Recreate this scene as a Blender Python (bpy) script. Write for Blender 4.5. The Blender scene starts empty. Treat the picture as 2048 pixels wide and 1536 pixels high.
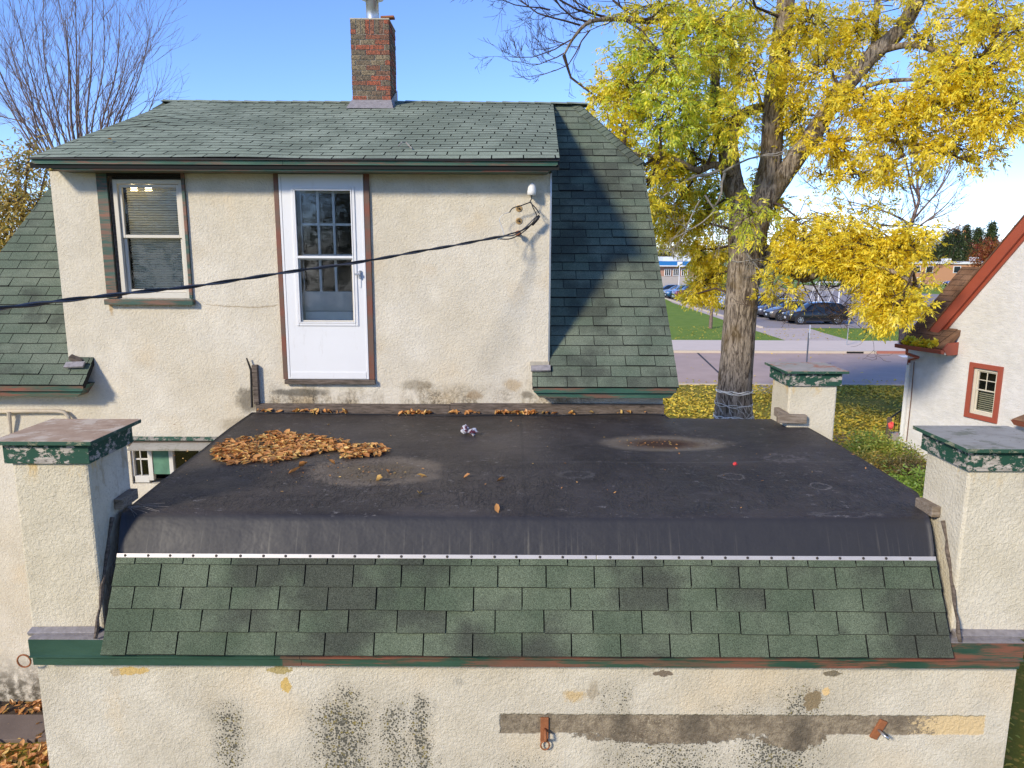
import bpy, bmesh, math, random
import numpy as np
from mathutils import Vector, Matrix, Euler
from math import radians as R, sin, cos, tan, atan, atan2, sqrt, pi

# ------------------------------------------------------------------ camera, light, exposure
SC = bpy.context.scene
COL = SC.collection
H = 5.4                      # height of the camera above the ground
F = 1470.0                   # focal length, in pixels of a 2048 wide picture
PITCH = R(10.14); ROLL = 0.004
cd = bpy.data.cameras.new('camera'); cam = bpy.data.objects.new('camera', cd); COL.objects.link(cam)
FW = Vector((0, cos(PITCH), -sin(PITCH))); RT0 = Vector((1, 0, 0)); UP0 = Vector((0, sin(PITCH), cos(PITCH)))
RT = RT0*cos(ROLL) + UP0*sin(ROLL); UP = UP0*cos(ROLL) - RT0*sin(ROLL)
EYE = Vector((0, 0, H))
cam.matrix_world = Matrix(((RT.x, UP.x, -FW.x, EYE.x), (RT.y, UP.y, -FW.y, EYE.y), (RT.z, UP.z, -FW.z, EYE.z), (0, 0, 0, 1)))
cd.sensor_width = 36; cd.lens = 36*F/2048; cd.clip_start = .05; cd.clip_end = 3000
SC.camera = cam

SUN = Vector((.60, .70, -.49)).normalized()       # direction the light travels
sel = math.asin(-SUN.z); saz = atan2(-SUN.x, -SUN.y)
w = bpy.data.worlds.new('World'); SC.world = w; w.use_nodes = True
nt = w.node_tree; nt.nodes.clear()
sky = nt.nodes.new('ShaderNodeTexSky'); sky.sky_type = 'NISHITA'; sky.sun_disc = False
sky.sun_elevation = sel; sky.sun_rotation = saz; sky.altitude = 250; sky.air_density = .85; sky.dust_density = 0; sky.ozone_density = 7.5
bg = nt.nodes.new('ShaderNodeBackground'); bg.inputs[1].default_value = .14
wo = nt.nodes.new('ShaderNodeOutputWorld'); tint = nt.nodes.new('ShaderNodeVectorMath'); tint.operation = 'MULTIPLY'; tint.inputs[1].default_value = (1.11, .965, 1.03); nt.links.new(sky.outputs[0], tint.inputs[0]); nt.links.new(tint.outputs[0], bg.inputs[0]); nt.links.new(bg.outputs[0], wo.inputs[0])
sd = bpy.data.lights.new('sun', 'SUN'); sd.energy = 2.4; sd.angle = R(8); sd.color = (1.0, .89, .70)
so = bpy.data.objects.new('sun', sd); COL.objects.link(so); so.rotation_euler = SUN.to_track_quat('-Z', 'Y').to_euler(); so.location = (-20, -20, 30)
SC.view_settings.view_transform = 'Standard'; SC.view_settings.look = 'None'; SC.view_settings.gamma = 1
SC.view_settings.exposure = 0.92
SC.view_settings.use_curve_mapping = False

def ray(px, py):
    return (FW*F + RT*(px-1024) - UP*(py-768)).normalized()
def P(px, py, Y):                # the point at distance Y seen in that direction
    d = ray(px, py); return EYE + d*(Y/d.y)
def PZ(px, py, z=0.0):
    d = ray(px, py); return EYE + d*((z-H)/d.z)
def PPL(px, py, pt, n):
    d = ray(px, py); return EYE + d*((pt-EYE).dot(n)/d.dot(n))

# ------------------------------------------------------------------ object helpers
OFF = {}
def link(o, parent=None):
    COL.objects.link(o)
    if parent is not None: o.parent = parent
    OFF[o.name] = OFF[parent.name] if parent is not None else Vector(o.location)
    return o
def tag(o, label=None, cat=None, group=None, kind=None):
    if label: o['label'] = label
    if cat: o['category'] = cat
    if group: o['group'] = group
    if kind: o['kind'] = kind
    return o
def thing(name, loc, label, cat, group=None):
    o = bpy.data.objects.new(name, None); o.location = loc; o.empty_display_size = .2
    link(o); return tag(o, label, cat, group)
def put(name, me, parent, M):    # a piece that shares its mesh: M is its world matrix
    o = bpy.data.objects.new(name, me); COL.objects.link(o); o.parent = parent
    off = OFF[parent.name]; OFF[o.name] = off
    M = M.copy(); M.translation = M.translation - off; o.matrix_local = M
    return o
class MB:
    def __init__(s): s.v = []; s.f = []; s.m = []
    def add(s, vs, fs, mi=0):
        b = len(s.v); s.v += [tuple(q) for q in vs]
        for f in fs: s.f.append(tuple(b+i for i in f)); s.m.append(mi)
        return s
    def box(s, a, b, mi=0):
        x0, y0, z0 = [min(a[i], b[i]) for i in range(3)]; x1, y1, z1 = [max(a[i], b[i]) for i in range(3)]
        return s.add([(x0,y0,z0),(x1,y0,z0),(x1,y1,z0),(x0,y1,z0),(x0,y0,z1),(x1,y0,z1),(x1,y1,z1),(x0,y1,z1)],
              [(0,3,2,1),(4,5,6,7),(0,1,5,4),(1,2,6,5),(2,3,7,6),(3,0,4,7)], mi)
    def obox(s, c, ax, ay, az, mi=0):     # centre + three half-axis vectors
        c, ax, ay, az = map(Vector, (c, ax, ay, az))
        vs = [c + ax*i + ay*j + az*k for k in (-1,1) for (i,j) in ((-1,-1),(1,-1),(1,1),(-1,1))]
        return s.add(vs, [(0,3,2,1),(4,5,6,7),(0,1,5,4),(1,2,6,5),(2,3,7,6),(3,0,4,7)], mi)
    def prism(s, poly, d, mi=0):          # 3D polygon swept by vector d
        d = Vector(d); n = len(poly); a = [Vector(p) for p in poly]; b = [p+d for p in a]
        s.add(a+b, [tuple(range(n))[::-1], tuple(range(n, 2*n))] + [(i, (i+1) % n, n+(i+1) % n, n+i) for i in range(n)], mi); return s
    def tube(s, pts, rad, n=8, mi=0, cap=True):
        pts = [Vector(p) for p in pts]
        if not hasattr(rad, '__len__'): rad = [rad]*len(pts)
        b = len(s.v); N = len(pts); prev = None
        for i, p in enumerate(pts):
            t = (pts[min(i+1, N-1)] - pts[max(i-1, 0)]).normalized()
            if prev is None: u = t.orthogonal().normalized()
            else: u = (prev - t*prev.dot(t)).normalized()
            prev = u; q = t.cross(u)
            for k in range(n):
                a = 2*pi*k/n; s.v.append(tuple(p + (u*cos(a) + q*sin(a))*rad[i]))
        for i in range(N-1):
            for k in range(n):
                s.f.append((b+i*n+k, b+i*n+(k+1) % n, b+(i+1)*n+(k+1) % n, b+(i+1)*n+k)); s.m.append(mi)
        if cap:
            s.f.append(tuple(b+k for k in range(n))[::-1]); s.m.append(mi)
            s.f.append(tuple(b+(N-1)*n+k for k in range(n))); s.m.append(mi)
        return s
    def lathe(s, c, axis, prof, n=16, mi=0):   # prof: (radius, height along axis)
        c = Vector(c); ax = Vector(axis).normalized(); u = ax.orthogonal().normalized(); q = ax.cross(u); b = len(s.v); N = len(prof)
        for (r, h) in prof:
            for k in range(n):
                a = 2*pi*k/n; s.v.append(tuple(c + ax*h + (u*cos(a)+q*sin(a))*max(r, 1e-4)))
        for i in range(N-1):
            for k in range(n):
                s.f.append((b+i*n+k, b+i*n+(k+1) % n, b+(i+1)*n+(k+1) % n, b+(i+1)*n+k)); s.m.append(mi)
        s.f.append(tuple(b+k for k in range(n))[::-1]); s.m.append(mi); s.f.append(tuple(b+(N-1)*n+k for k in range(n))); s.m.append(mi)
        return s
    def mesh(s, name, mats, off=Vector((0,0,0)), smooth=False):
        me = bpy.data.meshes.new(name)
        me.from_pydata([(a[0]-off.x, a[1]-off.y, a[2]-off.z) for a in s.v], [], s.f)
        if not isinstance(mats, (list, tuple)): mats = [mats]
        for m in mats: me.materials.append(m)
        if len(mats) > 1: me.polygons.foreach_set('material_index', s.m)
        if smooth: me.polygons.foreach_set('use_smooth', [True]*len(s.f))
        me.update(); return me
    def build(s, name, mats, parent=None, smooth=False, bevel=0, kind=None, label=None, loc=None):
        off = OFF[parent.name] if parent is not None else (Vector(loc) if loc is not None else Vector((0,0,0)))
        o = bpy.data.objects.new(name, s.mesh(name, mats, off, smooth))
        if parent is None and loc is not None: o.location = loc
        COL.objects.link(o); OFF[o.name] = off
        if parent is not None: o.parent = parent
        if bevel:
            md = o.modifiers.new('bevel', 'BEVEL'); md.width = bevel; md.segments = 2; md.limit_method = 'ANGLE'; md.angle_limit = R(40)
        if kind: o['kind'] = kind
        if label: o['label'] = label
        return o
def npmesh(name, verts, faces_n, k, mats, attr=None, smooth=False):
    """mesh from numpy: verts (N,3), faces (M,k)"""
    me = bpy.data.meshes.new(name); nv = len(verts); nf = len(faces_n)
    me.vertices.add(nv); me.vertices.foreach_set('co', np.asarray(verts, dtype=np.float32).ravel())
    me.loops.add(nf*k); me.loops.foreach_set('vertex_index', np.asarray(faces_n, dtype=np.int32).ravel())
    me.polygons.add(nf); me.polygons.foreach_set('loop_start', np.arange(0, nf*k, k, dtype=np.int32))
    me.polygons.foreach_set('loop_total', np.full(nf, k, dtype=np.int32))
    if smooth: me.polygons.foreach_set('use_smooth', np.ones(nf, dtype=bool))
    me.update(calc_edges=True)
    if attr is not None:
        at = me.attributes.new('mix', 'FLOAT', 'POINT'); at.data.foreach_set('value', np.asarray(attr, dtype=np.float32))
    me.materials.append(mats); return me
def npobj(name, me, parent=None, kind=None):
    o = bpy.data.objects.new(name, me); COL.objects.link(o); off = Vector((0,0,0))
    if parent is not None:
        off = OFF[parent.name]; o.parent = parent; o.location = -off
    OFF[o.name] = off
    if kind: o['kind'] = kind
    return o

# ------------------------------------------------------------------ node helpers
class E:                         # a float socket with arithmetic
    def __init__(s, b, k): s.b = b; s.k = k
    def _m(s, op, *a, clamp=False):
        n = s.b.t.nodes.new('ShaderNodeMath'); n.operation = op; n.use_clamp = clamp
        for i, x in enumerate((s,)+a):
            if isinstance(x, E): s.b.t.links.new(x.k, n.inputs[i])
            else: n.inputs[i].default_value = x
        return E(s.b, n.outputs[0])
    def __add__(s, o): return s._m('ADD', o)
    __radd__ = __add__
    def __sub__(s, o): return s._m('SUBTRACT', o)
    def __rsub__(s, o): return (s*-1.0) + o
    def __mul__(s, o): return s._m('MULTIPLY', o)
    __rmul__ = __mul__
    def __truediv__(s, o): return s._m('DIVIDE', o)
    def abs(s): return s._m('ABSOLUTE')
    def max(s, o): return s._m('MAXIMUM', o)
    def min(s, o): return s._m('MINIMUM', o)
    def pow(s, o): return s._m('POWER', o)
    def sat(s): return s._m('ADD', 0.0, clamp=True)
    def ss(s, a, b):             # smoothstep a..b (b<a allowed)
        n = s.b.t.nodes.new('ShaderNodeMapRange'); n.interpolation_type = 'SMOOTHSTEP'
        inv = b < a
        s.b.t.links.new(s.k, n.inputs['Value']); n.inputs['From Min'].default_value = min(a, b); n.inputs['From Max'].default_value = max(a, b)
        if inv: n.inputs['To Min'].default_value = 1; n.inputs['To Max'].default_value = 0
        return E(s.b, n.outputs['Result'])
class Mat:
    def __init__(s, name, rough=.8, metal=0.0, spec=.5):
        s.mat = bpy.data.materials.new(name); s.mat.use_nodes = True; s.t = s.mat.node_tree
        s.p = s.t.nodes['Principled BSDF']; s.p.inputs['Roughness'].default_value = rough; s.p.inputs['Metallic'].default_value = metal
        s.p.inputs['Specular IOR Level'].default_value = spec; s._c = {}
    def pos(s, obj=False):
        k = 'o' if obj else 'w'
        if k not in s._c:
            if obj: n = s.t.nodes.new('ShaderNodeTexCoord'); s._c[k] = n.outputs['Object']
            else: n = s.t.nodes.new('ShaderNodeNewGeometry'); s._c[k] = n.outputs['Position']
        return s._c[k]
    def xyz(s, obj=False):
        n = s.t.nodes.new('ShaderNodeSeparateXYZ'); s.t.links.new(s.pos(obj), n.inputs[0])
        return [E(s, n.outputs[i]) for i in range(3)]
    def vec(s, scale=(1,1,1), obj=False, off=(0,0,0)):
        n = s.t.nodes.new('ShaderNodeMapping'); s.t.links.new(s.pos(obj), n.inputs[0]); n.inputs['Scale'].default_value = scale; n.inputs['Location'].default_value = off
        return n.outputs[0]
    def noise(s, scale, detail=3, rough=.55, dist=0.0, st=(1,1,1), obj=False, off=(0,0,0)):
        n = s.t.nodes.new('ShaderNodeTexNoise'); s.t.links.new(s.vec(st, obj, off), n.inputs['Vector'])
        n.inputs['Scale'].default_value = scale; n.inputs['Detail'].default_value = detail; n.inputs['Roughness'].default_value = rough; n.inputs['Distortion'].default_value = dist
        return E(s, n.outputs[0])
    def voro(s, scale, feature='F1', st=(1,1,1), rnd=1.0, obj=False, col=False):
        n = s.t.nodes.new('ShaderNodeTexVoronoi'); n.feature = feature; s.t.links.new(s.vec(st, obj), n.inputs['Vector'])
        n.inputs['Scale'].default_value = scale; n.inputs['Randomness'].default_value = rnd
        if col:
            m = s.t.nodes.new('ShaderNodeSeparateColor'); s.t.links.new(n.outputs['Color'], m.inputs[0]); return E(s, n.outputs['Distance']), E(s, m.outputs[0])
        return E(s, n.outputs['Distance'])
    def rnd(s):
        n = s.t.nodes.new('ShaderNodeObjectInfo'); return E(s, n.outputs['Random'])
    def island(s):
        n = s.t.nodes.new('ShaderNodeNewGeometry'); return E(s, n.outputs['Random Per Island'])
    def attr(s, name='mix'):
        n = s.t.nodes.new('ShaderNodeAttribute'); n.attribute_name = name; return E(s, n.outputs['Fac'])
    def mix(s, f, a, b):
        n = s.t.nodes.new('ShaderNodeMix'); n.data_type = 'RGBA'; n.clamp_factor = True
        if isinstance(f, E): s.t.links.new(f.k, n.inputs[0])
        else: n.inputs[0].default_value = f
        for i, x in ((6, a), (7, b)):
            if isinstance(x, (tuple, list)): n.inputs[i].default_value = (*x[:3], 1)
            else: s.t.links.new(x, n.inputs[i])
        return n.outputs[2]
    def scale(s, c, f):          # colour times float
        n = s.t.nodes.new('ShaderNodeVectorMath'); n.operation = 'SCALE'
        if isinstance(c, (tuple, list)): n.inputs[0].default_value = c
        else: s.t.links.new(c, n.inputs[0])
        if isinstance(f, E): s.t.links.new(f.k, n.inputs['Scale'])
        else: n.inputs['Scale'].default_value = f
        return n.outputs[0]
    def color(s, c):
        if isinstance(c, (tuple, list)): s.p.inputs['Base Color'].default_value = (*c[:3], 1)
        else: s.t.links.new(c, s.p.inputs['Base Color'])
        return s
    def rough(s, e):
        s.t.links.new(e.k, s.p.inputs['Roughness']); return s
    def bump(s, e, strength=.5, dist=.01):
        n = s.t.nodes.new('ShaderNodeBump'); n.inputs['Strength'].default_value = strength; n.inputs['Distance'].default_value = dist
        s.t.links.new(e.k, n.inputs['Height'])
        if 'bn' in s._c: s.t.links.new(s._c['bn'], n.inputs['Normal'])
        s._c['bn'] = n.outputs[0]; s.t.links.new(n.outputs[0], s.p.inputs['Normal']); return s
def boxmask(x, z, x0, x1, z0, z1, soft=.02, jit=None, jz=None):
    a = x if jit is None else x+jit; c = z if jz is None else z+jz
    return a.ss(x0-soft, x0+soft)*a.ss(x1+soft, x1-soft)*c.ss(z0-soft, z0+soft)*c.ss(z1+soft, z1-soft)
def gauss(x, c, wd):
    return ((x-c).abs()/wd).ss(1.0, 0.0)
def ell(x, y, cx, cy, rx, ry):    # radial distance 0 centre .. 1 rim
    a = (x-cx)/rx; b = (y-cy)/ry
    return (a*a+b*b).pow(.5)

# ------------------------------------------------------------------ materials
GY = 4.62       # garage front wall
HY = 8.10       # house front wall
def simple(name, c, rough=.7, metal=0, spec=.4, var=.12, scale=14, bump=0, bscale=60, obj=False):
    m = Mat(name, rough, metal, spec); n = m.noise(scale, 4, obj=obj)
    m.color(m.scale(c, n*(2*var)+(1-var)))
    if bump: m.bump(m.noise(bscale, 3, obj=obj), bump, .004)
    return m.mat
def stucco_base(name, base, tint, bs=1.0):
    m = Mat(name, .93, 0, .2)
    n1 = m.noise(46, 3, .6, .6); n2 = m.noise(120, 2, .5); big = m.noise(1.1, 4, .6); mid = m.noise(5, 4, .6)
    c = m.mix(big.ss(.35, .7), base, tint)
    c = m.scale(c, mid*.34+.83)
    c = m.scale(c, n1.ss(.25, .5)*.13+.87)      # darker in the hollows of the grain
    m.bump(n1.ss(.2, .8)*.8+n2*.4, .55*bs, .012)
    return m, c, n1, n2, mid
def speckle(m, mask, scale=38):
    d, rc = m.voro(scale, col=True)
    thr = mask*.52
    return (thr - d*1.0 + (rc-.5)*.22*mask.ss(0, .3)).ss(.0, .05)

# house wall
m, c, n1, n2, mid = stucco_base('stucco_house', (.61,.545,.42), (.67,.615,.505))
x, y, z = m.xyz()
zb = P(700, 806, HY).z
band = (z + m.noise(2.6, 3)*.5 - .25).ss(zb+.30, zb-.02)*x.ss(P(520,800,HY).x, P(560,800,HY).x)*x.ss(P(1240,800,HY).x, P(1100,800,HY).x)
mould = band*m.noise(3.3, 5, .7, st=(1,1,.6)).ss(.38, .66)
c = m.mix(mould*.8, c, (.33,.24,.12))
c = m.mix((mould*m.noise(45, 4, .8).ss(.42, .56)).sat(), c, (.075,.065,.05))
tan_ = m.noise(1.7, 3, .5, off=(5,2,1)).ss(.55, .8)
c = m.mix(tan_*.45, c, (.62,.47,.27))
low = z.ss(.75, .1)*m.noise(9, 5, .7).ss(.3, .6)
c = m.mix(low, c, (.10,.085,.06))
# rust run under window sill and vertical grime near the roof step
def spot(px, py, rx, rz, amt, colr, Y=HY, thr=(.35,.6), sc=9):
    global c
    q = P(px, py, Y); e = ell(x, z, q.x, q.z, rx, rz)
    c = m.mix((e + (m.noise(sc, 4, .7)-.5)*1.1).ss(1.0, .45)*amt, c, colr)
spot(222, 612, .03, .12, .7, (.42,.26,.10))
spot(495, 800, .16, .20, .75, (.12,.10,.07)); spot(480, 850, .30, .12, .5, (.30,.24,.15))
spot(1025, 770, .14, .09, .5, (.40,.27,.12)); spot(950, 790, .12, .07, .6, (.30,.2,.1)); spot(1055, 790, .1, .06, .7, (.12,.1,.07))
spot(830, 770, .25, .07, .5, (.2,.16,.1)); spot(600, 785, .4, .06, .8, (.10,.09,.07))
cr = m.noise(1.5, 6, .6, off=(3,0,0)); 
c = m.mix(((z - P(600,608,HY).z + (cr-.5)*.25).abs()).ss(.012, .002)*x.ss(P(400,600,HY).x, P(430,600,HY).x)*x.ss(P(560,600,HY).x, P(550,600,HY).x)*.7, c, (.35,.27,.17))
m.color(c); M_stucco = m.mat

# garage wall with its lichen runs, bare strip and peeled patches
m, c, n1, n2, mid = stucco_base('stucco_garage', (.55,.495,.39), (.66,.61,.51))
x, y, z = m.xyz()
c = m.mix(m.noise(1.3, 3, .5, off=(2,0,4)).ss(.5, .75)*.5, c, (.66,.52,.33))
def gp(px, py): return P(px, py, GY)
col_ = None
for (px, wd, top, bot, amt) in ((455, .20, 1375, 1440, .85), (682, .42, 1345, 1440, 1.0), (690, .22, 1335, 1400, .8), (790, .22, 1365, 1430, .85), (838, .14, 1365, 1410, 1.0), (875,.1,1470,1530,.5), (960, .5, 1500, 1560, .5), (1385, .5, 1480, 1550, .9),
        (1500, .3, 1360, 1400, .35), (1600, .35, 1350, 1390, .6), (1440, .2, 1380, 1420, .4), (1560, .4, 1470, 1540, .6), (1240, .4, 1470, 1560, .45), (1620,.25,1470,1530,.6), (1215,.12,1330,1380,.5), (1245,.10,1340,1390,.6), (1600,.30,1345,1400,.8), (1500,.25,1380,1430,.55), (1350,.8,1462,1500,.7), (1560,.6,1465,1490,.9), (1050,.5,1490,1530,.5), (640,.9,1480,1560,.5)):
    k = gauss(x + (m.noise(4, 5, .7)-.5)*.28, gp(px, 1400).x, wd)*z.ss(gp(px, top).z, gp(px, bot).z)*amt
    col_ = k if col_ is None else col_.max(k)
sp = (speckle(m, col_.sat()*1.05, 62)*.9).max(speckle(m, col_.sat()*.8, 48)*m.noise(20,3).ss(.45,.55)*.8)
grime = (col_*(m.noise(11, 5, .75, st=(1.6,1,.5)).ss(.25, .75)*.6+.15))
c = m.mix(grime.sat(), c, (.235,.215,.165))
lic = m.mix(m.noise(26, 3, off=(7,7,7)).ss(.54, .62), (.075,.073,.058), (.24,.19,.05))
c = m.mix(sp, c, lic)
q0 = gp(1000, 1425); q1 = gp(1965, 1480)
jx = (m.noise(30, 4, .7)-.5)*.035; jz = (m.noise(9, 6, .75)-.5)*.10
strip = boxmask(x, z, q0.x, q1.x, gp(1480, 1468).z, gp(1480, 1430).z, .006, jx, (m.noise(16, 5, .7)-.5)*.045)
blot = ((ell(x, z, gp(1590, 1470).x, gp(1590, 1475).z, .22, .10) + (m.noise(20, 6, .8)-.5)*1.9)).ss(1.0, .9)
blot2 = ((ell(x, z, gp(1330, 1470).x, gp(1330, 1470).z, .60, .07) + (m.noise(20, 6, .8, off=(5,0,0))-.5)*1.9)).ss(1.0, .9)
strip = strip.max(blot).max(blot2)
grey = m.mix(m.noise(22, 6, .8).ss(.35, .65), (.17,.135,.095), (.34,.28,.2))
grey = m.mix(m.noise(4, 3, off=(1,1,1)).ss(.5, .7)*.6, grey, (.12,.095,.07))
grey = m.mix((m.noise(60, 4, .7)+.0).ss(.56, .72)*.7*x.ss(gp(1100,1450).x, gp(1250,1450).x)*x.ss(gp(1500,1450).x, gp(1300,1450).x), grey, (.6,.52,.38))
dk = gauss(x, gp(1245,1450).x, .10).max(gauss(x, gp(1385,1450).x, .16)*.7).max(gauss(x, gp(1600,1450).x, .14)).max(gauss(x, gp(1015,1450).x, .2)*.4)
grey = m.mix(dk*m.noise(9,4,.7).ss(.25,.6)*.75, grey, (.085,.072,.055))
tanend = (x + (m.noise(25, 4, .8)-.5)*.9).ss(gp(1830, 1450).x, gp(1860, 1450).x)
grey = m.mix(tanend, grey, (.66,.50,.28))
c = m.mix(strip, c, grey)
def peel(px, py, rx, rz, colr, amt=1.0, hard=.92):
    global c
    e = ell(x, z, gp(px, py).x, gp(px, py).z, rx, rz)
    c = m.mix((e + (m.noise(19, 6, .8, off=(px*.1, 0, 0))-.5)*2.6).ss(1.0, hard)*amt, c, colr)
peel(1625, 1400, .06, .09, (.26,.20,.12)); peel(1150, 1392, .10, .06, (.55,.38,.16), .7, .4); peel(1185, 1385, .05, .12, (.3,.24,.16), .6, .3)
peel(262, 1342, .13, .03, (.60,.43,.18)); peel(232, 1345, .04, .03, (.5,.42,.3)); peel(560, 1340, .09, .03, (.42,.34,.16)); peel(572, 1372, .035, .06, (.6,.42,.15))
peel(1325, 1347, .08, .02, (.2,.16,.12)); peel(1665, 1347, .07, .02, (.2,.17,.12)); peel(1652, 1383, .03, .03, (.7,.5,.25)); peel(920,1365,.06,.05,(.35,.33,.28),.5,.3)
peel(230, 1420, .10, .3, (.66,.52,.33), .3, .1)
m.bump(strip.max(sp*.3)*-1.0, .7, .010)
m.color(c); M_gstucco = m.mat

# pillars
m, c, n1, n2, mid = stucco_base('stucco_pillar', (.58,.52,.39), (.66,.605,.49))
x, y, z = m.xyz()
topd = z.ss(3.85, 4.06)*m.noise(6, 4, .7, st=(1,1,.4), off=(4,0,0)).ss(.55, .66)
c = m.mix(topd*.8, c, (.60,.42,.17))
inner = (x - P(177, 925, GY).x).abs().ss(.10, .0)*m.noise(8, 4, .7, st=(1,1,.5)).ss(.5, .66)
c = m.mix(inner*.6, c, (.36,.27,.16))
c = m.mix(m.noise(90, 3).ss(.66, .72)*.7, c, (.2,.16,.12))
m.color(c); M_pstucco = m.mat

# neighbour's white stucco
m, c, n1, n2, mid = stucco_base('stucco_white', (.64,.63,.62), (.69,.68,.68), 1.1)
x, y, z = m.xyz()
c = m.mix(z.ss(2.6, .3)*m.noise(1.6, 4, st=(1,1,.5)).ss(.4, .7)*.35, c, (.55,.53,.5))
dsh = m.noise(9, 5, .8, st=(1,1,3.2)).ss(.66, .72)
c = m.mix(dsh*.35, c, (.4,.36,.3))
m.bump(m.noise(5, 4, .6, st=(1,1,3)), .5, .03)
m.color(c); M_white = m.mat

def shingle_mat(name, a, b, dark, gran=.55):
    m = Mat(name, .95, 0, .15)
    g = m.noise(170, 2, .8); g2 = m.noise(70, 3, .8); r = m.rnd(); isl = m.island()
    c = m.mix((r*.3+isl*.2 + .25 + (m.noise(2.2, 3)-.5)*1.5).ss(.2, .8), a, b)
    c = m.mix((m.noise(1.3, 4, .6, off=(3,1,0))+(r-.5)*.16).ss(.46, .66)*.75, c, dark)
    c = m.scale(c, g.ss(.3, .7)*gran*2 + (1-gran))
    c = m.scale(c, g2*.5+.75)
    m.color(c); m.bump(g, .6, .004); return m
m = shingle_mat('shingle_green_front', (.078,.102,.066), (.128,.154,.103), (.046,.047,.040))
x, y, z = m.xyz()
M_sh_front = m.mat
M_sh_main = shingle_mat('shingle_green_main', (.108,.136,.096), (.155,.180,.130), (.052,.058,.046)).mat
M_sh_top = shingle_mat('shingle_green_weathered_sunlit', (.235,.275,.200), (.29,.33,.245), (.17,.20,.145), .4).mat  # weathered grey-green, base colours paled further for grazing sun on the dormer slope
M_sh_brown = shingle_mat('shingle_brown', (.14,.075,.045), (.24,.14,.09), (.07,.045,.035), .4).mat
M_felt = simple('roof_felt', (.012,.013,.012), .95)

# worn green paint over old red
def worn(name, greenleft=None, green=(.020,.062,.042), red=(.23,.085,.055), thr=(.46,.60)):
    m = Mat(name, .55, 0, .4)
    n = m.noise(2.0, 6, .68, st=(.9, 6, 9)); n3 = m.noise(14, 4, .7, st=(.25,2,3))
    x, y, z = m.xyz()
    f = (n*.75+n3*.3)
    f = f.ss(*thr)
    if greenleft is not None: f = f*(x+(m.noise(20,2)-.5)*.02).ss(greenleft-.004, greenleft+.004)
    g = m.mix(m.noise(7, 4, st=(.3,1,1)).ss(.3, .7), green, (green[0]*1.9, green[1]*1.5, green[2]*1.5))
    rr = m.mix(m.noise(5, 4, st=(.4,1,1), off=(9,0,0)).ss(.35, .65), red, (.13,.085,.06))
    c = m.mix(f, g, rr); c = m.mix(m.noise(60, 4, .8).ss(.64, .7)*.5, c, (.02,.02,.02))
    m.color(c); m.bump(n3, .3, .003); return m.mat
M_fascia_g = worn('fascia_paint_front', P(562, 1325, 4.5).x, thr=(.45,.57))
M_fascia = worn('fascia_paint', green=(.028,.085,.06), thr=(.47,.62))
M_trim = worn('trim_paint', green=(.025,.07,.052), red=(.22,.10,.06), thr=(.46,.60))
def flaky(name, amount=.5, under=(.52,.47,.41), green=(.018,.07,.045)):
    m = Mat(name, .7, 0, .3)
    n = m.noise(9, 8, .78, st=(1,1,1.6)); grain = m.noise(30, 5, .8, st=(.25,.25,3))
    f = n.ss(amount-.015, amount+.015)
    u = m.mix(grain.ss(.35, .65), under, tuple(a*.55 for a in under))
    u = m.mix((n).ss(amount+.10, amount+.12)*.8, u, (.10,.085,.07))
    m.color(m.mix(f, green, u)); m.bump((1-f)*.6+grain*.5, .6, .006); return m.mat
M_flaky = flaky('flaking_green_paint', .535)
M_flaky2 = flaky('flaking_green_paint_grey', .52, (.33,.31,.27))
def capmat(name, a, b, cst):
    m = Mat(name, .92, 0, .1); n = m.noise(3.2, 6, .7, 1.0); g = m.noise(8, 6, .7, st=(.5,3,1))
    c = m.mix(n.ss(.3, .6), a, b); c = m.mix(m.noise(4.5, 5, .7, off=(8,3,0)).ss(.5, .62), c, cst); c = m.mix(g.ss(.55, .7)*.35, c, (.15,.1,.08))
    c = m.mix(m.noise(60, 3).ss(.68, .72), c, (.1,.08,.07)); m.color(c); m.bump(g, .4, .006); return m.mat
M_cap = capmat('weathered_board', (.54,.40,.28), (.42,.29,.19), (.60,.49,.36))
M_cap2 = capmat('weathered_board_grey', (.30,.28,.235), (.38,.36,.31), (.22,.22,.165))
M_cap3 = capmat('weathered_board_rust', (.34,.32,.27), (.42,.38,.33), (.40,.19,.12))
M_capedge = flaky('green_board_edge', .56, (.28,.30,.2), (.03,.085,.055))
def woodmat(name, a, b):
    m = Mat(name, .9, 0, .2); g = m.noise(9, 8, .75, st=(.7,4,6)); n = m.noise(4, 5)
    c = m.mix(g.ss(.35, .65), a, b); c = m.mix(m.noise(40, 5, .8, st=(.2,1,1)).ss(.58, .66)*.8, c, (.03,.025,.02)); m.color(c); m.bump(g, .8, .01); return m.mat
M_oldwood = woodmat('rotten_wood', (.07,.055,.042), (.19,.15,.12))
M_wood = woodmat('grey_wood', (.17,.13,.09), (.30,.25,.20))
M_lead = simple('lead_flashing', (.27,.25,.25), .6, .1, .4, .5, 25, .7, 50)
M_mort = simple('old_mortar', (.42,.38,.30), .95, 0, .2, .3, 25, .6, 60)
M_alu = simple('aluminium', (.50,.47,.45), .45, .3, .5, .12, 9)
M_bolt = simple('rusty_screw', (.06,.05,.045), .6, .4)
M_rust = simple('rust', (.30,.115,.05), .85, .1, .3, .35, 30, .5, 120)
M_black = simple('black_rubber', (.016,.016,.018), .45)
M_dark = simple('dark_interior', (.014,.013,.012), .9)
m = Mat('white_paint', .4, 0, .5); c = m.scale((.72,.72,.72), m.noise(1.5, 4)*.14+.93)
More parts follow.
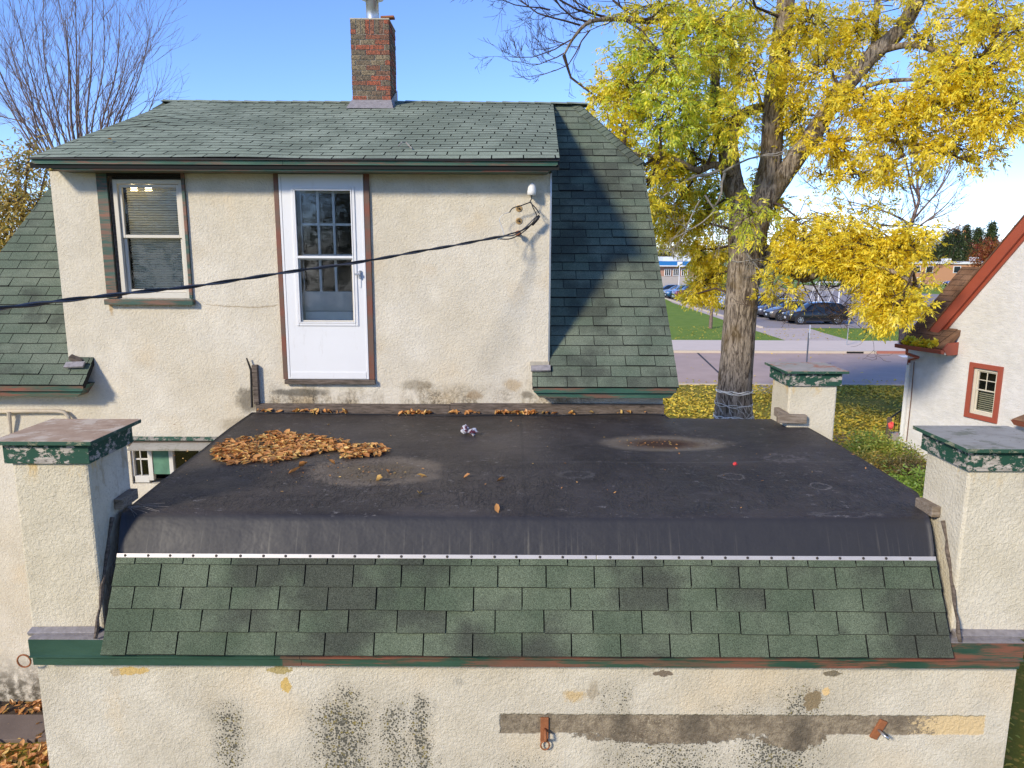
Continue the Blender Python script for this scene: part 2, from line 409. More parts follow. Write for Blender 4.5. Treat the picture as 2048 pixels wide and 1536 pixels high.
c = m.mix(m.noise(7, 6, .75, st=(2.5,1,.5)).ss(.56, .75)*.30, c, (.42,.38,.32)); c = m.mix(m.noise(40, 4, .8, off=(4,4,4)).ss(.70, .73)*.8, c, (.22,.11,.06)); m.color(c); m.bump(m.noise(6, 3), .2, .006); M_whitepaint = m.mat
M_muntin = simple('muntin_white', (.86,.85,.80), .5)
M_vinyl = simple('cream_vinyl', (.60,.56,.47), .5, 0, .5, .08, 6)
M_slat = simple('blind_slat', (.80,.77,.60), .5, 0, .4, .05)
M_red = simple('brick_red_paint', (.32,.072,.042), .45, 0, .5, .10, 5)
M_galv = simple('galvanised', (.50,.51,.53), .35, .8, .5, .15, 12)
M_post = simple('post_grey', (.22,.23,.25), .5, .5)
M_conc = simple('concrete', (.40,.36,.32), .9, 0, .2, .14, 3, .4, 90)
M_signwhite = simple('sign_white', (.75,.75,.75), .5)
M_iron = simple('black_iron', (.02,.018,.018), .5, .3)
M_pink = simple('pink_ribbon', (.75,.10,.09), .7, 0, .3, .2, 60, .5, 90)
M_redbit = simple('red_plastic', (.62,.05,.05), .4)
M_teal = simple('weathered_teal_door', (.10,.22,.15), .7, 0, .3, .5, 12)
def glassmat(name, tint, alpha):
    m = bpy.data.materials.new(name); m.use_nodes = True; t = m.node_tree; t.nodes.clear()
    o = t.nodes.new('ShaderNodeOutputMaterial'); mx = t.nodes.new('ShaderNodeMixShader'); tr = t.nodes.new('ShaderNodeBsdfTransparent'); gl = t.nodes.new('ShaderNodeBsdfGlossy')
    fr = t.nodes.new('ShaderNodeFresnel'); fr.inputs[0].default_value = 1.55; ad = t.nodes.new('ShaderNodeMath'); ad.operation = 'ADD'; ad.inputs[1].default_value = alpha
    nz = t.nodes.new('ShaderNodeTexNoise'); nz.inputs['Scale'].default_value = 2.5; bp = t.nodes.new('ShaderNodeBump'); bp.inputs['Strength'].default_value = .012; bp.inputs['Distance'].default_value = .1
    t.links.new(nz.outputs[0], bp.inputs['Height']); t.links.new(bp.outputs[0], gl.inputs['Normal'])
    tr.inputs[0].default_value = (*tint, 1); gl.inputs[1].default_value = .03; gl.inputs[0].default_value = (.9,.9,.9,1)
    t.links.new(fr.outputs[0], ad.inputs[0]); t.links.new(ad.outputs[0], mx.inputs[0]); t.links.new(tr.outputs[0], mx.inputs[1]); t.links.new(gl.outputs[0], mx.inputs[2]); t.links.new(mx.outputs[0], o.inputs[0]); return m
M_glass = glassmat('window_glass', (.84,.86,.83), .0); M_glass2 = glassmat('storm_glass', (.93,.94,.93), .0)
m = Mat('car_glass', .06, 0, .6); m.color((.012,.018,.024)); M_cglass = m.mat
m = Mat('lamp_bulb', .4); m.color((1,.8,.5)); m.p.inputs['Emission Color'].default_value = (1, .78, .42, 1); m.p.inputs['Emission Strength'].default_value = 14; M_bulb = m.mat

# membrane roof
m = Mat('rubber_membrane', .5, 0, .35)
x, y, z = m.xyz()
c = m.mix(m.noise(1.2, 4, .6).ss(.35, .7), (.030,.0255,.0235), (.052,.043,.038))
c = m.mix(m.noise(6, 6, .75, st=(1,1.6,1)).ss(.50, .72)*.5, c, (.085,.076,.072))
c = m.scale(c, m.noise(110, 3, .8)*.9+.55)
RZ = 3.60
def rp(px, py): return PZ(px, py, RZ)
rims = None
def ring(px, py, rx, ry, inner, rim, amt=1.0, rimw=.25, nz=.6, ns=2.5):
    global c, rims
    q = rp(px, py); e = ell(x, y, q.x, q.y, rx, ry) + (m.noise(ns, 4, .65, off=(px*.01, 0, 0))-.5)*nz
    ins = e.ss(1.0, .55); rm = ((e-.92).abs()/rimw).ss(1, 0)
    c = m.mix(ins*inner[3]*amt, c, inner[:3]); c = m.mix(rm*rim[3]*amt, c, rim[:3])
    return e
ring(560, 905, .78, .40, (.085,.064,.043,.6), (.10,.082,.062,.5), rimw=.4, nz=.8)
ring(750, 943, .50, .37, (.15,.112,.068,.9), (.20,.158,.112,.75), rimw=.36, nz=.85)
ring(1328, 888, .52, .24, (.16,.105,.06,.9), (.19,.155,.11,.8), rimw=.42, nz=.6)
ring(1325, 887, .34, .15, (.06,.028,.012,1.0), (.08,.05,.03,.6), nz=.4)
ring(1465, 955, .09, .09, (.05,.047,.046,.4), (.20,.18,.165,.7), rimw=.22, nz=1.8, ns=12)
ring(1640, 975, .08, .08, (.05,.047,.046,.4), (.20,.18,.16,.8), rimw=.2, nz=1.6, ns=12)
ring(1150, 950, .15, .10, (.05,.045,.043,.3), (.13,.12,.11,.5), rimw=.3, nz=2.2, ns=10)
ring(1565, 920, .16, .12, (.06,.052,.047,.5), (.15,.13,.12,.6), rimw=.3, nz=2.2, ns=10)
ring(1380, 980, .30, .10, (.045,.04,.04,.2), (.13,.12,.115,.35), rimw=.10, nz=2.2, ns=9)
ring(1690, 1028, .22, .05, (.045,.04,.04,.2), (.15,.14,.13,.5), rimw=.2, nz=2.2, ns=9)
ring(1080, 880, .5, .3, (.05,.045,.043,.3), (.09,.08,.075,.25), nz=1.2)
fl = m.voro(7, 'DISTANCE_TO_EDGE')
chip = m.noise(11, 6, .85, st=(1,1.5,1), off=(2,5,0)).ss(.595, .64)*m.noise(2, 2, off=(1,9,0)).ss(.40, .52)
c = m.mix(chip*.8, c, (.27,.25,.23))
# vertical washing marks on the folded edge
washed = y.ss(4.885, 4.845)
c = m.mix(washed, c, m.mix(m.noise(16, 5, .7, st=(2.2,.05,.03)).ss(.55, .78)*z.ss(3.60,3.42), (.030,.029,.032), (.11,.10,.085)))
wr = m.noise(5.0, 4, .6, 2.2, st=(2.6,.8,1))
front = y.ss(6.8, 5.4)*y.ss(4.92, 5.06)
crk = (wr-.5).abs().ss(.045, .0)*front*m.noise(2.5,2,off=(4,4,0)).ss(.36,.5); pit = m.noise(38, 3, .7).ss(.56,.64)*m.noise(1.3,3,off=(6,6,0)).ss(.4,.6)*washed.ss(1,0)
c = m.mix(pit*.6, c, (.012,.011,.012))
c = m.mix(crk*.75, c, (.008,.008,.009))
seamx = rp(1045, 900).x
c = m.mix(((x-seamx).abs()).ss(.02,.008)*washed.ss(1,0)*y.ss(8.2, 7.6)*.4, c, (.012,.012,.013))
sy = rp(1500, 927).y
c = m.mix(((y+(m.noise(2,2)-.5)*.02-sy).abs()).ss(.010,.003)*(x-rp(1045,927).x).ss(0,.05)*washed.ss(1,0)*.35, c, (.16,.15,.14))
c = m.mix(m.noise(.7, 5, .7, off=(3,8,0)).ss(.48,.68)*.35*washed.ss(1,0), c, (.085,.075,.070))
m.color(c); m.bump(crk*-1.0, .6, .008); m.bump((m.noise(26, 5, .7)-pit*.6)*(washed.ss(1,0)*.9+.1), .6, .010); m.bump(m.noise(3, 4, .6), .5, .03)
m.rough(m.noise(3, 4)*.25+.42)
M_mem = m.mat

# brick
m = Mat('chimney_brick', .9, 0, .2); r = m.rnd()
c = m.mix(r.ss(.0, .42), (.46,.13,.07), (.30,.13,.08)); c = m.mix(r.ss(.36, .46), c, (.22,.165,.11)); c = m.mix(r.ss(.78, .86), c, (.34,.26,.16))
c = m.mix(m.noise(60, 5, .85).ss(.44, .56)*.85, c, (.05,.045,.035)); c = m.mix(m.noise(22, 3, off=(3,3,3)).ss(.6, .7)*.4, c, (.42,.33,.22))
m.color(c); m.bump(m.noise(55, 5, .8), 1.0, .012); M_brick = m.mat

# bark
def bark(name, a, b, moss=.0, sc=1.0):
    m = Mat(name, .95, 0, .15); n = m.noise(13*sc, 5, .72, 1.0, st=(1,1,.20)); n2 = m.noise(34*sc, 4, .75, st=(1,1,.3))
    c = m.mix(n.ss(.38, .6), a, b); c = m.scale(c, n2*.7+.65)
    if moss: c = m.mix(m.noise(1.4, 4, .6, off=(2,1,0)).ss(.5, .65)*moss, c, (.13,.085,.028))
    m.color(c); m.bump(n*1.0+n2*.4, 1.0, .05/sc); return m.mat
M_bark = bark('ash_bark', (.075,.058,.047), (.36,.30,.24), .5)
M_twig = bark('dark_twigs', (.06,.042,.035), (.12,.085,.07), 0, 3)
M_deadtwig = bark('pale_twigs', (.25,.23,.21), (.38,.35,.32), 0, 3)
M_bare = bark('bare_tree_bark', (.14,.095,.08), (.26,.19,.155), 0, 2)

def leafmat(name, ca, cb, cg, trans=.45):
    """ca/cb: two yellows, cg: green; attribute mix pushes to green"""
    mm = bpy.data.materials.new(name); mm.use_nodes = True
    m = Mat.__new__(Mat); m.mat = mm; m.t = mm.node_tree; m._c = {}; m.p = m.t.nodes['Principled BSDF']
    isl = m.island(); at = m.attr()
    c = m.mix(isl, ca, cb); c = m.mix((at + (isl-.5)*.5).ss(.35, .8), c, cg); c = m.scale(c, (isl*7.31)._m('FRACT')*.4+.8)
    t = m.t; t.nodes.remove(m.p)
    o = [n for n in t.nodes if n.type == 'OUTPUT_MATERIAL'][0]
    d = t.nodes.new('ShaderNodeBsdfDiffuse'); tr = t.nodes.new('ShaderNodeBsdfTranslucent'); mx = t.nodes.new('ShaderNodeMixShader'); mx.inputs[0].default_value = trans
    gl = t.nodes.new('ShaderNodeBsdfGlossy'); gl.inputs['Roughness'].default_value = .45; mx2 = t.nodes.new('ShaderNodeMixShader'); mx2.inputs[0].default_value = .05
    t.links.new(c, d.inputs[0]); t.links.new(c, tr.inputs[0]); t.links.new(d.outputs[0], mx.inputs[1]); t.links.new(tr.outputs[0], mx.inputs[2])
    t.links.new(mx.outputs[0], mx2.inputs[1]); t.links.new(gl.outputs[0], mx2.inputs[2]); t.links.new(mx2.outputs[0], o.inputs[0]); return mm
M_leaf = leafmat('ash_leaves', (.98,.87,.09), (.96,.76,.05), (.64,.74,.09), .55)
M_leaf_left = leafmat('brown_green_leaves', (.62,.42,.08), (.45,.36,.10), (.24,.30,.08))
M_leaf_ground = leafmat('fallen_yellow_leaves', (.80,.62,.06), (.60,.42,.07), (.34,.36,.06), .2)
M_leaf_brown = leafmat('dry_brown_leaves', (.74,.38,.12), (.48,.19,.055), (.82,.56,.18), .25)
M_leaf_green = leafmat('green_leaves', (.20,.34,.045), (.28,.40,.07), (.46,.44,.08), .4)
M_leaf_pine = leafmat('evergreen_leaves', (.030,.060,.022), (.05,.085,.03), (.09,.11,.03), .1)
M_leaf_red = leafmat('red_leaves', (.30,.045,.025), (.22,.05,.02), (.35,.15,.03), .3)
M_leaf_oak = leafmat('far_autumn_leaves', (.22,.15,.05), (.15,.12,.045), (.10,.11,.04), .2)

# ground
def grassmat(name, a, b, litter=0.0, lc=(.50,.36,.06)):
    m = Mat(name, .95, 0, .1); n = m.noise(1.1, 5, .65); f = m.noise(35, 4, .8, st=(1,.6,1))
    c = m.mix(n.ss(.3, .7), a, b); c = m.scale(c, f*.9+.55)
    if litter:
        d, rc = m.voro(11, col=True)
        k = (d*-1+.34+(rc-.5)*.3)*1.0
        msk = k.ss(0, .04)*(m.noise(.8, 4)+litter-.5).ss(.3, .55)
        c = m.mix(msk, c, m.mix(rc, lc, (.40,.24,.05)))
    m.color(c); m.bump(f, .8, .03); return m.mat
M_grass = grassmat('lawn', (.15,.235,.035), (.21,.29,.05), .15)
M_grass_l = grassmat('leafy_lawn', (.17,.175,.028), (.25,.21,.03), .95)
M_grass_far = grassmat('far_lawn', (.15,.23,.045), (.20,.27,.06))
M_asph = simple('asphalt', (.48,.355,.295), .9, 0, .25, .20, .8, .5, 120)
M_lot = simple('parking_asphalt', (.32,.28,.27), .9, 0, .25, .10, 1.0)
M_walk = simple('pavement_concrete', (.70,.58,.48), .9, 0, .25, .08, 1.2, .3, 90)
M_path = simple('pink_concrete', (.55,.45,.39), .9, 0, .25, .12, 1.2, .3, 90)
M_kerb = simple('kerb_concrete', (.56,.48,.38), .9, 0, .25, .12, 2.0)
M_kerbred = simple('kerb_red_paint', (.40,.16,.11), .8, 0, .25, .15, 3.0)
M_sand = simple('infield_sand', (.50,.40,.27), .95)
M_slab = simple('old_paving', (.16,.125,.105), .9, 0, .2, .3, 3.0, .5, 50)
M_roadline = simple('dark_road_line', (.05,.045,.05), .8)
M_blue = simple('blue_fascia', (.015,.16,.42), .6)
M_ltblue = simple('light_blue_fascia', (.15,.45,.62), .6)
M_farbrick = simple('school_brick', (.38,.22,.16), .9, 0, .2, .15, 2)
M_farwhite = simple('school_white', (.72,.72,.70), .7)
M_green_p = simple('green_plastic', (.02,.22,.09), .5)
M_yellow_p = simple('yellow_plastic', (.7,.45,.04), .5)
rng = random.Random(7)
# ------------------------------------------------------------------ shingles
def clip(poly, cl):
    """clip 2D polygon by convex CCW polygon"""
    out = poly
    for i in range(len(cl)):
        a = cl[i]; b = cl[(i+1) % len(cl)]; inp = out; out = []
        if not inp: return []
        def side(p): return (b[0]-a[0])*(p[1]-a[1]) - (b[1]-a[1])*(p[0]-a[0])
        for j in range(len(inp)):
            p = inp[j]; q = inp[(j+1) % len(inp)]; sp = side(p); sq = side(q)
            if sp >= 0: out.append(p)
            if (sp > 1e-9 and sq < -1e-9) or (sp < -1e-9 and sq > 1e-9):
                t = sp/(sp-sq); out.append((p[0]+(q[0]-p[0])*t, p[1]+(q[1]-p[1])*t))
    return out
def area(p): return .5*abs(sum(p[i][0]*p[(i+1) % len(p)][1]-p[(i+1) % len(p)][0]*p[i][1] for i in range(len(p)))) if len(p) > 2 else 0
LAP = 1.12
M_edge = simple('shingle_cut_edge', (.012,.012,.012), .95)
def tab_geo(poly, ex, dx=0, dy=0, dz=0, lift=.013):
    """local tab: u across, v up the slope from 0, n outwards"""
    def top(v): return lift - (lift-.003)*v/(ex*LAP)
    n = len(poly); vs = [(p[0]+dx, p[1]+dy, top(p[1])+dz) for p in poly] + [(p[0]+dx, p[1]+dy, -.001+dz) for p in poly]
    fs = [tuple(range(n))] + [(i, n+i, n+(i+1) % n, (i+1) % n) for i in range(n)]
    for i in range(n):          # bevelled black cut edge along the bottom, also drawing the lip's shadow line
        a, b = poly[i], poly[(i+1) % n]
        if abs(a[1]) < 2e-4 and abs(b[1]) < 2e-4:
            k = len(vs); vs += [(a[0]+dx, -.0055, .002+dz), (b[0]+dx, -.0055, .002+dz), (b[0]+dx, 0, top(0)+dz), (a[0]+dx, 0, top(0)+dz)]; fs.append((k, k+1, k+2, k+3))
    return vs, fs
_tabs = {}
def addtab(mb, vs, fs):
    b = len(mb.v); mb.v += [tuple(q) for q in vs]
    for i, f in enumerate(fs): mb.f.append(tuple(b+k for k in f)); mb.m.append(0 if i == 0 else 1)
def shingles(part, O, U, V, polys, ex, tw, mat, quota, off0=0.0, wave=None, name='shingle', drift=.0, gap=.007, jit=.002, lift=.013):
    N = U.cross(V).normalized()
    if N.z < 0: N = -N
    M0 = Matrix(((U.x, V.x, N.x, 0), (U.y, V.y, N.y, 0), (U.z, V.z, N.z, 0), (0, 0, 0, 1)))
    key = (mat.name, round(tw, 4), round(ex, 4))
    if key not in _tabs:
        full = [(gap/2, 0), (tw-gap/2, 0), (tw-gap/2, ex*LAP), (gap/2, ex*LAP)]; _tabs[key] = []
        for lf in (.85, 1.0, 1.25, 1.7):
            mb = MB(); addtab(mb, *tab_geo(full, ex, lift=lift*lf)); _tabs[key].append(mb.mesh('shingle', [mat, M_edge]))
    umin = min(p[0] for q in polys for p in q); umax = max(p[0] for q in polys for p in q)
    vmax = max(p[1] for q in polys for p in q); cnt = 0
    rest = MB(); nrow = int(math.ceil(vmax/ex))
    for r in range(nrow):
        off = off0 + (tw/2 if r % 2 else 0) + drift*r + rng.uniform(-jit, jit)*3
        k0 = int((umin-off)/tw)-1; k1 = int((umax-off)/tw)+1
        for k in range(k0, k1+1):
            u0 = off + k*tw; g1 = gap/2 + rng.uniform(0, .002); v0 = r*ex + rng.uniform(-jit, jit)
            base = [(u0+gap/2, v0), (u0+tw-gap/2, v0), (u0+tw-gap/2, v0+ex*LAP), (u0+gap/2, v0+ex*LAP)]
            for pl in polys:
                cp = clip(base, pl)
                ar = area(cp)
                if ar < .0006: continue
                dz = rng.uniform(0, .0025)
                fullp = ar > area(base)*.999
                if cnt < quota:
                    if fullp and not wave:
                        M = Matrix.Translation(O + U*u0 + V*v0 + N*dz) @ M0 @ Matrix.Rotation(rng.uniform(-.008, .008), 4, 'Z')
                        put(name, _tabs[key][rng.choice((0,0,1,1,1,2,3))], part, M)
                    else:
                        mb = MB(); vs, fs = tab_geo([(p[0]-u0, p[1]-v0) for p in cp], ex, lift=lift)
                        if wave: vs = [(a, b_, c_+wave(u0+a, v0+b_)) for a, b_, c_ in vs]
                        addtab(mb, vs, fs)
                        put(name, mb.mesh('shingle', [mat, M_edge]), part, Matrix.Translation(O + U*u0 + V*v0 + N*dz) @ M0)
                    cnt += 1
                else:
                    vs, fs = tab_geo([(p[0]-u0, p[1]-v0) for p in cp], ex, lift=lift)
                    addtab(rest, [O + U*(u0+a) + V*(v0+b_) + N*(c_+dz+(wave(u0+a, v0+b_) if wave else 0)) for a, b_, c_ in vs], fs)
    if rest.v: rest.build('shingle_rows', [mat, M_edge], part, kind='stuff')
    return cnt
def ccw(p):
    s = sum(p[i][0]*p[(i+1) % len(p)][1]-p[(i+1) % len(p)][0]*p[i][1] for i in range(len(p)))
    return p if s > 0 else p[::-1]
def wallgrid(mb, x0, x1, z0, z1, Y, holes, depth=.22, mi=0):
    """front face at Y with rectangular openings and their reveals"""
    xs = sorted({x0, x1} | {h[i] for h in holes for i in (0, 1)}); zs = sorted({z0, z1} | {h[i] for h in holes for i in (2, 3)})
    for i in range(len(xs)-1):
        for j in range(len(zs)-1):
            cx_ = (xs[i]+xs[i+1])/2; cz_ = (zs[j]+zs[j+1])/2
            if any(h[0] < cx_ < h[1] and h[2] < cz_ < h[3] for h in holes): continue
            mb.add([(xs[i], Y, zs[j]), (xs[i+1], Y, zs[j]), (xs[i+1], Y, zs[j+1]), (xs[i], Y, zs[j+1])], [(0, 1, 2, 3)], mi)
    for a, b, c_, d in holes:
        Y2 = Y+depth
        mb.add([(a,Y,c_),(a,Y,d),(a,Y2,d),(a,Y2,c_)], [(0,1,2,3)], mi); mb.add([(b,Y,c_),(b,Y2,c_),(b,Y2,d),(b,Y,d)], [(0,1,2,3)], mi)
        mb.add([(a,Y,c_),(a,Y2,c_),(b,Y2,c_),(b,Y,c_)], [(0,1,2,3)], mi); mb.add([(a,Y,d),(b,Y,d),(b,Y2,d),(a,Y2,d)], [(0,1,2,3)], mi)
def fascia(part, xa, xb, Y, zt, zb, mat, name='fascia_board', joint=None, capl=.0, capr=.0, back=.30, mid=.47):
    """moulded eave board: top half proud, a shadow line, lower half set back"""
    h = zt-zb; zm = zt-h*mid
    prof = [(0.0, zt), (.004, zm+.012), (-.010, zm+.008), (-.010, zm), (.022, zm-.004), (.026, zb), (back, zb), (back, zt)]
    segs = [(xa, xb)] if joint is None else [(xa, joint-.002), (joint+.002, xb)]
    for i, (a, b) in enumerate(segs):
        L = []; Rr = []
        ca = capl if i == 0 else 0; cb = capr if i == len(segs)-1 else 0
        for (dy, z_) in prof:
            t = max(0, min(1, (zt-z_)/h)); t = max(0, (t-.35)/.65)
            L.append((a+ca*t, Y+dy, z_)); Rr.append((b-cb*t, Y+dy, z_))
        n = len(prof); mb = MB(); mb.add(L+Rr, [tuple(range(n)), tuple(range(n, 2*n))[::-1]] + [(i_, n+i_, n+(i_+1) % n, (i_+1) % n) for i_ in range(n)])
        mb.build(name, mat, part)

# ================================================================== HOUSE
house = thing('house', (-2.2, 10, 0), 'cream stucco house with green shingle roof, upper storm door, window and brick chimney', 'house')
eY = 7.85
eav = P(1200, 775, eY); ez = eav.z
SL = R(46.3); m_ = tan(SL)
Vm = Vector((0, cos(SL), sin(SL))); Um = Vector((1, 0, 0)); Nm = Vector((0, -sin(SL), cos(SL)))
O_main = Vector((0, eY, ez))
def mainuv(px, py):
    q = PPL(px, py, O_main, Nm); return (q.x, (q-O_main).dot(Vm))
xr_l = mainuv(1065, 775)[0]; xr_r = mainuv(1355, 772)[0]
XL = P(100, 450, HY).x; XL = (P(108, 400, HY).x + P(133, 710, HY).x)/2; XR = (P(1103, 400, HY).x+P(1097, 720, HY).x)/2
v_wall = (HY-eY)/cos(SL)
ridge = PPL(1130, 206, O_main, Nm); v_ridge = (ridge-O_main).dot(Vm); RY, RZD = ridge.y, ridge.z
hip0 = mainuv(1152, 207); hip1 = mainuv(1284, 326)
left_rake = (mainuv(100, 402)[0]+mainuv(5, 540)[0])/2
left_rake = mainuv(100, 402)[0]; hipL0 = left_rake+.95; lr0 = left_rake-.62; body_l = -6.75; gab_l = left_rake+.1; body_r = P(1326, 800, HY).x
DY = 7.76; dz_e = P(600, 317, DY).z; dxl = P(56, 312, DY).x; dxr = P(1119, 318, DY).x
rr_ = P(1106, 206, RY).x; rl_ = P(352, 203, RY).x
# openings
def rect(px0, px1, pt, pb, Y): 
    pm = (pt+pb)/2; return (P(px0, pm, Y).x, P(px1, pm, Y).x, P((px0+px1)/2, pb, Y).z, P((px0+px1)/2, pt, Y).z)
win = rect(226, 372, 352, 597, HY); door = rect(568, 733, 349, 758, HY)
low = rect(262, 470, 888, 968, HY)
zwt = dz_e-.10
mb = MB()
zb0 = ez - .02
wallgrid(mb, body_l, body_r, 0, zb0, HY, [low])
wallgrid(mb, XL, XR, zb0, zwt, HY, [(win[0], win[1], win[2], win[3]), (door[0], door[1], max(door[2], zb0+.001), door[3])])
# wall sides, back, dormer cheeks
mb.add([(body_r, HY, 0), (body_r, 14.5, 0), (body_r, 14.5, zb0), (body_r, HY, zb0)], [(0,1,2,3)])
mb.add([(body_l, HY, 0), (body_l, HY, zb0), (body_l, 14.5, zb0), (body_l, 14.5, 0)], [(0,1,2,3)])
mb.add([(body_r, 14.5, 0), (body_l, 14.5, 0), (body_l, 14.5, zb0), (body_r, 14.5, zb0)], [(0,1,2,3)])
for X_, s in ((XR, 1), (XL, -1)):
    mb.add([(X_, HY, zb0), (X_, RY-.2, zb0), (X_, RY-.2, RZD-.12), (X_, HY, zwt)], [(0,1,2,3)])
# end gables of the main roof
for X_ in (body_r, gab_l):
    hz = hip1[1]*sin(SL)+ez-.2
    hy = eY+(hz-ez)/m_
    mb.add([(X_, HY, zb0), (X_, HY+.01, ez+.1), (X_, hy, hz), (X_, 2*RY-hy, hz), (X_, 14.5, zb0)], [(0,1,2,3,4)])
mb.build('wall', M_stucco, house)
# thin metal corner bead at the right-hand dormer corner
MB().box((XR-.012, HY-.006, P(1100,730,HY).z), (XR+.006, HY+.03, zwt)).build('corner_bead', M_galv, house)
MB().box((XL+.1, HY+.6, zb0+.5), (XR-.1, HY+.62, zwt-.1)).build('interior_wall', M_dark, house)

# main roof: deck, shingles
roof = MB()
nv = v_wall
def sl(u, v, d=0): return O_main + Um*u + Vm*v + Nm*d
def slab(poly, d0, d1, mbx):
    vs = [sl(u, v, d1) for u, v in poly] + [sl(u, v, d0) for u, v in poly]; n = len(poly)
    mbx.add(vs, [tuple(range(n)), tuple(range(n, 2*n))[::-1]] + [(i, n+i, n+(i+1) % n, (i+1) % n) for i in range(n)])
xl_r = mainuv(165, 775)[0]
vt0 = mainuv(1098, 738)[1]; vtl = mainuv(140, 712)[1]; lr1 = lr0+(left_rake-lr0)*vtl/hip1[1]
slab([(xr_l, 0.0), (xr_r, 0.0), (xr_r, vt0), (xr_l, vt0)], -.05, -.004, roof)
slab([(XR+.003, vt0+.002), (xr_r, vt0+.002), (hip1[0], hip1[1]), (hip0[0], hip0[1]), (XR+.003, v_ridge)], -.05, -.004, roof)
slab([(lr0, 0.0), (xl_r, 0.0), (xl_r, vtl), (lr1, vtl)], -.05, -.004, roof)
slab([(lr1, vtl+.002), (XL-.003, vtl+.002), (XL-.003, v_ridge), (hipL0, v_ridge), (left_rake, hip1[1])], -.05, -.004, roof)
# rear slope and the right-hand clipped hip
hp0 = sl(*hip0); hp1 = sl(*hip1); hb = Vector((hp1.x, 2*RY-hp1.y, hp1.z))
roof.add([hp0+Vector((0,.0,-.02)), hp1, hb], [(0,1,2)])
by = 2*RY-eY
hl1 = sl(left_rake, hip1[1])
roof.add([(hipL0, RY, RZD-.01), (hp0.x, RY, RZD-.01), tuple(hb), (xr_r, by, ez), (lr0, by, ez), (left_rake, 2*RY-hl1.y, hl1.z)], [(0,1,2,3,4,5)])
roof.add([(hipL0, RY, RZD-.02), tuple(hl1), (left_rake, 2*RY-hl1.y, hl1.z)], [(0,1,2)])
mroof = roof.build('main_roof', M_felt, house)
OFF[mroof.name] = OFF[house.name]
EXM = .1405; TWM = .326
drift_m = 0.0
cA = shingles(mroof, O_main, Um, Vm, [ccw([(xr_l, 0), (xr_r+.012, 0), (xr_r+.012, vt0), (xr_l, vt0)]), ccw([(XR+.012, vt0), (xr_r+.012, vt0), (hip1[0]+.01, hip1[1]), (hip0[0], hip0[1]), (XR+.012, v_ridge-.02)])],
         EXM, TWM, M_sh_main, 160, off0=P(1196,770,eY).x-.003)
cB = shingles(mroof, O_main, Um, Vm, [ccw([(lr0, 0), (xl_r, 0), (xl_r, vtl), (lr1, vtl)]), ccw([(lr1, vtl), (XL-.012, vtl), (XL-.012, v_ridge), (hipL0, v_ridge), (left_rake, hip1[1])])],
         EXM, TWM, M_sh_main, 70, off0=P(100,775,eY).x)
# hip caps
hv = (hp1-hp0); hl = hv.length; hd = hv.normalized(); sid = Nm.cross(hd).normalized()
if sid.x > 0: sid = -sid
n_ = 17; st = hl/n_
cap_me = None
for i in range(n_):
    c0 = hp0 + hd*(st*i); mbx = MB(); L_ = st*1.25
    up = Vector((.35, 0, .94)).normalized()
    a = c0 + Nm*.012 + sid*.11; b = c0 + Nm*.016 + up*.008; c2 = c0 - sid*.09 - Nm*.06
    d2 = hd*L_
    low_ = Nm*.012
    mbx.add([a, b, c2, a+d2+low_, b+d2+low_, c2+d2+low_, a-Nm*.008, a+d2+low_-Nm*.008], [(0,3,4,1), (1,4,5,2), (3,5,4), (0,6,7,3), (3,7,5), (0,1,2), (6,0,2)])
    mbx.build('hip_cap', M_sh_main, mroof)
# fascias
zf = P(1200, 777, eY).z; zfb = P(1200, 797, eY).z
fascia(house, xr_l+.01, xr_r-.01, eY+.01, ez-.006, zfb, M_fascia, capl=.07, capr=.06, back=HY-eY-.012)
zlb = P(80, 794, eY).z
fascia(house, lr0, xl_r-.01, eY+.01, ez-.006, zlb, M_fascia, capr=.09, back=HY-eY-.012)
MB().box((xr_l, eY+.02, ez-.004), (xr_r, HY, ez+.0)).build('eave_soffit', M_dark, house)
# rotten ends where the eaves meet the wall
for (pxa, pxb, pya, pyb) in ((1062, 1101, 733, 740), (130, 168, 726, 733)):
    a = P(pxa, (pya+pyb)/2, HY-.12); b = P(pxb, (pya+pyb)/2, HY-.12)
    MB().obox((a+b)/2, ((b.x-a.x)/2, 0, .004), (0, .03, .024), (0, -.006, .008)).build('lead_patch', M_lead, house)
a = P(1060, 722, HY-.02); b = P(1098, 732, HY-.02)
MB().obox((a+b)/2, ((b.x-a.x)/2, 0, 0), (0, .03, 0), (0, 0, .02)).build('mortar_patch', M_mort, house)
a = P(140, 712, HY-.06); b = P(163, 726, HY-.06)
MB().obox((a+b)/2, ((b.x-a.x)/2, 0, -.03), (0, .03, .01), (.006, 0, .018)).build('rotten_board_end', M_oldwood, house)

# dormer roof
Vd_ = Vector((0, RY-DY, RZD-dz_e)); vd_l = Vd_.length; Vd = Vd_.normalized(); Nd = Um.cross(Vd).normalized()
O_d = Vector((0, DY, dz_e))
poly = ccw([(dxl, 0), (dxr, 0), (rr_, vd_l), (rl_, vd_l)])
def wave(u, v): return .006*sin(u*1.7+.6+v*.9)+.003*sin(u*3.9+v*2.1)+.016*math.exp(-((v-.35)**2)/.05)*math.exp(-((u+.6)**2)/.5) + .03*math.exp(-((u+4.45+.0*v)**2)/.06)*math.exp(-((v-1.9)**2)/.5)
droof = MB()
top = [O_d+Um*u+Vd*v+Nd*(-.055) for u, v in poly]; bot = [p-Vector((0,0,.05)) for p in top]
droof.add(top+bot, [(0,1,2,3), (7,6,5,4)] + [(i, 4+i, 4+(i+1) % 4, (i+1) % 4) for i in range(4)])
droof = droof.build('dormer_roof', M_felt, house)
cC = shingles(droof, O_d, Um, Vd, [poly], .142, TWM, M_sh_top, 290-cA-cB, off0=.11, wave=wave, drift=.018, lift=.0075, gap=.013, jit=.0015)
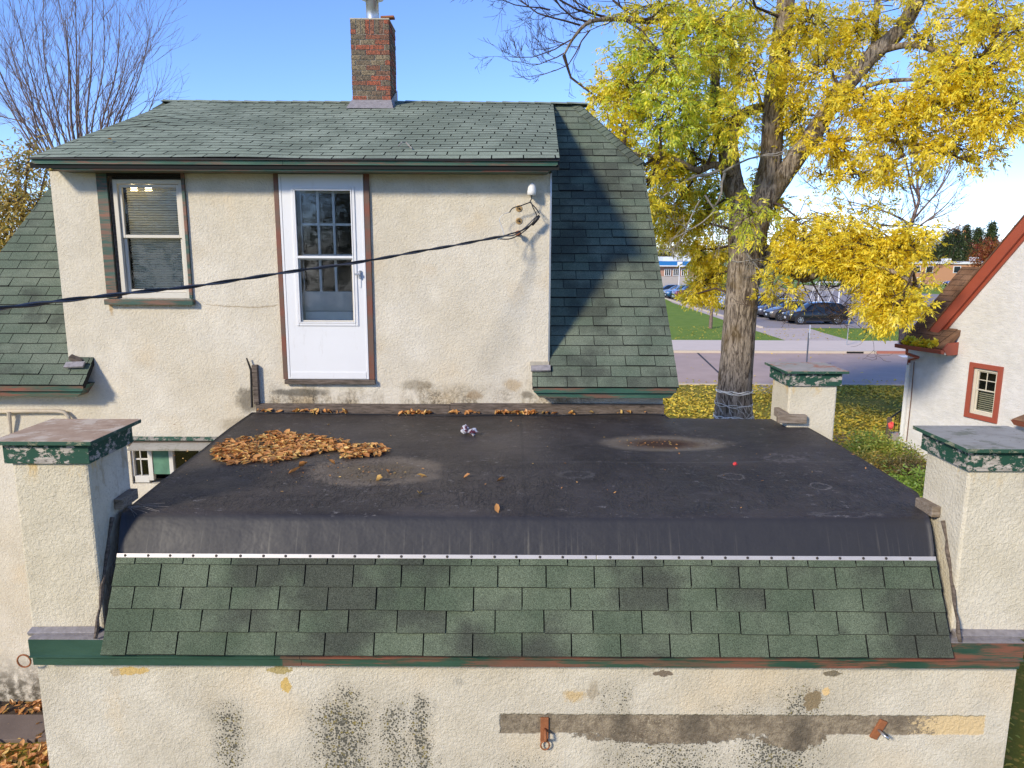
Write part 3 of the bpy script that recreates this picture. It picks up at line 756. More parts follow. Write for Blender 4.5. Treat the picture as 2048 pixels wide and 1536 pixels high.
# ridge caps
i = 0; xx = hipL0-.02
while xx < hip0[0]+.05:
    mbx = MB(); zc = RZD+.012+wave(xx, vd_l)*.6; yc = RY; e_ = .30
    mbx.add([(xx, yc-.13, zc-.035), (xx, yc, zc+.012), (xx, yc+.13, zc-.035), (xx+e_, yc-.13, zc-.047), (xx+e_, yc, zc), (xx+e_, yc+.13, zc-.047)], [(0,3,4,1), (1,4,5,2), (0,1,2), (3,5,4)])
    mbx.build('ridge_cap', M_sh_top, droof); xx += .235
dzb = P(600, 341, DY).z
fascia(house, dxl+.02, dxr-.015, DY+.01, dz_e-.012, dzb, M_fascia, joint=P(565, 330, DY).x, capl=.22, capr=.10, back=HY-DY-.02)
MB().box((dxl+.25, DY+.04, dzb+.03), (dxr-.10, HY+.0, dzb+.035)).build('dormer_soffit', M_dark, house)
MB().box((dxl+.02, DY-.012, dz_e-.016), (dxr, DY+.02, dz_e-.004)).build('drip_edge', M_iron, house)
# a twig and a dead leaf on the dormer roof are added with the litter

# chimney
CY = RY-.42
cx0 = P(705, 190, CY).x; cx1 = P(781, 190, CY).x; cz1 = P(742, 38, CY).z; cz0 = P(745, 212, CY).z-.25
cdp = .58; cy0 = CY; cy1 = CY+cdp
chim = MB().box((cx0+.008, cy0+.008, cz0), (cx1-.008, cy1-.008, cz1-.012)).build('chimney', M_mort, house)
CH = (cz1-P(745, 198, CY).z)/15.6; BW = (cx1-cx0)/2.62
bme = {}
def brick(a, b):
    c_ = [(a[i]+b[i])/2 for i in range(3)]; d = [round(abs(a[i]-b[i])/2, 3) for i in range(3)]; k = tuple(d)
    if k not in bme: bme[k] = MB().box((-d[0], -d[1], -d[2]), (d[0], d[1], d[2])).mesh('brick', M_brick)
    put('brick', bme[k], chim, Matrix.Translation(Vector(c_)+Vector((rng.uniform(-.003,.003), rng.uniform(-.003,.002), 0))))
jn = .010
z_ = cz1-3*CH
nb = 8
for (xa, xb, kind) in [(0, 1, 'h'), (1, 7, 's'), (7, 8, 'h')]:
    pass
w8 = (cx1-cx0)/8.4
for i in range(6):      # soldier course
    brick((cx0+w8*(1.2+i)+jn/2, cy0, z_+jn), (cx0+w8*(2.2+i)-jn/2, cy0+.1, cz1-.004))
for r in range(3):
    for (a, b) in ((cx0, cx0+w8*1.2-jn/2), (cx0+w8*7.2+jn/2, cx1)):
        brick((a, cy0, z_+r*CH+jn), (b, cy0+.1, z_+(r+1)*CH-(.004 if r == 2 else 0)))
r = 0
while z_ > cz0:
    z_ -= CH; xo = (0, .62, .28)[r % 3]*BW; xs = [cx0]; q = cx0+xo if xo > .05 else cx0+BW
    while q < cx1-.05: xs.append(q); q += BW
    xs.append(cx1)
    for a, b in zip(xs[:-1], xs[1:]): brick((a+(0 if a == cx0 else jn/2), cy0, z_+jn), (b-(0 if b == cx1 else jn/2), cy0+.1, z_+CH))
    r += 1
zt = cz1-.004; r = 0
while zt > cz0:
    ys = [cy0+.1+jn, cy0+.32-(r % 2)*.1, cy1]
    for a, b in zip(ys[:-1], ys[1:]): brick((cx1-.1, a+jn/2, zt-CH+jn), (cx1, b-jn/2, zt))
    brick((cx0, cy0+.11, zt-CH+jn), (cx0+.1, cy1, zt))
    zt -= CH; r += 1
MB().box((cx0-.005, cy0-.004, cz1-.006), (cx1+.005, cy1+.005, cz1+.012)).build('mortar_crown', M_mort, chim)
MB().obox((cx1-.02, cy0+.05, cz1+.03), (.09, 0, .004), (0, .06, 0), (0, 0, .012)).build('loose_brick', M_rust, chim)
fx = (cx0+cx1)/2-.02
MB().lathe((fx+.02, cy0+.25, cz1), (0, 0, 1), [(.095, 0), (.09, .02), (.09, .32), (.16, .33), (.165, .36), (.10, .42), (.04, .46)], 20).build('vent_pipe', M_galv, chim, smooth=True)
zfl = P(745, 200, CY).z
MB().add([(cx0-.06, cy0-.17, zfl-.14), (cx1+.06, cy0-.17, zfl-.14), (cx1+.01, cy0-.012, zfl+.0), (cx0-.01, cy0-.012, zfl+.0)], [(0,1,2,3)]).build('flashing', M_lead, chim)
MB().add([(cx1+.01, cy0-.012, zfl), (cx1+.012, cy1, zfl+.25), (cx1+.012, cy1, zfl+.05), (cx1+.07, cy0-.17, zfl-.14)], [(0,1,2,3)]).build('flashing', M_lead, chim)

# ---- dormer window
def hbox(name, px0, px1, py0, py1, y0, y1, mat, parent, ref=None, bevel=.003):
    """board on the facade given by the places it spans on the wall plane"""
    Yp = HY; r_ = rect(px0, px1, py0, py1, Yp)
    return MB().box((r_[0], HY+y0, r_[2]), (r_[1], HY+y1, r_[3])).build(name, mat, parent, bevel=bevel)
wt = rect(205, 378, 345, 600, HY); wo_ = (wt[0], wt[1]); wi = (win[0], win[1])
wobj = MB().box((wt[0], HY-.028, win[2]), (win[0], HY+.02, zwt-.01)).build('window', M_trim, house, bevel=.003)
MB().box((win[1], HY-.028, win[2]), (wt[1], HY+.02, zwt-.01)).build('trim_board', M_trim, wobj, bevel=.003)
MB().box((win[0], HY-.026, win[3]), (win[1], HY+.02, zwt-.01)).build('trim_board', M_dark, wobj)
sz = P(300, 598, HY).z; sb = P(300, 609, HY).z
MB().box((wt[0]-.01, HY-.075, sb), (wt[1]+.02, HY+.02, sz)).build('sill', M_trim, wobj, bevel=.004)
# vinyl unit: outer frame, two sashes
gap = .035
fx0, fx1, fz0, fz1 = win[0]+gap, win[1]-.005, win[2]+.004, win[3]-.035
def frame(name, x0, x1, z0, z1, t, y0, y1, mat, parent, tb=None, bevel=.003):
    tb = tb or t
    mb = MB(); mb.box((x0, HY+y0, z0), (x0+t, HY+y1, z1)); mb.box((x1-t, HY+y0, z0), (x1, HY+y1, z1))
    mb.box((x0+t, HY+y0+.001, z0), (x1-t, HY+y1, z0+tb)); mb.box((x0+t, HY+y0+.001, z1-t), (x1-t, HY+y1, z1)); return mb.build(name, mat, parent, bevel=bevel)
frame('frame', fx0, fx1, fz0, fz1, .045, .012, .09, M_vinyl, wobj, .06)
zm = P(295, 472, HY).z
frame('sash', fx0+.05, fx1-.05, zm-.02, fz1-.05, .032, .035, .07, M_vinyl, wobj)
frame('sash', fx0+.05, fx1-.05, fz0+.062, zm+.02, .032, .060, .092, M_vinyl, wobj)
def pane_(x0, x1, z0, z1, y_, par):
    return MB().add([(x0, y_, z0), (x1, y_, z0), (x1, y_, z1), (x0, y_, z1)], [(0,1,2,3)]).build('pane', M_glass if par == wobj else M_glass2, par)
pane_(fx0+.08, fx1-.08, zm, fz1-.08, HY+.056, wobj)
pane_(fx0+.08, fx1-.08, fz0+.09, zm, HY+.076, wobj)
MB().box((win[0]+.001, HY+.02, fz0), (fx0-.002, HY+.12, win[3])).build('caulk_gap', M_oldwood, wobj)
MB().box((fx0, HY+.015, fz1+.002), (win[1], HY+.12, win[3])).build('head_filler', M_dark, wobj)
# blind slats
zz = fz1-.09; i = 0
sl_me = MB().obox((0, 0, 0), ((fx1-fx0-.17)/2, 0, 0), (0, .009, .0105), (0, -.0006, .0006)).mesh('slat', M_slat)
while zz > fz0+.11:
    put('slat', sl_me, wobj, Matrix.Translation(((fx0+fx1)/2, HY+.135, zz)) @ Matrix.Rotation(rng.uniform(-.002, .002), 4, 'Y')); zz -= .0265
MB().box((fx0, HY+.40, fz0-.1), (fx1, HY+.41, fz1+.1)).build('dark_room', M_dark, wobj)
for dxp in (268, 297):
    q = P(dxp, 379, HY+.30)
    MB().lathe((q.x, q.y, q.z), (0, 0, 1), [(.01, -.03), (.032, -.018), (.038, 0), (.032, .02), (.015, .04)], 12).build('lamp_bulb', M_bulb, wobj, smooth=True)

# ---- storm door, with the old glazed door behind it
d0, d1, dz0, dz1 = door
dt = rect(556, 742, 344, 760, HY)
dobj = MB().box((dt[0]+.01, HY-.03, dz0), (d0-.004, HY+.03, zwt-.01)).build('door', worn('door_trim', green=(.06,.03,.025), red=(.19,.065,.04), thr=(.2,.5)), house, bevel=.003)
M_dtrim = dobj.data.materials[0]
MB().box((d1+.004, HY-.03, dz0), (dt[1]+.012, HY+.03, zwt-.01)).build('trim_board', M_dtrim, dobj, bevel=.003)
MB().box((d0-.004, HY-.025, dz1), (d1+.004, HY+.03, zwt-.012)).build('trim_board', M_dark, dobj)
MB().box((dt[0]+.03, HY-.06, dz0-.05), (dt[1]+.02, HY+.03, dz0-.002)).build('threshold', M_oldwood, dobj, bevel=.004)
# thin aluminium outer frame
frame('storm_frame', d0, d1, dz0+.004, dz1, .025, -.034, .015, M_whitepaint, dobj)
# opening of the glass
g = rect(596, 708, 380, 645, HY)
sx0, sx1, s0, s1 = d0+.028, d1-.022, dz0+.01, dz1-.02
sh = (s1 - g[3]); gx0 = g[0]; gx1 = g[1]; gz0 = g[2]; gz1 = g[3]
mb = MB(); yy0, yy1 = HY-.030, HY+.004
mb.box((sx0, yy0, s0), (gx0, yy1, s1)); mb.box((gx1, yy0, s0), (sx1, yy1, s1)); mb.box((gx0, yy0, gz1), (gx1, yy1, s1)); mb.box((gx0, yy0, s0), (gx1, yy1, gz0))
mb.build('storm_door', M_whitepaint, dobj)
frame('glass_moulding', gx0-.035, gx1+.035, gz0-.035, gz1+.035, .03, -.042, -.028, M_whitepaint, dobj, bevel=.006)
frame('glass_moulding', gx0-.004, gx1+.004, gz0-.004, gz1+.004, .014, -.047, -.02, M_whitepaint, dobj, bevel=.003)
zmid = P(655, 514, HY).z
MB().box((gx0, HY-.046, zmid-.015), (gx1, HY-.015, zmid+.012)).build('glass_rail', M_whitepaint, dobj, bevel=.004)
pane_(gx0+.01, gx1-.01, zmid+.01, gz1-.01, HY-.021, dobj)
pane_(gx0+.03, gx1-.02, gz0+.02, zmid-.01, HY-.011, dobj)
frame('lower_sash', gx0+.012, gx1-.010, gz0+.01, zmid-.014, .016, -.020, -.006, M_vinyl, dobj)
MB().box((sx0+.005, HY-.037, s0+.002), (sx1-.005, HY-.031, s0+.075)).build('kick_strip', M_whitepaint, dobj, bevel=.003)
q = P(720, 549, HY-.035)
MB().obox((q.x, HY-.045, q.z), (.011, 0, 0), (0, .014, 0), (0, 0, .045)).obox((q.x-.02, HY-.075, q.z+.005), (.03, 0, 0), (0, .008, 0), (0, 0, .012)).build('handle', M_galv, dobj, bevel=.003)
MB().obox((q.x-.004, HY-.034, q.z-.10), (.012, 0, 0), (0, .004, 0), (0, 0, .04)).build('latch_plate', M_whitepaint, dobj)
# inner door
mb = MB(); iy = HY+.075
ib = P(650, 583, HY+.075).z
xs_ = [gx0+.02, P(637, 450, iy).x, P(668, 450, iy).x, gx1+.05]
frame('old_door', gx0-.12, gx1+.12, s0+.1, gz1+.12, .15, .075, .11, M_vinyl, dobj)
for px in (638, 669):
    X_ = P(px, 480, iy).x; MB().box((X_-.013, iy, ib), (X_+.013, iy+.03, gz1+.05)).build('glazing_bar', M_muntin, dobj, bevel=.003)
X_ = P(601, 480, iy).x; MB().box((X_-.03, iy, ib), (X_+.022, iy+.03, gz1+.05)).build('glazing_bar', M_muntin, dobj, bevel=.003)
for py in (449, 511):
    Z_ = P(650, py, iy).z; MB().box((gx0-.05, iy+.002, Z_-.013), (gx1+.08, iy+.028, Z_+.013)).build('glazing_bar', M_muntin, dobj, bevel=.003)
MB().box((gx0-.05, iy+.001, P(650, 622, iy).z), (gx1+.1, iy+.03, ib)).build('door_rail', simple('cracked_cream_paint', (.76,.72,.64), .8, 0, .3, .15, 9, .4, 40), dobj, bevel=.004)
MB().box((gx0-.05, iy+.012, gz0-.05), (gx1+.1, iy+.028, P(650, 623, iy).z)).build('lower_panel', M_muntin, dobj)
pane_(gx0-.1, gx1+.1, ib, gz1+.1, iy+.026, dobj)
MB().box((gx0-.2, iy+.30, s0), (gx1+.2, iy+.31, gz1+.2)).build('dark_room', M_dark, dobj)

# ---- lower window with its rotten head board
lobj = MB().box((low[0]-.06, HY-.05, low[3]), (low[1]+.1, HY+.02, low[3]+.05)).build('lower_window', M_oldwood, house)
a = P(262, 878, HY-.02); b = P(440, 878, HY-.02)
MB().obox(((a.x+b.x)/2, HY-.02, a.z), ((b.x-a.x)/2, 0, 0), (0, .05, -.02), (0, .008, .022)).build('head_board', M_flaky2, lobj, bevel=.004)
MB().obox(((a.x+b.x)/2, HY-.09, a.z-.055), ((b.x-a.x)/2-.03, 0, .003), (0, .09, .03), (0, -.002, .008)).build('drip_board', M_cap2, lobj)
M_wf = simple('window_white', (.62,.60,.55), .6, 0, .4, .12, 10)
def lw(name, px0, px1, py0, py1, y0, y1, mat): return hbox(name, px0, px1, py0, py1, y0, y1, mat, lobj)
lw('frame', 262, 266, 888, 965, .02, .08, M_wf); lw('frame', 294, 303, 888, 962, .02, .08, M_wf); lw('frame', 262, 297, 953, 966, .02, .085, M_wf)
lw('teal_panel', 303, 336, 888, 950, .03, .07, M_teal); lw('frame', 336, 344, 888, 950, .02, .08, M_wf); lw('frame', 396, 404, 888, 930, .02, .08, M_wf)
for p_ in ((266, 294),):
    lw('muntin', 276, 278, 890, 953, .045, .06, M_wf); lw('muntin', 266, 294, 919, 922, .045, .06, M_wf)
lw('pane', 266, 294, 890, 953, .06, .063, M_glass); lw('pane', 344, 396, 890, 950, .06, .063, M_glass)
lw('dark_room', 255, 480, 880, 975, .3, .31, M_dark)

# ---- small fixtures on the wall
wh = P(1063, 380, HY-.11)
s_ = MB().lathe((wh.x, wh.y, wh.z-.055), (.06, 0, 1), [(.030, 0), (.045, .004), (.046, .04), (.043, .075), (.034, .105), (.018, .125), (.004, .131)], 20)
s_.obox((wh.x, HY-.05, wh.z-.045), (.016, 0, 0), (0, .055, 0), (0, 0, .016)).build('weatherhead', simple('white_porcelain', (.78,.76,.72), .35), house, smooth=True)
for (px, py, r_) in ((1038, 417, .036), (1038, 442, .036)):
    q = P(px, py, HY)
    MB().lathe((q.x, HY-.001, q.z), (0, -1, 0), [(r_, 0), (r_*.95, .008), (r_*.6, .012), (r_*.45, .004)], 14).build('anchor_plate', simple('rusty_mortar', (.40,.27,.13), .95, 0, .2, .5, 60, .6, 80) if 'rusty_mortar' not in bpy.data.materials else bpy.data.materials['rusty_mortar'], house)
    MB().lathe((q.x+.002, HY-.004, q.z-.002), (0, -1, 0), [(.011, 0), (.010, .02)], 8).build('screw_hole', M_dark, house)
qi = P(1036, 467, HY)
MB().lathe((qi.x, HY, qi.z), (0, -1, 0), [(.030, 0), (.03, .01), (.016, .012), (.016, .07), (.028, .075), (.030, .10), (.018, .105)], 14).build('cable_anchor', M_rust, house, smooth=True)
for pts in ([(0,823,.05),(60,822,.05),(115,822,.05),(128,824,.05),(136,832,.05),(141,846,.05)], ):
    mb = MB(); mb.tube([P(a, b, HY-c_) for a, b, c_ in pts], .022, 10); mb.tube([P(-60, 824, HY-.05), P(2, 823, HY-.05)], .022, 10)
    mb.build('conduit', simple('painted_conduit', (.50,.43,.33), .7, 0, .3, .35, 18), house, smooth=True)
MB().tube([P(18, 823, HY-.06), P(19, 835, HY-.06), P(22, 868, HY-.03)], [.028, .02, .016], 8).build('conduit_clamp', bpy.data.materials['painted_conduit'], house)
# boards where the flat roof meets the wall
for (x0, x1, zo) in ((512, 900, 0), (900, 1328, .012)):
    a = P(x0, 822, HY-.03); b = P(x1, 822, HY-.03); zt_ = P(700, 808 , HY-.03).z
    MB().box((a.x+.004, HY-.045, a.z-.03), (b.x, HY-.002, zt_+zo)).build('skirting_board', M_oldwood, house, bevel=.004)
a = P(504, 730, HY-.04); b = P(519, 808, HY-.04)
MB().box((a.x, HY-.06, b.z), (b.x, HY-.003, a.z)).build('upright_board', M_oldwood, house, bevel=.004)
a = P(493, 716, HY-.05); c_ = P(502, 740, HY-.05); d = P(504, 815, HY-.05)
MB().tube([a, c_, d], [.008, .014, .012], 5).build('torn_flashing', M_iron, house)

# ================================================================== GARAGE
gar = thing('garage', (0, 6, 0), 'flat black roofed stucco garage annex with green shingled edge and capped pillars', 'garage')
gxl = (P(79, 1345, GY).x+P(96, 1530, GY).x)/2; gxr = (P(2032, 1345, GY).x+P(2007, 1530, GY).x)/2
FY = 4.50; fzt = P(1000, 1292, FY).z; fzb = P(1000, 1338, FY).z
roofL = P(243, 1032, 4.86).x; roofR = 3.10
mb = MB(); GB = 7.95
wallgrid(mb, gxl, gxr, -.02, fzb+.1, GY, [])
mb.add([(gxl, GY, 0), (gxl, GY, fzb+.1), (gxl, HY-.01, fzb+.1), (gxl, HY-.01, 0)], [(0,1,2,3)])
mb.add([(gxr, GY, 0), (gxr, GB, 0), (gxr, GB, fzb+.1), (gxr, GY, fzb+.1)], [(0,1,2,3)])
mb.add([(gxr, GB, 0), (body_r, GB, 0), (body_r, GB, fzb+.1), (gxr, GB, fzb+.1)], [(0,1,2,3)])
mb.add([(gxl, GY, fzb+.1), (gxr, GY, fzb+.1), (gxr, GB, fzb+.1), (gxl, GB, fzb+.1)], [(0,1,2,3)])
mb.build('wall', M_gstucco, gar)
# parapet body under the membrane
MB().box((roofL+.03, 5.0, fzb), (roofR-.03, GB-.05, RZ-.12)).build('roof_body', M_dark, gar)
fascia(gar, P(58, 1300, FY).x, P(2046, 1320, FY).x, FY, fzt+.03, fzb, M_fascia_g, back=GY-FY-.003, joint=P(600, 1320, FY).x, mid=.63)
MB().box((P(58,1300,FY).x, FY+.004, fzt+.031), (P(2046,1320,FY).x, GY+.3, fzt+.036)).build('eave_board', M_lead, gar)
# mansard strip
ms0 = P(1000, 1312, FY-.045); ms1 = P(1000, 1112, 4.72)
Vs_ = Vector((0, ms1.y-ms0.y, ms1.z-ms0.z)); Ls = Vs_.length; Vs = Vs_.normalized()
Ns = Um.cross(Vs).normalized()
XsL = P(210, 1300, FY).x; XsR = P(1897, 1310, FY).x; XtL = P(236, 1112, 4.72).x; XtR = P(1870, 1112, 4.72).x
O_s = Vector((0, ms0.y, ms0.z))
spoly = ccw([(XsL, 0), (XsR, 0), (XtR, Ls), (XtL, Ls)])
mb = MB(); top = [O_s+Um*u+Vs*v+Ns*(-.004) for u, v in spoly]; bot = [p-Ns*.05 for p in top]
mb.add(top+bot, [(0,1,2,3), (7,6,5,4)] + [(i, 4+i, 4+(i+1) % 4, (i+1) % 4) for i in range(4)])
mans = mb.build('mansard_strip', M_felt, gar)
tws = (P(1332, 1300, FY).x-P(1038, 1300, FY).x)/3; exs = Ls/4.42
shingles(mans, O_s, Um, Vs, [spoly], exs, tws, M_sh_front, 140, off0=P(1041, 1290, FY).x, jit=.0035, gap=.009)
# membrane: gridded so that it sags and folds
nx, ny = 120, 70
ynear = 4.86; znear = P(1000, 1031, ynear).z; zfar = P(900, 827, HY-.05).z; zbk = P(1450, 838, GB).z
vs = []; fs = []
def mem(i, j):
    s = i/nx; t = j/ny
    if t < .14:                                    # fold down to the bar
        k = t/.14; xl = XtL+(roofL-XtL)*k; xr = XtR+(P(1858,1040,ynear).x-XtR)*k
        y_ = ms1.y + (ynear-ms1.y)*k; z_ = ms1.z + (znear-ms1.z)*sin(k*pi/2*.85)/sin(pi/2*.85); z_ = ms1.z + (znear-ms1.z)*(k*.9 + .1*sin(k*pi/2))
        x_ = xl+(xr-xl)*s; z_ += .004*sin(x_*2.2+k*3)*sin(k*pi)
        return (x_, y_-.006*sin(k*pi), z_)
    k = (t-.14)/.86
    xl = roofL+(P(507,826,HY).x-roofL)*k - .06*sin(min(1, k*1.0)*pi)*.4; xr = P(1858,1040,ynear).x + (roofR-P(1858,1040,ynear).x)*min(1, k*6)
    x_ = xl+(xr-xl)*s
    yf = HY-.045 if x_ < body_r+.02 else GB
    y_ = ynear+(yf-ynear)*k
    z_ = znear + (zfar-znear)*k
    if x_ > body_r: z_ = z_*(1-k**4)+k**4*(znear*0+zbk)
    for (px, py, rx, ry, dp) in ((1328, 888, .55, .28, .022), (745, 945, .55, .35, .015), (560, 900, .8, .4, .02)):
        q = rp(px, py); e = ((x_-q.x)/rx)**2+((y_-q.y)/ry)**2; z_ -= dp*math.exp(-e)
    z_ += .006*sin(x_*1.1+y_*.7)+.003*sin(x_*3.1-y_*2)
    z_ -= .008*math.exp(-k*110)                     # rounded edge
    return (x_, y_, z_)
for j in range(ny+1):
    for i in range(nx+1): vs.append(mem(i, j))
for j in range(ny):
    for i in range(nx):
        a = j*(nx+1)+i; fs.append((a, a+1, a+nx+2, a+nx+1))
# skirt down the sides and back
def skirt(idx, dxy):
    global vs, fs
    b = len(vs)
    for k in idx: v = vs[k]; vs.append((v[0]+dxy[0], v[1]+dxy[1], v[2]-.22))
    for q in range(len(idx)-1): fs.append((idx[q], b+q, b+q+1, idx[q+1]))
skirt([j*(nx+1) for j in range(ny+1)], (-.02, 0)); skirt([j*(nx+1)+nx for j in range(ny, -1, -1)], (.02, 0)); skirt([ny*(nx+1)+i for i in range(nx+1)], (0, .01))
mb = MB(); mb.add(vs, fs); memo = mb.build('roof_membrane', M_mem, gar, smooth=True)
from mathutils.bvhtree import BVHTree
_bvh = BVHTree.FromPolygons([Vector(v) for v in vs], fs)
def on_roof(x_, y_):
    h = _bvh.ray_cast(Vector((x_, y_, 6)), Vector((0, 0, -1)))
    return h[0].z if h[0] is not None else RZ
# termination bar with screws
z_b = ms1.z; 
mb = MB(); c0 = O_s+Vs*(Ls-.006)+Ns*.012
joint = P(1193, 1116, 4.7).x
for a, b in ((XtL+.0, joint-.002), (joint+.002, XtR)):
    MB().obox(c0+Um*((a+b)/2), ((b-a)/2, 0, 0), Vs*.014, Ns*.003).build('metal_bar', M_alu, gar, bevel=.002)
me_s = MB().lathe((0,0,0), (0,0,1), [(.0095, 0), (.0095, .003), (.005, .006)], 8).mesh('screw', M_bolt)
xx = XtL+.055
while xx < XtR-.03:
    Mx = Matrix(((Um.x, Vs.x, Ns.x, 0), (Um.y, Vs.y, Ns.y, 0), (Um.z, Vs.z, Ns.z, 0), (0,0,0,1)))
    put('screw', me_s, gar, Matrix.Translation(c0+Um*(xx+rng.uniform(-.006,.006))+Ns*.003) @ Mx); xx += (XtR-XtL-.08)/35
# pillars
def pillar(x0, x1, y0, y1, zb_, zcap, capm, trimm, label=None, lean=0, tilt=0.0):
    mb = MB(); n = 1
    mb.add([(x0, y0, zb_), (x1, y0, zb_), (x1, y1, zb_), (x0, y1, zb_), (x0, y0, zcap-.02), (x1, y0, zcap-.02), (x1, y1, zcap-.02), (x0, y1, zcap-.02)],
           [(0,3,2,1), (4,5,6,7), (0,1,5,4), (1,2,6,5), (2,3,7,6), (3,0,4,7)])
    p = mb.build('pillar', M_pstucco, gar, bevel=.018, label=label); OFF[p.name] = OFF[gar.name]
    t = .028; th = .125; zt = zcap-.022
    for (a, b) in (((x0-t, y0-t, zt-th), (x1+t, y0, zt)), ((x0-t, y1, zt-th), (x1+t, y1+t, zt)), ((x0-t, y0, zt-th), (x0, y1, zt)), ((x1, y0, zt-th), (x1+t, y1, zt))):
        MB().box(a, b).build('trim_board', trimm, p, bevel=.003)
    MB().box((x0-t+.01, y0-t+.01, zt+.0005), (x1+t-.01, y1+t-.01, zt+.008)).build('cap_gap', M_iron, p)
    ov = .075
    MB().box((x0-ov, y0-ov, zt+.009), (x1+ov, y1+ov, zt+.036)).build('cap', [capm, M_capedge], p, bevel=.003)
    me = bpy.data.objects[p.name]
    c = [o for o in gar.children_recursive if o.name.startswith('cap') and not o.name.startswith('cap_gap')][-1] if False else None
    return p
PX0 = P(1577, 800, 7.5).x
lx0 = (P(22, 925, GY).x+P(65, 1268, GY).x)/2; lx1 = (P(178, 925, GY).x+P(208, 1265, GY).x)/2
rx0 = (P(1936, 935, GY).x+P(1900, 1290, GY).x)/2; rx1 = rx0+.54
zcapL = P(88, 891, GY-.075).z+.012; zcapR = P(1990, 906, GY-.075).z+.012
zbp = fzt+.038
pl = pillar(lx0, lx1, GY+.0, GY+.5, zbp, zcapL, M_cap, M_flaky, 'stucco pillar with brown weathered cap')
pr = pillar(rx0, rx1, GY+.0, GY+.5, zbp, zcapR, M_cap2, M_flaky, 'stucco pillar with grey green cap')
zcapB = P(1590, 747, 7.43).z+.01
pb_ = pillar(PX0, PX0+.50, 7.5, 8.0, 2.0, zcapB, M_cap3, M_flaky, 'small far pillar with rusty stained cap')
for p_ in (pl, pr, pb_):      # green edges on the caps
    for ch in p_.children:
        if ch.name.split('.')[0] == 'cap':
            for f in ch.data.polygons:
                f.material_index = 0 if f.normal.z > .5 else 1
# lead at the feet of the pillars
MB().obox(((lx0+lx1)/2-.01, GY-.03, zbp+.008), ((lx1-lx0)/2-.02, 0, .003), (0, .03, .008), (0, -.006, .014)).build('lead_apron', M_lead, gar, bevel=.004)
MB().obox(((rx0+rx1)/2+.01, GY-.02, zbp+.012), ((rx1-rx0)/2+.0, 0, -.003), (0, .04, .008), (0, -.006, .014)).build('lead_apron', M_lead, gar, bevel=.004)
# torn flashing up the sides of the mansard
for (xa, xb) in ((lx1, XtL), (rx0, XtR)):
    sgn = 1 if xa < 0 else -1; pts = []
    for k in range(13):
        t = .11+.89*k/12; q = O_s + Vs*(t*(Ls+.25)) + Ns*.004; pts.append(Vector((xa+sgn*(.008+.005*sin(k*2.3)), q.y, q.z)))
    MB().tube(pts, [.012+.004*sin(k*1.7) for k in range(13)], 6).build('torn_flashing', M_oldwood, gar)
# wooden blocks against the pillars
def block(px0, px1, py, Y, dx, dy, hz, ln=None):
    a = P(px0, py, Y); b = P(px1, py, Y); c_ = (a+b)/2
    return c_
q = P(264, 1003, 4.95); MB().obox((lx1+.032, 4.98, q.z+.01), (.030, 0, 0), (0, .11, .004), (0, 0, .038)).build('wood_block', M_wood, gar, bevel=.006)
q = P(1842, 1016, 4.95); MB().obox((rx0-.032, 4.98, q.z-.005), (.030, 0, 0), (0, .11, -.004), (0, 0, .04)).build('wood_block', M_wood, gar, bevel=.006)
q = P(1583, 837, 7.47); MB().obox((q.x, 7.465, q.z), (.15, 0, -.004), (0, .03, 0), (0, 0, .045)).build('wood_block', M_wood, gar, bevel=.006)
q = P(1560, 836, 7.45); MB().obox((PX0-.03, 7.60, q.z+.01), (.028, 0, 0), (0, .14, 0), (0, 0, .045)).build('wood_block', M_wood, gar, bevel=.006)
# ring on the left end of the fascia
q = P(54, 1322, FY+.05)
mb = MB(); mb.tube([q+Vector((-.02+.045*cos(a), 0, .045*sin(a))) for a in [k*2*pi/16+.01 for k in range(17)]], .006, 6).build('iron_ring', M_rust, gar)
# rusty brackets
q = P(1089, 1460, GY-.012)
h1 = (P(1089, 1435, GY).z-P(1089, 1483, GY).z)/2
br = MB().obox((q.x, GY-.008, q.z), (.028, 0, 0), (0, .008, 0), (0, 0, h1)).build('bracket', M_rust, gar, bevel=.003)
MB().tube([(q.x+.004, GY-.01, q.z+.01), (q.x+.006, GY-.075, q.z+.012), (q.x+.004, GY-.085, q.z-.03), (q.x+.004, GY-.04, q.z-.06)], .010, 8).build('hook', M_rust, br, smooth=True)
MB().tube([Vector((q.x+.004+.030*cos(a), GY-.03, q.z-.105+.034*sin(a))) for a in [k*2*pi/18 for k in range(19)]], .006, 6).build('ring', M_rust, br, smooth=True)
q = P(1757, 1459, GY-.012)
br2 = MB().obox((q.x, GY-.010, q.z), (.024, 0, -.010), (0, .010, 0), (.033, 0, .068)).build('bracket', M_rust, gar, bevel=.003, label='tilted rusty bracket at right end of bare strip')
MB().tube([(q.x-.005, GY-.01, q.z+.002), (q.x+.004, GY-.08, q.z+.004), (q.x+.03, GY-.10, q.z-.012)], .009, 8).build('bolt', M_galv, br2, smooth=True)
MB().tube([(q.x, GY-.06, q.z+.002), (q.x+.06, GY-.03, q.z-.035)], .005, 6).build('bolt', M_bolt, br2)
# cord lying along the back of the roof
pts = []
for k in range(40):
    t = k/39; px = 515+t*(1330-515); q = P(px, 829+1.2*sin(t*14)+1.5*sin(t*5), HY-.2); z_ = on_roof(q.x, HY-.13+.03*sin(t*9))
    pts.append((q.x, HY-.13+.03*sin(t*9)+.02*sin(t*23), z_+.007))
tag(MB().tube(pts, .006, 6).build('cord', M_black, smooth=True), 'thin black cord lying along the back edge of the flat roof below the door', 'cord')
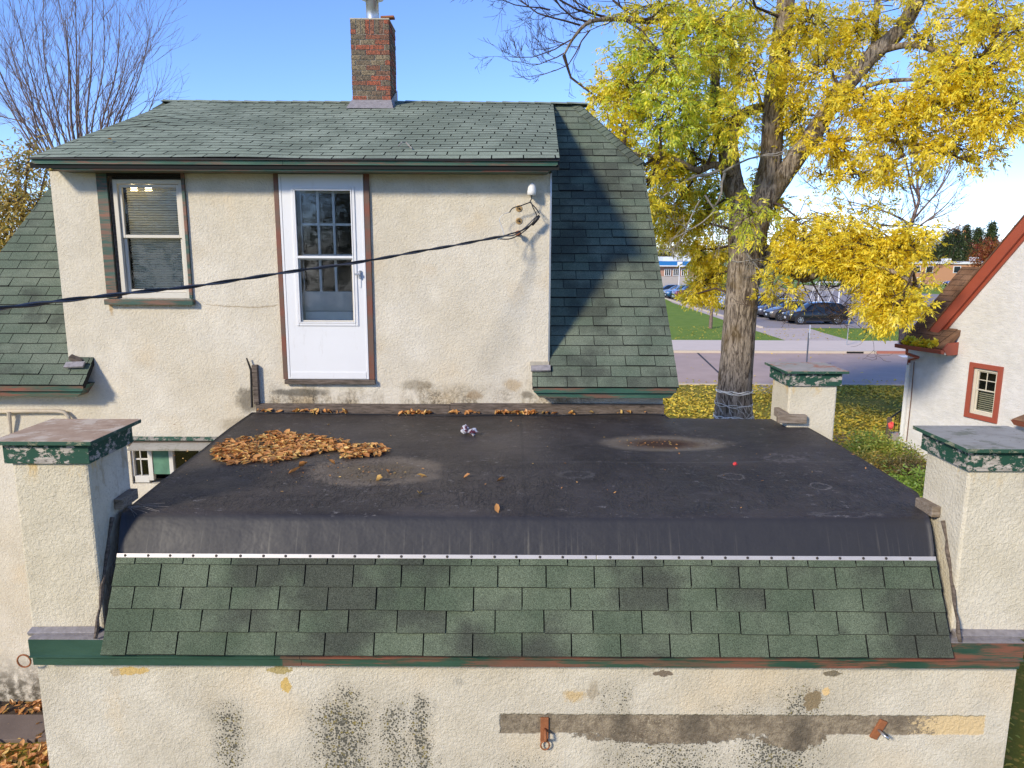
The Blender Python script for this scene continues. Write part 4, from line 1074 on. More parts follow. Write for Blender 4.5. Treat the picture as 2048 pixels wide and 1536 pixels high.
# ================================================================== GROUND
def sheet(name, pts, z, mat, kind='structure', **k):
    mb = MB(); mb.add([(p[0], p[1], z) for p in pts], [tuple(range(len(pts)))]); return mb.build(name, mat, kind=kind)
def G(px, py): q = PZ(px, py, 0); return (q.x, q.y)
yr0 = G(1450, 769)[1]; yr1 = G(1450, 706)[1]; yw1 = G(1450, 684)[1]
sheet('ground', [(-1500,-60), (1500,-60), (1500,1500), (-1500,1500)], -.012, M_grass_far)
sheet('near_lawn', [(-60,-10), (60,-10), (60, yr0), (-60, yr0)], -.004, M_grass_l)
sheet('road', [(-300, yr0), (300, yr0), (300, yr1), (-300, yr1)], .0, M_asph)
sheet('park_lawn', [(-300, yw1), (300, yw1), (300, 140), (-300, 140)], .004, M_grass)
MB().box((-300, yr1, -.05), (300, yr1+.18, .13)).build('kerb', M_kerb, kind='structure')
kx0 = G(1745, 705)[0]
MB().box((kx0, yr1-.004, -.05), (kx0+6, yr1+.17, .134)).build('red_kerb', M_kerbred, kind='structure')
MB().box((-300, yr1+.18, -.05), (300, yw1, .115)).build('pavement', M_walk, kind='structure')
for k in range(-8, 22):
    pass
MB().box((-300, yr0-.14, -.05), (300, yr0, .05)).build('near_kerb', M_kerb, kind='structure')
sheet('path', [G(1502,788), G(1545,788), G(1540,768.5), G(1508,768.5)], .008, M_path)
pp = [G(1325,594), G(1345,605.5), G(1420,631), G(1500,658), G(1592,688), G(1800,700), G(1762,692), G(1700,681), G(1650,667), G(1612,655), G(1590,648), G(1560,640), G(1480,617), G(1400,603), G(1350,589)]
sheet('diagonal_path', pp, .012, M_path)
px0 = G(1575,650)[0]
lotx = 20.0
sheet('parking_lot', [(lotx-1.3, 54), (90, 54), (90, 69), (lotx+12, 128), (lotx-1.8, 128), ], .016, M_lot)
MB().box((lotx-1.75, 54, 0), (lotx-1.55, 128, .12)).build('lot_kerb', M_kerb, kind='structure')
sheet('infield', [G(1600,570), G(1800,572), G(1800,583), G(1590,582)], .02, M_sand)
sheet('school_drive', [G(1320,566), G(1420,566), G(1420,574), G(1320,576)], .02, M_lot)
a = G(1395,706); b = G(1440,748)
sheet('dark_road_line', [(a[0]-.05, a[1]), (a[0]+.07, a[1]), (b[0]+.05, b[1]), (b[0]-.05, b[1])], .006, M_roadline)  # thin dark line slanting across the road
a = G(1797,688)
sheet('road_marking', [G(1795,711), G(1812,711), G(1818,715), G(1806,715)], .006, M_signwhite)
qa = G(1680,703)[0]; qb = G(1712,703)[0]
tag(MB().box((qa, yr1-.03, .02), (qb, yr1+.10, .105)).build('storm_drain', M_dark), 'dark storm drain slot in the kerb across the road', 'drain')
# garden walk and paving to the left of the garage, at the foot of the wall
for i, (x0, x1) in enumerate(((-9.2, -7.9), (-7.88, -6.6), (-6.58, -5.3), (-5.28, -3.6))):
    MB().box((x0, HY-.74+.01*(i % 2), -.02), (x1, HY-.28, .035+.006*(i % 2))).build('paving_slab', M_slab, kind='structure', bevel=.01)
sheet('soil_strip', [(-12, HY-.28), (gxl, HY-.28), (gxl, HY), (-12, HY)], .012, simple('bare_soil', (.07,.05,.035), .95, 0, .2, .4, 12, .8, 30))

# ================================================================== SCATTERED LEAVES
def leaf_scatter(name, pts, size, mat, seed, flat=.35, curl=.3, kind='stuff', green=None, parent=None):
    """pts (N,3): one folded leaf (2 quads) at each place"""
    r = np.random.default_rng(seed); N = len(pts); pts = np.asarray(pts, float)
    L = size*(r.uniform(.45, 1.35, N)); W = L*r.uniform(.35, .6, N)
    a = r.uniform(0, 2*pi, N); tilt = r.normal(0, flat, N); roll = r.normal(0, flat, N)
    ux = np.stack([np.cos(a)*np.cos(tilt), np.sin(a)*np.cos(tilt), np.sin(tilt)], 1)
    side = np.stack([-np.sin(a)*np.cos(roll), np.cos(a)*np.cos(roll), np.sin(roll)], 1)
    up = np.cross(ux, side)
    c = r.uniform(.2, 1, N)*curl
    ring_ = [(-.5, 0, 0), (-.15, .5, 1), (.25, .4, 1), (.55, 0, .6), (.25, -.4, 1), (-.15, -.5, 1), (.05, 0, 0)]
    V = np.zeros((N, 7, 3))
    for k, (u, s, h) in enumerate(ring_):
        V[:, k] = pts + ux*(u*L)[:, None] + side*(s*W)[:, None] + up*(h*c*L*.5)[:, None]
    base = (np.arange(N)*7)[:, None]
    Fq = np.concatenate([base+np.array([[0, 6, 2, 1]]), base+np.array([[6, 3, 3, 2]]), base+np.array([[0, 5, 4, 6]]), base+np.array([[6, 4, 3, 3]])], 0)
    Ft = np.concatenate([base+np.array([t]) for t in ([0,6,1], [6,2,1], [6,3,2], [0,5,6], [5,4,6], [4,3,6])], 0)
    at = np.repeat(r.uniform(0, 1, N)**2 if green is None else green, 7)
    return npobj(name, npmesh(name, V.reshape(-1, 3), Ft, 3, mat, at), parent, kind)
# pile on the flat roof
nr = np.random.default_rng(5); pts = []
blobs = [(525, 903, 96, 26, 620), (470, 912, 48, 22, 190), (600, 893, 70, 20, 330), (660, 893, 38, 13, 110), (560, 878, 40, 9, 90), (728, 905, 46, 13, 200), (700,917,16,5,25)]
for (cx_, cy_, rx_, ry_, n) in blobs:
    for _ in range(n):
        a = nr.uniform(0, 2*pi); rr = sqrt(nr.uniform(0, 1)); q = rp(cx_+rx_*rr*cos(a)*1.02, cy_+ry_*rr*sin(a))
        hgt = (1-rr**2)*.014*nr.uniform(.1, 1)
        pts.append((q.x, q.y, on_roof(q.x, q.y)+.014+hgt))
tag(leaf_scatter('leaf_pile', pts, .070, M_leaf_brown, 3, .24, .5), 'drift of curled orange brown dead leaves on the left of the flat roof', 'leaf pile', kind='stuff')
pts = []
for (x0, x1, n) in ((515, 560, 9), (585, 640, 18), (655, 700, 10), (800, 862, 60), (905, 960, 16), (990, 1072, 55), (1080, 1300, 12)):
    for _ in range(n):
        q = rp(nr.uniform(x0, x1), 829+nr.normal(0, 2.0)); y_ = min(q.y, HY-.07); pts.append((q.x, y_, on_roof(q.x, y_)+.012+nr.uniform(0, .02)))
tag(leaf_scatter('edge_leaves', pts, .065, M_leaf_brown, 4, .5, .6), 'thin line of brown leaves caught along the back edge of the flat roof', 'leaves', kind='stuff')
pts = []
for _ in range(60):
    q = rp(nr.uniform(300, 1750), nr.uniform(845, 1020)); pts.append((q.x, q.y, on_roof(q.x, q.y)+.004))
for _ in range(70):
    q = rp(nr.normal(560, 110), nr.normal(918, 26)); pts.append((q.x, q.y, on_roof(q.x, q.y)+.004))
for _ in range(26):
    q = rp(nr.normal(770, 55), nr.normal(945, 14)); pts.append((q.x, q.y, on_roof(q.x, q.y)+.004))
for _ in range(30):
    q = rp(nr.normal(1300, 35), nr.normal(885, 6)); pts.append((q.x, q.y, on_roof(q.x, q.y)+.004))
tag(leaf_scatter('leaf_crumbs', pts, .022, M_leaf_brown, 6, .2, .4), 'tiny leaf crumbs scattered over the flat roof', 'leaf crumbs', kind='stuff')
single = [((606, 937), 'pointed orange leaf in front of the leaf pile, nearer the fold of the roof'), ((589, 948), 'small curled brown leaf just left of and below the pale dusty ring'),
          ((757, 963), 'pale folded leaf inside the left dusty ring'), ((843, 954), 'crumpled orange leaf at the right rim of the left dusty ring'),
          ((775, 945), 'yellow green leaf at the middle of the left dusty ring'), ((839, 993), 'small orange leaf in front of the left dusty ring'),
          ((995, 1022), 'orange leaf standing near the front fold of the flat roof'), ((934, 956), 'thin pale curved leaf on bare black roof below the wrapper'),
          ((664, 930), 'brown leaf lying at the right foot of the leaf pile'), ((658, 854), 'small leaf behind the leaf pile near the wall'), ((1003, 964), 'small yellow leaf right of the thin pale curved leaf')]
for i, ((px, py), lab) in enumerate(single):
    q = rp(px, py); o = leaf_scatter('fallen_leaf', [(q.x, q.y, on_roof(q.x, q.y)+.012)], .085 if i not in (7, 9, 10) else .06, M_leaf_brown, 40+i, .35, .8, kind=None)
    tag(o, lab, 'leaf', 'single leaves on the flat roof')
# leaf mess in the dark corner bottom-left, on lawns
def near_litter(n, x0, x1, y0, y1, dens=None):
    out = []
    while len(out) < n:
        x_ = nr.uniform(x0, x1); y_ = nr.uniform(y0, y1)
        if dens and nr.uniform() > dens(x_, y_): continue
        out.append((x_, y_, .012+nr.uniform(0, .03)))
    return out
pts = near_litter(6500, -7.5, -3.0, 4.8, 7.3) + near_litter(260, -7.2, gxl, 7.82, 8.05)+near_litter(60,-7,-3.3,6.9,7.8)
tag(leaf_scatter('brown_litter', pts, .085, M_leaf_brown, 9, .35, .6), 'thick brown leaf litter beside the walk left of the garage', 'leaf litter', kind='stuff')
pts = near_litter(700, 3.6, 6, 3.5, 8)
tag(leaf_scatter('grass_leaves', pts, .07, M_leaf_ground, 10, .3, .4), 'sparse leaves on the grass strip right of the garage', 'leaves', kind='stuff')
def patchy(x_, y_):
    v = .55+.3*sin(x_*1.3+y_*.7)+.25*sin(x_*.5-y_*1.1+2); return max(.15, min(1, v))
pts = near_litter(38000, 2.2, 17.0, 11.5, yr0-.2, patchy)
tag(leaf_scatter('lawn_leaves', pts, .115, M_leaf_ground, 11, .35, .4), 'carpet of yellow leaves over the front lawn', 'leaf carpet', kind='stuff')
pts = near_litter(2200, 0, 40, yw1+.2, 55)+near_litter(350, 0, 30, yr0, yr0+1.2)+near_litter(120, 0, 30, yr0, yr1)
tag(leaf_scatter('park_leaves', pts, .11, M_leaf_ground, 12, .3, .4), 'few yellow leaves dotting the park grass and street edge', 'leaves', kind='stuff')
# grass blades near, bottom right
r_ = np.random.default_rng(3); N = 9000
bx = np.stack([r_.uniform(3.5, 5.2, N), r_.uniform(3.6, 7.5, N), np.zeros(N)], 1); hh = r_.uniform(.03, .07, N); aa = r_.uniform(0, 2*pi, N)
V = np.zeros((N, 3, 3)); V[:, 0] = bx+np.stack([np.cos(aa), np.sin(aa), 0*aa], 1)*.004; V[:, 1] = bx-np.stack([np.cos(aa), np.sin(aa), 0*aa], 1)*.004
V[:, 2] = bx+np.stack([r_.normal(0, .02, N), r_.normal(0, .02, N), hh], 1)
tag(npobj('grass', npmesh('grass', V.reshape(-1, 3), np.arange(3*N).reshape(-1, 3), 3, M_leaf_green, np.repeat(r_.uniform(0, 1, N), 3))), 'short grass beside the garage wall', 'grass', kind='stuff')

# debris
q = rp(937, 871); zc = on_roof(q.x, q.y)
m = Mat('wrapper', .35, .2); m.color(m.mix(m.noise(30, 3, obj=False).ss(.45, .55), (.10,.02,.03), (.55,.55,.6))); M_wrap = m.mat
def crumple(c, r_, seed):
    rr = random.Random(seed); mb = MB(); n1, n2 = 9, 6; vs = []
    for j in range(n2+1):
        for i in range(n1):
            th = pi*j/n2; ph = 2*pi*i/n1; k = r_*rr.uniform(.6, 1.25); vs.append((c[0]+k*sin(th)*cos(ph), c[1]+k*sin(th)*sin(ph), c[2]+k*cos(th)*.8))
    fs = [(j*n1+i, (j+1)*n1+i, (j+1)*n1+(i+1) % n1, j*n1+(i+1) % n1) for j in range(n2) for i in range(n1)]
    return mb.add(vs, fs)
w_ = crumple((q.x-.03, q.y, zc+.055), .052, 2).build('crumpled_wrapper', M_wrap); tag(w_, 'crumpled dark red and silver wrapper on the flat roof below the door side', 'litter')
crumple((q.x+.05, q.y-.05, zc+.04), .046, 5).build('wrapper_ball', M_wrap, w_)
q = rp(1470, 932)
tag(crumple((q.x, q.y, on_roof(q.x, q.y)+.008), .020, 8).build('plastic_scrap', M_redbit), 'small bright red plastic scrap on the right of the flat roof', 'litter')
# twig and dead leaf on the dormer roof
def on_dorm(px, py): return PPL(px, py, O_d+Nd*.02, Nd)
a = on_dorm(797, 296); b = on_dorm(812, 292); c2 = on_dorm(824, 299)
tag(MB().tube([a+Nd*.02, (a+b)/2+Nd*.05, b+Nd*.04, c2+Nd*.01], .007, 5).build('fallen_twig', M_deadtwig), 'pale broken twig resting on the dormer roof above the door', 'twig')
a = on_dorm(220, 282)
tag(leaf_scatter('fallen_leaf', [tuple(a+Nd*.02)], .12, M_leaf_brown, 71, .4, .8, kind=None), 'dead brown leaf on the left part of the dormer roof', 'leaf')
# dry twig at the left fold
rr = random.Random(4); mb = MB()
q = rp(290, 1035)
for k in range(9):
    a0 = Vector((lx1+.06, 4.93, on_roof(lx1+.15, 4.95)+.02)); e_ = a0+Vector((rr.uniform(.05, .30), rr.uniform(-.10, .04), rr.uniform(-.07, .05))); mdl = (a0+e_)/2+Vector((0, 0, rr.uniform(0, .03)))
    mb.tube([a0, mdl, e_], [.0016, .0012, .0008], 4)
tag(mb.build('dry_twig', M_deadtwig), 'wisp of dry thin twigs caught beside the left front pillar', 'twig')
# ================================================================== OVERHEAD CABLE
cpts = [(-60, 624, 3.9), (0, 617, 4.1), (130, 601, 4.6), (260, 586, 5.1), (400, 571, 5.6), (550, 548, 6.1), (700, 527, 6.6), (760, 517, 6.8), (860, 499, 7.15), (930, 487, 7.4), (990, 475, 7.65), (1020, 470, 7.8), (1038, 464, 7.93), (1056, 452, 7.97), (1068, 440, 7.98), (1075, 432, 7.98)]
P3 = [P(a, b, c) for a, b, c in cpts]
def dens(pts, n):
    out = []
    for i in range(len(pts)-1):
        p0 = pts[max(i-1, 0)]; p1 = pts[i]; p2 = pts[i+1]; p3 = pts[min(i+2, len(pts)-1)]
        for k in range(n):
            t = k/n; out.append(.5*((2*p1)+(-p0+p2)*t+(2*p0-5*p1+4*p2-p3)*t*t+(-p0+3*p1-3*p2+p3)*t**3))
    out.append(pts[-1]); return out
D3 = dens(P3, 12)
cable = thing('overhead_cable', tuple(P3[3]), 'twisted black overhead service cable running in from the left to the wall beside the door', 'cable')
acc = 0; tw1 = []; tw2 = []
for i, p in enumerate(D3):
    if i: acc += (D3[i]-D3[i-1]).length
    a = acc*2*pi/.62; k = 1 if i < len(D3)-50 else 1.5
    d = (D3[min(i+1, len(D3)-1)]-D3[max(i-1, 0)]).normalized(); u = Vector((0, 0, 1)).cross(d).normalized(); v = d.cross(u)
    o = (u*cos(a)+v*sin(a))*.0075*k; tw1.append(p+o); tw2.append(p-o)
MB().tube(tw1, .0082, 8).build('cable_strand', M_black, cable, smooth=True)
MB().tube(tw2, .0070, 8).build('cable_strand', simple('grey_strand', (.10,.10,.11), .35, .3), cable, smooth=True)
def wire(name, pts, r, mat=M_black): MB().tube(dens([P(a, b, HY-c) for a, b, c in pts], 5), r, 6).build(name, mat, cable, smooth=True)
wire('drop_wire', [(1063,390,.12),(1063,398,.12),(1061,405,.12),(1072,417,.13),(1079,428,.13)], .006); wire('drop_wire', [(1062,404,.12),(1066,415,.13),(1074,431,.12)], .0055)
wire('drop_wire', [(1061,404,.12),(1043,411,.13),(1026,416,.13),(1019,425,.13)], .006)
wire('thin_wire', [(1019,425,.13),(1008,428,.13),(999,438,.13),(1003,452,.14),(1009,472,.16)], .0032, M_galv)
a = P(1079, 431, HY-.12); b = P(1064, 450, HY-.13)
MB().tube([a, a*.7+b*.3, b], [.013, .021, .016], 8).build('splice_sleeve', M_black, cable, smooth=True)
wire('lower_strand', [(1000,478,.3),(1018,478,.2),(1036,471,.13),(1055,457,.10),(1064,447,.12)], .006)
a = P(995, 479, HY-.35); b = P(1010, 472, HY-.28); MB().tube([a, b], [.008, .008], 6).build('wire_clamp', M_galv, cable)

# ================================================================== NEIGHBOUR'S HOUSE
A = PZ(1796, 907, 0); dv = Vector((.33, -.944, 0)).normalized()          # along the wall towards the camera
nv_ = Vector((-dv.y, dv.x, 0)); nv_ = nv_ if nv_.x < 0 else -nv_         # outward, facing left
def W(px, py, d=0.0): return PPL(px, py, Vector((A.x, A.y, 0))+nv_*d, nv_)
def wt_(q): return (Vector((q.x, q.y, 0))-Vector((A.x, A.y, 0))).dot(dv)
nb_ = thing('neighbour_house', (A.x, A.y, 0), 'white stucco house at right with red trim, steep gable and brown shingles', 'house')
def Wp(t, z, d=0.0): return Vector((A.x, A.y, 0))+dv*t+nv_*d+Vector((0, 0, z))
zeave = W(1812, 697).z
gb = W(1885, 662); gt = W(2046, 474)
tg, zg = wt_(gb), gb.z; slope = (gt.z-zg)/(wt_(gt)-tg); tap = tg+3.9; zap = zg+slope*3.9; tend = tap+3.9
wz = [W(1947, 733), W(1998, 741), W(1939, 826), W(1989, 838)]
wt0 = (wt_(wz[0])+wt_(wz[2]))/2; wt1 = (wt_(wz[1])+wt_(wz[3]))/2; wz1 = (wz[0].z+wz[1].z)/2; wz0 = (wz[2].z+wz[3].z)/2
mb = MB()
def quad(t0, t1, z0, z1, d=0.0): mb.add([Wp(t0, z0, d), Wp(t1, z0, d), Wp(t1, z1, d), Wp(t0, z1, d)], [(0,1,2,3)])
zh = zg-.02
quad(0, wt0, -1.5, zeave); quad(wt0, wt1, -1.5, wz0); quad(wt0, wt1, wz1, zeave); quad(wt1, tend, -1.5, zeave)
mb.add([Wp(tg, zeave), Wp(tend, zeave), Wp(tend, zg), Wp(tap, zap), Wp(tg, zg)], [(0,1,2,3,4)])
mb.add([Wp(0, -1.5), Wp(0, zeave), Wp(0, zeave, -7), Wp(0, -1.5, -7)], [(0,1,2,3)])
mb.add([Wp(tend, -1.5), Wp(tend, zg), Wp(tend, zg, -7), Wp(tend, -1.5, -7)], [(0,1,2,3)])
mb.add([Wp(0, -1.5, -7), Wp(0, zeave, -7), Wp(tend, zg, -7), Wp(tend, -1.5, -7)], [(0,1,2,3)])
for (a, b, c_, d_) in ((wt0, wt0, wz0, wz1), (wt1, wt1, wz0, wz1)):
    mb.add([Wp(a, c_), Wp(a, d_), Wp(a, d_, -.15), Wp(a, c_, -.15)], [(0,1,2,3)])
mb.add([Wp(wt0, wz0), Wp(wt1, wz0), Wp(wt1, wz0, -.15), Wp(wt0, wz0, -.15)], [(0,1,2,3)]); mb.add([Wp(wt0, wz1), Wp(wt1, wz1), Wp(wt1, wz1, -.15), Wp(wt0, wz1, -.15)], [(0,1,2,3)])
mb.build('wall', M_white, nb_)
# left-facing roof slope with its eave
e0 = W(1800, 684, .45); e1 = W(1886, 700, .45); te0, te1 = wt_(e0), wt_(e1)
zE = (e0.z+e1.z)/2
pth = radians_p = R(46)
Vr = (-nv_)*cos(pth)+Vector((0, 0, sin(pth))); Ur = dv.copy(); Or = Wp(0, zE, .45); Nr = Ur.cross(Vr).normalized()
if Nr.z < 0: Nr = -Nr
far = PPL(1960, 541, Or, Nr); vtop = (far-Or).dot(Vr); tfar = (far-Or).dot(Ur)
near_t = (PPL(1885, 655, Or, Nr)-Or).dot(Ur)
rpoly = ccw([(te0, 0), (te1, 0), (te1+.1, 1.0), (tg+1.2, vtop*1.04), (te0, vtop*1.04)])
mb = MB(); top = [Or+Ur*u+Vr*v-Nr*.004 for u, v in rpoly]; n = len(top); bot = [p-Nr*.10 for p in top]
mb.add(top+bot, [tuple(range(n)), tuple(range(n, 2*n))[::-1]]+[(i, n+i, n+(i+1) % n, (i+1) % n) for i in range(n)])
nroof = mb.build('roof', M_sh_brown, nb_); OFF[nroof.name] = OFF[nb_.name]
shingles(nroof, Or, Ur, Vr, [rpoly], .19, .36, M_sh_brown, 200)
# gable roof behind the rake, trim boards
def rk(t, z, d): return Wp(t, z, d)
off_ = .0
k_ = sqrt(1+slope*slope); 
def rake(t0, z0, t1, z1, wlow, whigh, d0, d1, mat, name):
    dirv = (Wp(t1, z1)-Wp(t0, z0)).normalized(); pn = Vector((-0, 0, 0)); up_ = dirv.cross(nv_).normalized(); up_ = up_ if up_.z > 0 else -up_
    a, b = Wp(t0, z0), Wp(t1, z1); mb = MB()
    vs = [a+up_*wlow+nv_*d0, b+up_*wlow+nv_*d0, b+up_*whigh+nv_*d0, a+up_*whigh+nv_*d0]
    mb.prism(vs, nv_*(d1-d0)); return mb.build(name, mat, nb_, bevel=.004)
rake(tg-.10, zg-.10*slope, tap, zap, -.02, .22, .0, .13, M_red, 'rake_board')
rake(tg-.10, zg-.10*slope, tap, zap, -.09, -.02, .0, .05, M_red, 'rake_moulding')
rake(tg-.14, zg-.14*slope, tap+.1, zap+.1*slope, .22, .255, -7.3, .15, M_sh_brown, 'gable_roof')
rake(tend+.3, zg-.3*slope, tap, zap, .20, .235, -7.3, .15, M_sh_brown, 'gable_roof')
rake(tend, zg, tap, zap, -.02, .20, .0, .30, M_red, 'rake_board')
# gutter
g0 = Wp(te0-.06, zE-.02, .50); g1 = Wp(te1+.05, zE-.02, .50)
mb = MB(); mb.prism([g0+nv_*.07, g0+nv_*.06-Vector((0,0,.10)), g0-nv_*.05-Vector((0,0,.11)), g0-nv_*.07, ], g1-g0); mb.build('gutter', M_red, nb_, bevel=.006)
mb = MB(); mb.prism([g0-nv_*.09, g0-nv_*.05-Vector((0,0,.12)), g0-nv_*.44-Vector((0,0,.12)), g0-nv_*.44], g1-g0); mb.build('soffit', M_white, nb_)
mb = MB(); mb.prism([Wp(te1+.02, zE-.01, .50), Wp(te1+.02, zE-.16, .36), Wp(te1+.02, zE-.16, .02), Wp(te1+.02, zE+.16, .02), Wp(te1+.02, zE+.14, .36)], dv*.04); mb.build('eave_return', M_red, nb_)
mb = MB(); mb.tube([g0+dv*.35-Vector((0,0,.08)), g0+dv*.35-Vector((0,0,.22)), Wp(te0+.4, zE-.34, .22), Wp(.10, zE-.46, .05), Wp(.10, zE-.6, .05)], .04, 8); mb.build('downspout_elbow', M_red, nb_, smooth=True)
mb = MB(); mb.obox(Wp(.10, (zE-.55)/2, .045), dv*.045, nv_*.035, (0, 0, (zE-.55)/2)); mb.build('downspout', M_farwhite, nb_, bevel=.006)
mb = MB(); mb.tube([Wp(.25, zE-.5, .03), Wp(.27, 1.6, .03), Wp(.26, .4, .03)], .012, 6); mb.build('cable_line', simple('brown_cable', (.16,.08,.05), .7), nb_)
tl_ = near_litter(1, 0, 1, 0, 1); pts = []
for _ in range(260):
    t_ = te0+(te1-te0)*nr.uniform(.12, .85); v_ = nr.uniform(-.06, .16); q = Or+Ur*t_+Vr*v_+Nr*(.03+nr.uniform(0, .10)); pts.append(tuple(q))
tag(leaf_scatter('gutter_leaves', pts, .12, M_leaf, 21, .6, .5), 'yellow leaves heaped in the red gutter of the white house', 'leaves', kind='stuff')
# window
def wframe(name, t0, t1, z0, z1, th, d0, d1, mat, parent, tb=None):
    tb = tb or th; mb = MB()
    def bx(a, b, c_, e_): mb.prism([Wp(a, c_, d0), Wp(b, c_, d0), Wp(b, e_, d0), Wp(a, e_, d0)], nv_*(d1-d0))
    bx(t0, t0+th, z0, z1); bx(t1-th, t1, z0, z1); bx(t0+th, t1-th, z0, z0+tb); bx(t0+th, t1-th, z1-th, z1); return mb.build(name, mat, parent, bevel=.003)
nw = wframe('window', wt0-.10, wt1+.10, wz0-.10, wz1+.10, .115, .0, .045, M_red, nb_)
wframe('frame', wt0+.01, wt1-.01, wz0+.01, wz1-.01, .07, -.10, -.02, M_vinyl, nw)
wm = (wz0+wz1)/2+.02
wframe('sash', wt0+.08, wt1-.08, wm, wz1-.08, .03, -.09, -.05, M_vinyl, nw); wframe('sash', wt0+.08, wt1-.08, wz0+.08, wm+.03, .03, -.11, -.07, M_vinyl, nw)
mb = MB(); tm = (wt0+wt1)/2; zq = (wm+wz1)/2
mb.prism([Wp(tm-.009, wm, -.06), Wp(tm+.009, wm, -.06), Wp(tm+.009, wz1-.1, -.06), Wp(tm-.009, wz1-.1, -.06)], nv_*.012)
mb.prism([Wp(wt0+.1, zq-.03, -.061), Wp(wt1-.1, zq-.03, -.061), Wp(wt1-.1, zq-.012, -.061), Wp(wt0+.1, zq-.012, -.061)], nv_*.012); mb.build('muntin', M_vinyl, nw)
mb = MB(); mb.add([Wp(wt0+.1, wz0+.1, -.09), Wp(wt1-.1, wz0+.1, -.09), Wp(wt1-.1, wz1-.1, -.09), Wp(wt0+.1, wz1-.1, -.09)], [(0,1,2,3)]); mb.build('pane', M_glass, nw)
sme = MB().obox((0,0,0), dv*((wt1-wt0)/2-.09), nv_*.014+Vector((0,0,-.010)), (0,0,.001)).mesh('slat', M_slat)
zz = wz0+.12
while zz < wm: put('slat', sme, nw, Matrix.Translation(Wp(tm, zz, -.16))); zz += .05
mb = MB(); mb.add([Wp(wt0-.1, wz0-.1, -.25), Wp(wt1+.1, wz0-.1, -.25), Wp(wt1+.1, wz1+.1, -.25), Wp(wt0-.1, wz1+.1, -.25)], [(0,1,2,3)]); mb.build('dark_room', M_dark, nw)
# little porch roof at the right margin
q = W(2026, 838, .45); t_ = wt_(q); mb = MB()
a = Wp(t_, q.z, .5); mb.add([a, a+dv*2, a+dv*2-nv_*.5+Vector((0,0,.42)), a+dv*.5-nv_*.5+Vector((0,0,.42))], [(0,1,2,3)]); mb.add([a, a+dv*.5-nv_*.5+Vector((0,0,.42)), a-nv_*.5+Vector((0,0,-.0))], [(0,1,2)])
pr_ = mb.build('porch_roof', M_sh_brown, nb_)
mb = MB(); mb.prism([a+Vector((0,0,-.01)), a+nv_*.03+Vector((0,0,-.01)), a-nv_*.1+Vector((0,0,-.14)), a-nv_*.2+Vector((0,0,-.14))], dv*2); mb.prism([a-Vector((0,0,.01)), a-nv_*.5-Vector((0,0,.01)), a-nv_*.5+Vector((0,0,-.14))+dv*.1, a-nv_*.12+Vector((0,0,-.14))+dv*.1], dv*.03); mb.build('porch_fascia', M_red, nb_)
# steps railing with ribbons
q0 = PZ(1776, 892, 0); rl = thing('railing', tuple(q0), 'black iron step railing tied with pink ribbons at the corner of the white house', 'railing')
rd = (Vector((A.x, A.y, 0))-q0); rd.z = 0; rlen = 1.5; rd = rd.normalized() if rd.length > .3 else Vector((1, 0, 0)); rd = Vector((.9, .43, 0))
MB().tube([q0+Vector((0,0,.82)), q0+rd*1.5+Vector((0,0,1.5))], .022, 6).build('handrail', M_iron, rl)
MB().tube([q0+Vector((0,0,.12)), q0+rd*1.5+Vector((0,0,.75))], .016, 6).build('lower_rail', M_iron, rl)
MB().obox(q0+Vector((-.03,0,.42)), (.045,0,0), (0,.045,0), (0,0,.42)).build('newel_post', M_oldwood, rl)
for k in range(1, 8):
    p = q0+rd*(1.5*k/8); MB().tube([p+Vector((0,0,.10+.08*k)), p+Vector((0,0,.82+.085*k))], .011, 5).build('baluster', M_iron, rl)
rb = tag(crumple((q0.x, q0.y-.06, .62), .09, 12).build('pink_ribbon', M_pink), 'pink ribbon bundle tied near the top of the railing post', 'ribbon', 'pink ribbons on the railing')
for v in rb.data.vertices: v.co.z = .62+(v.co.z-.62)*1.5
rb2 = tag(crumple((q0.x+rd.x*.25, q0.y-.03, .30), .085, 13).build('pink_ribbon', M_pink), 'lower pink ribbon hanging inside the railing balusters', 'ribbon', 'pink ribbons on the railing')
p = PZ(1800, 893, 0)
MB().obox((A.x+.75, A.y+.55, .18), (.5,0,0), (0,.5,0), (0,0,.18)).build('step', M_conc, nb_)

# ================================================================== TREES
def tubes_np(lines, n=5):
    """lines: list of (pts (k,3), radii) -> verts, quads"""
    Vs_l = []; Fs = []; base = 0
    ang = np.arange(n)*2*pi/n; ca = np.cos(ang); sa = np.sin(ang)
    for pts, rad in lines:
        pts = np.asarray(pts, float); rad = np.asarray(rad, float); k = len(pts)
        t = np.gradient(pts, axis=0); t /= (np.linalg.norm(t, axis=1)[:, None]+1e-9)
        ref = np.array([0, 0, 1.0]) if abs(t[:, 2]).mean() < .8 else np.array([1.0, 0, 0])
        u = np.cross(t, ref); u /= (np.linalg.norm(u, axis=1)[:, None]+1e-9); w_ = np.cross(t, u)
        ringv = pts[:, None, :]+(u[:, None, :]*ca[None, :, None]+w_[:, None, :]*sa[None, :, None])*rad[:, None, None]
        Vs_l.append(ringv.reshape(-1, 3)); i = np.arange(k-1)[:, None]*n; j = np.arange(n)[None, :]; j2 = (j+1) % n
        q = np.stack([base+i+j, base+i+j2, base+i+n+j2, base+i+n+j], -1).reshape(-1, 4); Fs.append(q); base += k*n
    return np.concatenate(Vs_l), np.concatenate(Fs)
def build_lines(name, lines, mat, parent, n=5, kind=None):
    v, f = tubes_np(lines, n); return npobj(name, npmesh(name, v, f, 4, mat, smooth=True), parent, kind)
